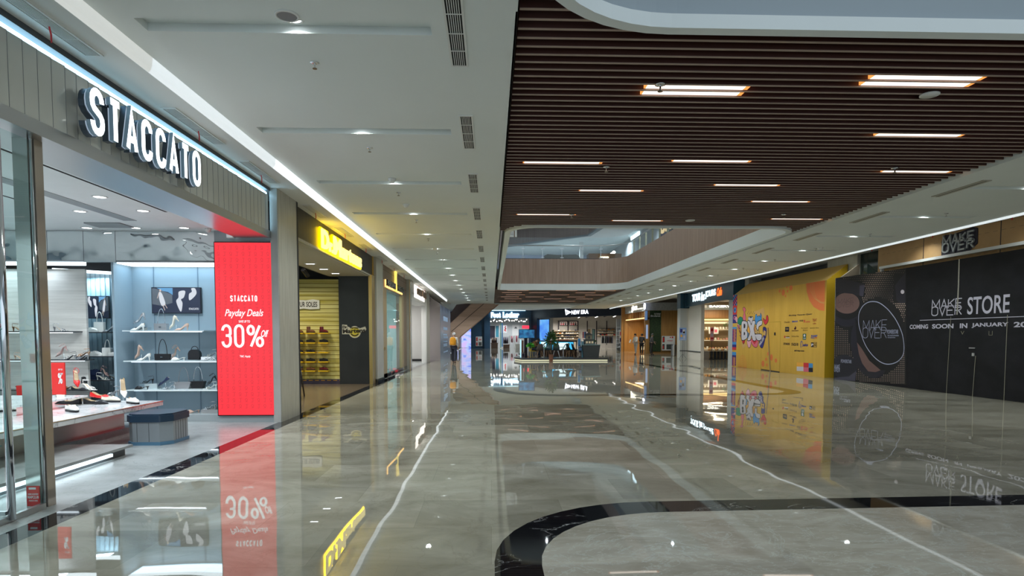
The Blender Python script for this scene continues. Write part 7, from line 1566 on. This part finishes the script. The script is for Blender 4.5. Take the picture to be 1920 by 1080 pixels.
# low screen wall
f_ = kf(39.6); r = pxrect(f_, 1009, 638.5, 1081.5, 671); t = thing('screen_console', 'long dark wooden console with bright blue display screens in the kiosk', 'console', f_.P((r[0]+r[1])/2, kh)); WDK = planks('walnut_dark', (.05, .025, .015), (.09, .045, .028), 'z', grain=10)
z1_, z0_ = r[3], kh
b = MB(f_); b.box(r[0], r[1], z1_-.06, z1_, -.3, .02, WDK); b.box(r[0], r[0]+.08, z0_, z1_, -.3, .02, WDK); b.box(r[1]-.06, r[1], z0_, z1_, -.3, .02, WDK); b.box(r[0], r[1], z0_, z0_+.42, -.3, .0, WDK); b.box(r[0], r[1], z0_, z1_, -.3, -.25, WDK); b.build('body', parent=t)
SB1 = em('cyan_screen', (.06, .52, .90), 1.15); SB2 = em('bright_screen', (.75, .95, .98), 1.2); SB3 = em('green_screen', (.05, .35, .08), .9)
def scr(x0, x1, y0, y1):
    q = pxrect(f_, x0, y0, x1, y1); b = MB(f_); b.box(*q, -.06, -.02, SB1); b.box(q[0]+(q[1]-q[0])*.15, q[0]+(q[1]-q[0])*.75, q[2]+(q[3]-q[2])*.25, q[2]+(q[3]-q[2])*.95, -.02, -.015, SB2); b.box(q[0], q[1], q[2], q[2]+(q[3]-q[2])*.12, -.014, -.01, SB3)
    b.stroke([(q[0]+(q[1]-q[0])*.45, q[2]+.15), (q[0]+(q[1]-q[0])*.6, q[2]+(q[3]-q[2])*.75), (q[0]+(q[1]-q[0])*.8, q[2]+(q[3]-q[2])*.9)], .05, -.012, -.008, MATS['teal_banner']); b.build('screen', parent=t)
scr(1036, 1075, 641.5, 662); scr(1012, 1027.5, 640.5, 653)
b = MB(f_); q = pxrect(f_, 1076, 641, 1080, 668); b.box(*q, -.04, -.02, em('warm_niche', (.8, .65, .45), .6)); q = pxrect(f_, 1029.5, 641, 1033.5, 648); b.box(*q, -.02, .0, RED); b.build('niche', parent=t)
toy = pxrect(kf(39.5), 1049, 635, 1066, 638.5); b = MB(); b.bbox(toy[0], toy[1], 39.4, 39.6, toy[2], toy[3]-.05, mat('pink_orange_plastic', (.75, .25, .18), .4), .04); b.build('display_box', label='pink and orange box lying on top of the kiosk console', cat='box')
# chairs
def shell_chair(px, y, ang, lab, m, leg):
    x = kf(y).uv(px, 660)[0]; t = thing('shell_chair', lab, 'chair', (x, y, kh), 'shell chairs in the kiosk'); R = Matrix.Rotation(ang, 3, 'Z'); o = Vector((x, y, kh))
    def tf(b, nm): b.v = [R@v+o for v in b.v]; return b.build(nm, parent=t)
    b = MB(); n = 12; rows = []
    for zz, yy, w, cv in ((.45, .20, .20, .03), (.43, .08, .22, .05), (.43, -.08, .22, .06), (.48, -.18, .22, .07), (.62, -.22, .21, .06), (.76, -.25, .18, .04), (.84, -.27, .12, .02)): rows.append([(w*math.sin(rad(-80+160*k/n)), yy+cv*(1-math.cos(rad(-80+160*k/n)))*1.4*(1 if zz > .44 else .2), zz+(cv*(1-math.cos(rad(-80+160*k/n))) if zz <= .48 else 0)) for k in range(n+1)])
    vs = [p for r_ in rows for p in r_]; w_ = n+1; fs = [(i*w_+k, i*w_+k+1, (i+1)*w_+k+1, (i+1)*w_+k) for i in range(len(rows)-1) for k in range(n)]; b.add(vs, fs, m, True); b.add([(x_, y_-.0, z_-.018) for x_, y_, z_ in vs], [f[::-1] for f in fs], m, True); tf(b, 'seat')
    for sx_ in (-1, 1):
        for sy_ in (-1, 1): b = MB(); b.cyl((sx_*.10, sy_*.1, .42), (sx_*.22, sy_*.20, 0), .018, .012, leg, 7); tf(b, 'leg')
    b = MB(); 
    for sx_ in (-1, 1): b.cyl((sx_*.14, -.14, .30), (-sx_*.14, .14, .36), .006, .006, P_K, 5)
    tf(b, 'brace')
SHG2 = mat('grey_brown_shell', (.13, .11, .10), .5); SHD = mat('slate_shell', (.08, .11, .12), .5); LGW = mat('beech_leg', (.45, .27, .13), .5); LGM = mat('pale_metal_leg', (.6, .62, .62), .3, .6)
shell_chair(1011, 37.3, rad(15), 'large brown-grey shell chair with beech legs in front of the seated person', SHG2, LGW)
shell_chair(1043, 37.8, rad(-10), 'slate grey shell chair right of the potted tree', SHD, LGM)
shell_chair(1027, 38.6, rad(20), 'pale teal shell chair behind the potted tree', mat('teal_shell', (.16, .28, .30), .5), LGW)
shell_chair(1069, 38.3, rad(-70), 'black shell chair seen from the side before the screens', mat('black_shell', (.02, .03, .03), .5), LGW)
shell_chair(1060, 38.9, rad(60), 'light shell chair at the small kiosk table', mat('cream_shell', (.45, .45, .38), .5), LGW)
shell_chair(1079, 38.6, rad(-80), 'dark blue shell chair beside the console end', mat('blue_shell', (.03, .08, .12), .5), LGW)
for px, y, lab in ((1020, 38.1, 'small white round table beside the seated person'), (1056, 38.3, 'small pale round table among the shell chairs')):
    x = kf(y).uv(px, 660)[0]; t = thing('round_table', lab, 'table', (x, y, kh)); b = MB(); b.cyl((x, y, kh+.60), (x, y, kh+.63), .3, .3, mat('pale_table', (.5, .56, .56), .4), 20); b.build('tabletop', parent=t); b = MB(); b.cyl((x, y, kh), (x, y, kh+.6), .03, .03, CHROME, 8); b.lathe([(.2, 0), (.18, .02), (0, .03)], (x, y, kh), CHROME, 16); b.build('pedestal', parent=t)
# counter with a tapering front, and the house model
f_ = kf(37.6); r = pxrect(f_, 1092, 647, 1125.5, 672); t = thing('kiosk_counter', 'dark grey counter with a tapering front at the right of the kiosk', 'counter', f_.P((r[0]+r[1])/2, kh)); CG = mat('charcoal_laminate', (.055, .06, .06), .45)
q = [f_.uv(1092.5, 647), f_.uv(1125.5, 647), (f_.uv(1122.5, 671)[0], kh), (f_.uv(1095, 671)[0], kh)]
b = MB(f_); b.prism(q, -1.0, 0, CG); b.build('body', parent=t); zt_ = q[0][1]
b = MB(f_); b.box(q[0][0]-.15, q[1][0]+.03, zt_, zt_+.03, -1.05, .03, MATS['green_glass_shelf']); b.build('glass_top', parent=t)
x0, x1 = f_.uv(1098, 640)[0], f_.uv(1114, 640)[0]; t = thing('house_model', 'grey architectural house model in a display case on the counter', 'model', ((x0+x1)/2, 38.1, zt_+.03))
HM = mat('model_grey', (.16, .17, .16), .6); HM2 = mat('model_beige', (.35, .30, .22), .6); zb_ = zt_+.03
b = MB(); b.box(x0, x1, 37.8, 38.4, zb_, zb_+.30, HM); b.box(x0+.1, x1-.08, 37.9, 38.4, zb_+.30, zb_+.58, HM2); b.build('walls', parent=t)
b = MB(); b.box(x0-.05, x1+.05, 37.72, 38.42, zb_+.29, zb_+.32, DGREY); xm = (x0+x1)/2
b.v += []; b.loft([[(x0+.02, y, zb_+.58), (xm, y, zb_+.72), (x1-.02, y, zb_+.58)] for y in (37.8, 38.42)], DGREY, smooth=False); b.build('roof', parent=t)
b = MB(); 
for i in range(3): b.box(x0+.06+i*.17, x0+.16+i*.17, 37.79, 37.81, zb_+.08, zb_+.2, em('model_window', (.8, .65, .4), .5))
b.box(xm-.06, xm+.06, 37.88, 37.91, zb_+.36, zb_+.5, DGREY); b.build('window', parent=t)
x = f_.uv(1117, 640)[0]; leafplant('small_plant', 'small dark green plant on the kiosk counter beside the house model', (x, 37.9, zt_+.03), .12, .22, 40, PL_G, mat('small_pot', (.2, .2, .2), .5), .05, .07, ls=.06)
# info stands
f_ = kf(38.0)
for x0, x1, y0, y1, lab, c1, c2_ in ((1083, 1089, 634, 657, 'tall information board with a blue photo beside the console', SWH, P_BL), (1085, 1091, 650, 661, 'small black framed tablet stand left of the grey counter', P_K, PBL)):
    r = pxrect(f_, x0, y0, x1, y1); t = thing('information_board', lab, 'sign', f_.P((r[0]+r[1])/2, kh)); b = MB(f_); b.box(r[0], r[1], r[2], r[3], -.04, 0, c1); b.build('board', parent=t); b = MB(f_); b.box(r[0]+.03, r[1]-.03, r[2]+(r[3]-r[2])*.35, r[3]-.04, 0, .01, c2_); b.build('print', parent=t)
    b = MB(f_); b.box((r[0]+r[1])/2-.02, (r[0]+r[1])/2+.02, kh, r[2], -.04, -.01, P_K); b.build('post', parent=t)
b = MB(); r = pxrect(f_, 1090, 640, 1094, 671); b.box(r[0], r[1], 37.9, 38.3, kh, r[3], mat('cyan_glass_side', (.10, .25, .32), .15)); b.build('glass_cabinet', label='narrow blue-green glass cabinet left of the grey counter', cat='cabinet')
f_ = kf(38.3); r = pxrect(f_, 976, 637, 982, 671); b = MB(f_); b.box(r[0], r[1], kh, r[3], -.2, 0, SWH); b.box(r[0]+.07, r[1]-.02, kh+.1, r[3]-.05, 0, .02, planks('reddish_panel', (.12, .05, .025), (.18, .08, .04), 'z')); b.box(r[0]-.02, r[0]+.03, kh, r[3], 0, .03, em('cyan_edge_light', (.4, .8, 1), 1.5)); b.build('display_stand', label='narrow white and brown display stand under the television', cat='stand')
r = pxrect(f_, 977, 661, 983, 671); b = MB(f_); b.box(r[0], r[1], kh, r[3], .3, .6, mat('mauve_box', (.2, .15, .17), .5)); b.box(r[0]+.04, r[1]-.04, kh+.05, r[3]-.05, .6, .61, P_K); b.build('small_speaker', label='small mauve box standing at the foot of the television stand', cat='box')
# plants
PG2 = noisy('bright_green_leaf', (.04, .30, .02), (.10, .50, .05), nscale=6, rough=.5)
x = kf(37.2).uv(1030.5, 660)[0]; z = 0
leafplant('potted_tree', 'tall dark potted tree in a terracotta brown pot in front of the platform', (x, 36.3, 0), .42, 1.25, 260, PL_G, mat('terracotta_brown', (.22, .09, .05), .5), .14, .42, stem=True, ls=.13)
x = kf(37.3).uv(994.5, 660)[0]; leafplant('potted_plant', 'bright green leafy plant on a yellow stand at the left of the kiosk', (x, 37.3, kh+.42), .22, .30, 70, PG2, mat('yellow_stand_pot', (.55, .38, .08), .5), .09, .14, ls=.14)
b = MB(); 
for a_ in range(4): b.cyl((x+.09*math.cos(a_*PI/2), 37.3+.09*math.sin(a_*PI/2), kh+.42), (x+.15*math.cos(a_*PI/2), 37.3+.15*math.sin(a_*PI/2), kh), .012, .012, MATS['yellow_stand_pot'], 6)
b.cyl((x, 37.3, kh+.38), (x, 37.3, kh+.42), .11, .11, MATS['yellow_stand_pot'], 12); b.build('plant_stand', label='yellow four-legged stand under the bright green plant', cat='stand')
x = kf(37.6).uv(972, 660)[0]; leafplant('potted_plant', 'small dark green plant at the left corner of the kiosk platform', (x+.25, 38.4, kh), .2, .25, 40, PL_G, mat('small_pot', (.2, .2, .2), .5), .07, .08, ls=.08)

# ================================================================== UPPER LEVEL
yr = 36.0
f_ = front(yr)
t = thing('glass_railing', 'glass railing with steel posts along the far edge of the void above', 'railing', (4, yr, 5.95)); zr_ = f_.uv(1000, 460)[1]; zg = f_.uv(1000, 445)[1]
rx0, rx1 = .5, 7.0
pth = [(.5, 36.05), (6.0, 36.05)]+[(6.05+1.7*math.sin(rad(a_)), 34.35+1.7*math.cos(rad(a_))) for a_ in range(5, 91, 17)]+[(7.78, 15.2)]
b = MB(); wall_along(b, [(x, y) for x, y in pth], 5.95, zg, .02, RAILG); b.build('glass', parent=t)
b = MB(); b.tube([(x, y, zr_) for x, y in pth], .035, STEEL, 8); b.build('handrail', parent=t)
b = MB(); b.tube([(x, y, 5.965) for x, y in pth], .03, P_K, 6); b.build('base_channel', parent=t)
for k in range(6): x = .72+1.13*k; b = MB(); b.box(x-.012, x+.012, yr+.06, yr+.10, 5.95, zr_, STEEL); b.box(x-.10, x+.10, yr+.0, yr+.05, 6.52, 6.56, STEEL); b.box(x-.10, x+.10, yr+.0, yr+.05, 6.02, 6.05, STEEL); b.build('post', parent=t)
for k in range(14): y = 34-1.3*k; b = MB(); b.box(7.80, 7.88, y-.03, y+.03, 5.95, zr_, mat('gold_beige_post', (.42, .38, .26), .4)); b.build('post', parent=t)
f_ = front(44); card(f_, 1100, 1160, 479, 492, mat('upper_counter_brown', (.18, .09, .04), .5), 'upper_counter', 'long brown counter on the upper level beyond the railing', 'counter', 1)
f_ = front(40.5); r = pxrect(f_, 1023, 477, 1090, 487); b = MB(f_); q = lambda x, y: f_.uv(x, y); b.prism([q(1023, 487), q(1021, 479), q(1027, 476.5), q(1045, 478), q(1080, 477), q(1086, 480), q(1088, 487)], -1, 0, mat('olive_sofa', (.10, .10, .085), .7)); b.build('sofa', label='long dark olive sofa on the upper level behind the railing', cat='sofa')
f_ = front(42.9); r = pxrect(f_, 1125, 481, 1141, 484); b = MB(f_); text(b, 'THE KITCHEN', *r, 0, em('warm_sign_glow', (1, .92, .6), 3), .03, th=.05); b.build('shop_sign', label='tiny glowing sign above the brown upper level counter', cat='sign')
for px, py in ((1151, 473), (1147.5, 476), (1142.5, 480)): p = aty(px, py, 44); b = MB(); b.lathe([(.0, -.12), (.12, -.05), (.12, .05), (0, .12)], p, em('pendant_glow', (1, .97, .9), 4), 10); b.build('pendant_lamp', label='round glowing pendant lamp over the upper counter, %s' % {1151: 'highest one', 1147.5: 'middle one', 1142.5: 'lowest one'}[px], cat='lamp', group='pendants over the upper counter')
fu2 = rightwall(10.5); a_, c_ = fu2.uv(1184, 452), fu2.uv(1200, 438)
b = MB(fu2); text(b, 'COTTON', a_[0], c_[0], (a_[1]), a_[1]+.5, .02, em('white_blue_sign', (.7, .9, 1), 3.5), .06, th=.06); b.build('shop_sign', label='glowing white sign on the upper level right shopfront seen through the railing', cat='sign')
a_, c_ = fu2.uv(1238, 436), fu2.uv(1262, 422); b = MB(fu2); b.box(a_[0], c_[0], a_[1]-.9, a_[1]+1.2, .0, .05, P_K); text(b, 'ON', a_[0]+.2, c_[0]-.2, a_[1]-.2, a_[1]+.8, .05, em('warm_outline_sign', (1, .75, .4), .9), .03, th=.05); b.build('shop_sign', label='warm glowing sign on the upper shopfront at the top edge of the void', cat='sign')
for x_, y_ in ((2, 52.5), (6, 50), (10, 47), (3, 60), (8, 60), (9, 38), (9, 30), (9.4, 22)): spot('upper_level_fill', (x_, y_, 8.8), 480, (.72, .88, 1))  # bare spots without fittings, filling the upper level with light
t = thing('hanging_sign', 'white directory sign hanging from the ceiling edge at the left corner of the void', 'sign', (1.1, 30, 6.3)); f_ = front(30)
r = pxrect(f_, 949, 428, 963.5, 444.5); b = MB(f_); b.box(*r, 0, .05, mat('sign_board_white', (.62, .62, .58), .5)); r2 = pxrect(f_, 965.3, 428, 969, 444.5); b.box(*r2, 0, .05, MATS['sign_board_white']); b.box(r[1], r2[0], r[2], r[3]+.4, 0, .03, mat('brown_sign_core', (.16, .10, .05), .5)); b.build('board', parent=t)
b = MB(f_); r = pxrect(f_, 956, 431, 962.5, 434); text(b, '11/TG', *r, .05, P_K, .03); 
for k, py in enumerate((436, 438, 440)): r = pxrect(f_, 955+k, py, 962.5, py+1.2); text(b, ('Food Court', 'Cinema', 'Parking')[k], *r, .05, P_K, .02)
b.build('lettering', parent=t)

# ================================================================== PEOPLE
def skin_body(name, pts, edges, radii, m, root, parent, sub=2):
    me = bpy.data.meshes.new(name); me.from_pydata([tuple(p) for p in pts], edges, []); o = bpy.data.objects.new(name, me); COL.objects.link(o)
    sk = o.modifiers.new('skin', 'SKIN'); 
    for i, r_ in enumerate(radii): v = me.skin_vertices[0].data[i]; v.radius = (r_, r_) if not isinstance(r_, tuple) else r_
    me.skin_vertices[0].data[root].use_root = True; sk.use_smooth_shade = True
    s_ = o.modifiers.new('sub', 'SUBSURF'); s_.levels = sub; s_.render_levels = sub; me.materials.append(m)
    if parent is not None: o.parent = parent
    return o
SKINM = mat('skin', (.48, .29, .20), .55); HAIR = mat('black_hair', (.012, .010, .010), .5)
def person(lab, loc, yaw, J, top, trous, shoe_m, hair_extra=None, hijab=None):
    """J: joint dict in local metres, facing -y"""
    t = thing('person', lab, 'person', loc); t.rotation_euler = (0, 0, yaw)
    nm = ['pel', 'sp', 'ch', 'nk', 'hd0', 'hd1', 'sL', 'eL', 'wL', 'sR', 'eR', 'wR', 'hL', 'kL', 'aL', 'tL', 'hR', 'kR', 'aR', 'tR']; pts = [Vector(J[k]) for k in nm]; ix = {k: i for i, k in enumerate(nm)}
    ed = [('pel', 'sp'), ('sp', 'ch'), ('ch', 'nk'), ('nk', 'hd0'), ('hd0', 'hd1'), ('ch', 'sL'), ('sL', 'eL'), ('eL', 'wL'), ('ch', 'sR'), ('sR', 'eR'), ('eR', 'wR'), ('pel', 'hL'), ('hL', 'kL'), ('kL', 'aL'), ('aL', 'tL'), ('pel', 'hR'), ('hR', 'kR'), ('kR', 'aR'), ('aR', 'tR')]
    R = dict(pel=.12, sp=.11, ch=.13, nk=.05, hd0=.075, hd1=.085, sL=.06, eL=.042, wL=.028, sR=.06, eR=.042, wR=.028, hL=.085, kL=.058, aL=.038, tL=.03, hR=.085, kR=.058, aR=.038, tR=.03)
    E_2 = [(ix[a], ix[c]) for a, c in ed]; rd = [R[k] for k in nm]
    for s_ in 'LR':
        w = Vector(J['w'+s_]); d = (w-Vector(J['e'+s_])).normalized(); side = d.cross(Vector((0, 1, .01))).normalized(); palm = len(pts); pts.append(w+d*.06); rd.append((.028, .016)); E_2.append((ix['w'+s_], palm))
        for k, (off, ln) in enumerate(((-.028, .06), (-.010, .075), (.010, .07), (.027, .055))): i0 = len(pts); pts.append(w+d*.095+side*off); rd.append(.009); pts.append(w+d*(.095+ln)+side*off*1.2+Vector((0, -.012, -.012))); rd.append(.008); E_2 += [(palm, i0), (i0, i0+1)]
        i0 = len(pts); pts.append(w+d*.05-side*.04+Vector((0, -.01, 0))); rd.append(.010); pts.append(w+d*.085-side*.05+Vector((0, -.015, -.01))); rd.append(.009); E_2 += [(ix['w'+s_], i0), (i0, i0+1)]
    skin_body('body', pts, E_2, rd, SKINM, 0, t)
    def sub_(name, keys, edges, rr, m): return skin_body(name, [Vector(J[k]) for k in keys], [(keys.index(a), keys.index(c)) for a, c in edges], rr, m, 0, t)
    sub_('jacket', ['pel', 'sp', 'ch', 'nk2' if 'nk2' in J else 'nk', 'sL', 'eL', 'wL', 'sR', 'eR', 'wR'], [('pel', 'sp'), ('sp', 'ch'), ('ch', 'nk2' if 'nk2' in J else 'nk'), ('ch', 'sL'), ('sL', 'eL'), ('eL', 'wL'), ('ch', 'sR'), ('sR', 'eR'), ('eR', 'wR')], [.155, .145, .16, .065, .08, .06, .042, .08, .06, .042], top)
    sub_('trousers', ['pel', 'hL', 'kL', 'aL', 'hR', 'kR', 'aR'], [('pel', 'hL'), ('hL', 'kL'), ('kL', 'aL'), ('pel', 'hR'), ('hR', 'kR'), ('kR', 'aR')], [.135, .105, .075, .055, .105, .075, .055], trous)
    for s_ in 'LR': sub_('shoe', ['a'+s_, 't'+s_], [('a'+s_, 't'+s_)], [.052, .042], shoe_m)
    h = Vector(J['hd1']); b = MB(); f0 = (Vector(J['face'])).normalized(); R_ = f0.to_track_quat('-Y', 'Z').to_matrix()
    def hp(x, y, z): return tuple(h+R_@Vector((x, y, z)))
    rg = []
    for z_, r_, yo in ((-.06, .085, .025), (-.01, .098, .02), (.04, .100, .012), (.08, .075, .01), (.105, .03, .01)): rg.append([hp(r_*math.sin(a_), yo+r_*1.08*math.cos(a_)*(1 if math.cos(a_) > -.3 or z_ > .03 else .2), z_) for a_ in [2*PI*k/12 for k in range(12)]])
    hm = hijab or HAIR
    b.loft(rg, hm); o = b.build('headscarf' if hijab else 'hair', parent=t, origin=(0, 0, 0)); o.location = (0, 0, 0)
    for nm_, m_, parts in (('eye', P_K, [(-.033, -.092, .0), (.033, -.092, .0)]), ('nose', SKINM, [(0, -.10, -.025)]), ('mouth', mat('lip', (.35, .12, .10), .5), [(0, -.09, -.055)]), ('ear', SKINM, [(-.088, .0, -.02), (.088, .0, -.02)])):
        for (x_, y_, z_) in parts: b = MB(); c_ = hp(x_, y_, z_); s_ = dict(eye=.010, nose=.014, mouth=.016, ear=.018)[nm_]; b.lathe([(0, -s_), (s_, 0), (0, s_)], c_, m_, 8); o = b.build(nm_, parent=t, origin=(0, 0, 0)); o.location = (0, 0, 0)
    return t
def standing(st=.12, bend=0, armf=(0, 0)):
    return dict(pel=(0, 0, .93), sp=(0, .0, 1.08), ch=(0, .0-bend*.1, 1.30), nk=(0, -bend*.15, 1.44), hd0=(0, -.01-bend*.2, 1.52), hd1=(0, -.02-bend*.25, 1.60), sL=(.17, -bend*.1, 1.37), eL=(.22, .02-armf[0]*.15, 1.10), wL=(.22, -.05-armf[0]*.25, .88+armf[0]*.2), sR=(-.17, -bend*.1, 1.37), eR=(-.22, .02-armf[1]*.15, 1.10), wR=(-.22, -.05-armf[1]*.25, .88+armf[1]*.2), hL=(.09, 0, .88), kL=(.10, -st*.6, .49), aL=(.10, -st, .08), tL=(.10, -st-.14, .03), hR=(-.09, 0, .88), kR=(-.10, st*.3, .49), aR=(-.10, st, .09), tR=(-.10, st-.14, .03), face=(0, -1, -.1))
cl = lambda n, c: mat(n, c, .8)
p = atz(851, 681, 0); J = standing(.22, .2, (.4, 0))
w = person('person in a white headscarf with an orange backpack walking away beside the glossy hoarding', (p.x, p.y, 0), rad(170), J, cl('white_shirt', (.6, .6, .6)), cl('dark_jeans', (.03, .035, .06)), P_K, hijab=cl('pale_headscarf', (.5, .5, .52)))
R_ = Matrix.Rotation(rad(170), 3, 'Z'); bp = p+R_@Vector((0, .22, 1.2)); t = thing('backpack', 'orange backpack on the walking person at the left', 'backpack', (bp.x, bp.y, 1.0)); ORB = cl('orange_cloth', (.75, .32, .02))
b = MB(); b.loft([[(bp.x+w_*math.cos(a_), bp.y-.02+d_*math.sin(a_), 1.0+z_) for a_ in [2*PI*k/10 for k in range(10)]] for z_, w_, d_ in ((0, .12, .07), (.03, .17, .10), (.25, .18, .11), (.38, .15, .09), (.44, .07, .04))], ORB); b.build('body', parent=t)
b = MB(); b.loft([[(bp.x+w_*math.cos(a_), bp.y-.11+d_*math.sin(a_), 1.03+z_) for a_ in [2*PI*k/8 for k in range(8)]] for z_, w_, d_ in ((0, .09, .04), (.08, .12, .05), (.16, .09, .03))], ORB); b.build('pocket', parent=t)
# seated person leaning over the table
x = kf(38.0).uv(1003, 660)[0]
J = dict(pel=(0, .05, .50), sp=(0, .0, .65), ch=(0, -.12, .86), nk=(0, -.22, .98), hd0=(0, -.29, 1.03), hd1=(0, -.36, 1.07), sL=(.16, -.12, .92), eL=(.20, -.26, .70), wL=(.08, -.46, .68), sR=(-.16, -.12, .92), eR=(-.20, -.26, .70), wR=(-.06, -.46, .70), hL=(.09, .02, .48), kL=(.12, -.38, .47), aL=(.12, -.36, .08), tL=(.12, -.50, .03), hR=(-.09, .02, .48), kR=(-.12, -.40, .47), aR=(-.14, -.42, .08), tR=(-.14, -.56, .03), face=(0, -1, -.9))
person('person in an ochre jacket sitting bent over a phone at the kiosk', (x-.1, 38.2, kh), rad(62), J, cl('ochre_cloth', (.16, .08, .025)), cl('navy_trousers', (.01, .018, .035)), P_K)
t = thing('kiosk_stool', 'yellow backed chair under the seated person in the kiosk', 'chair', (x-.1, 38.2, kh)); b = MB(); b.box(x-.33, x+.1, 38.0, 38.4, kh+.36, kh+.40, mat('yellow_chair', (.60, .42, .04), .5)); b.build('seat', parent=t); b = MB(); b.box(x-.36, x-.33, 38.0, 38.4, kh+.40, kh+.75, MATS['yellow_chair']); b.build('backrest', parent=t)
for sx_ in (-.3, .07):
    for sy_ in (38.03, 38.37): b = MB(); b.cyl((x+sx_, sy_, kh), (x+sx_, sy_, kh+.36), .012, .012, LGM, 6); b.build('leg', parent=t)
# group at the timber cafe
for px, pf, yw, top, tr, lab, hj in ((1192, 665, -60, cl('white_blouse', (.62, .60, .58)), cl('pale_trousers', (.40, .38, .36)), 'person in white holding a paper, left of the group at the timber cafe', cl('black_scarf', (.02, .02, .02))), (1203, 664.5, 150, cl('charcoal_top', (.05, .045, .045)), cl('black_trousers', (.015, .015, .018)), 'person in dark grey in the middle of the group at the timber cafe', None), (1221, 666, 90, cl('dark_grey_coat', (.09, .085, .09)), cl('brown_black_trousers', (.03, .025, .025)), 'person in a dark coat standing before the hedge panel', cl('grey_scarf', (.10, .09, .09)))):
    p = atz(px, pf, 0); person(lab, (p.x, p.y, 0), rad(yw), standing(.1, .3, (.9, .5)), top, tr, P_K, hijab=hj)
p = atz(1191, 665, 0); b = MB(); c_ = p+Vector((-.45, -.05, 1.12)); b.prism([(c_.x-.10, c_.y), (c_.x+.02, c_.y), (c_.x+.02, c_.y+.02), (c_.x-.10, c_.y+.02)], c_.z-.15, c_.z+.12, SWH); o = b.build('paper_sheet', label='white paper sheet held by the person in white at the timber cafe', cat='paper'); o.rotation_euler = (0, rad(25), 0)
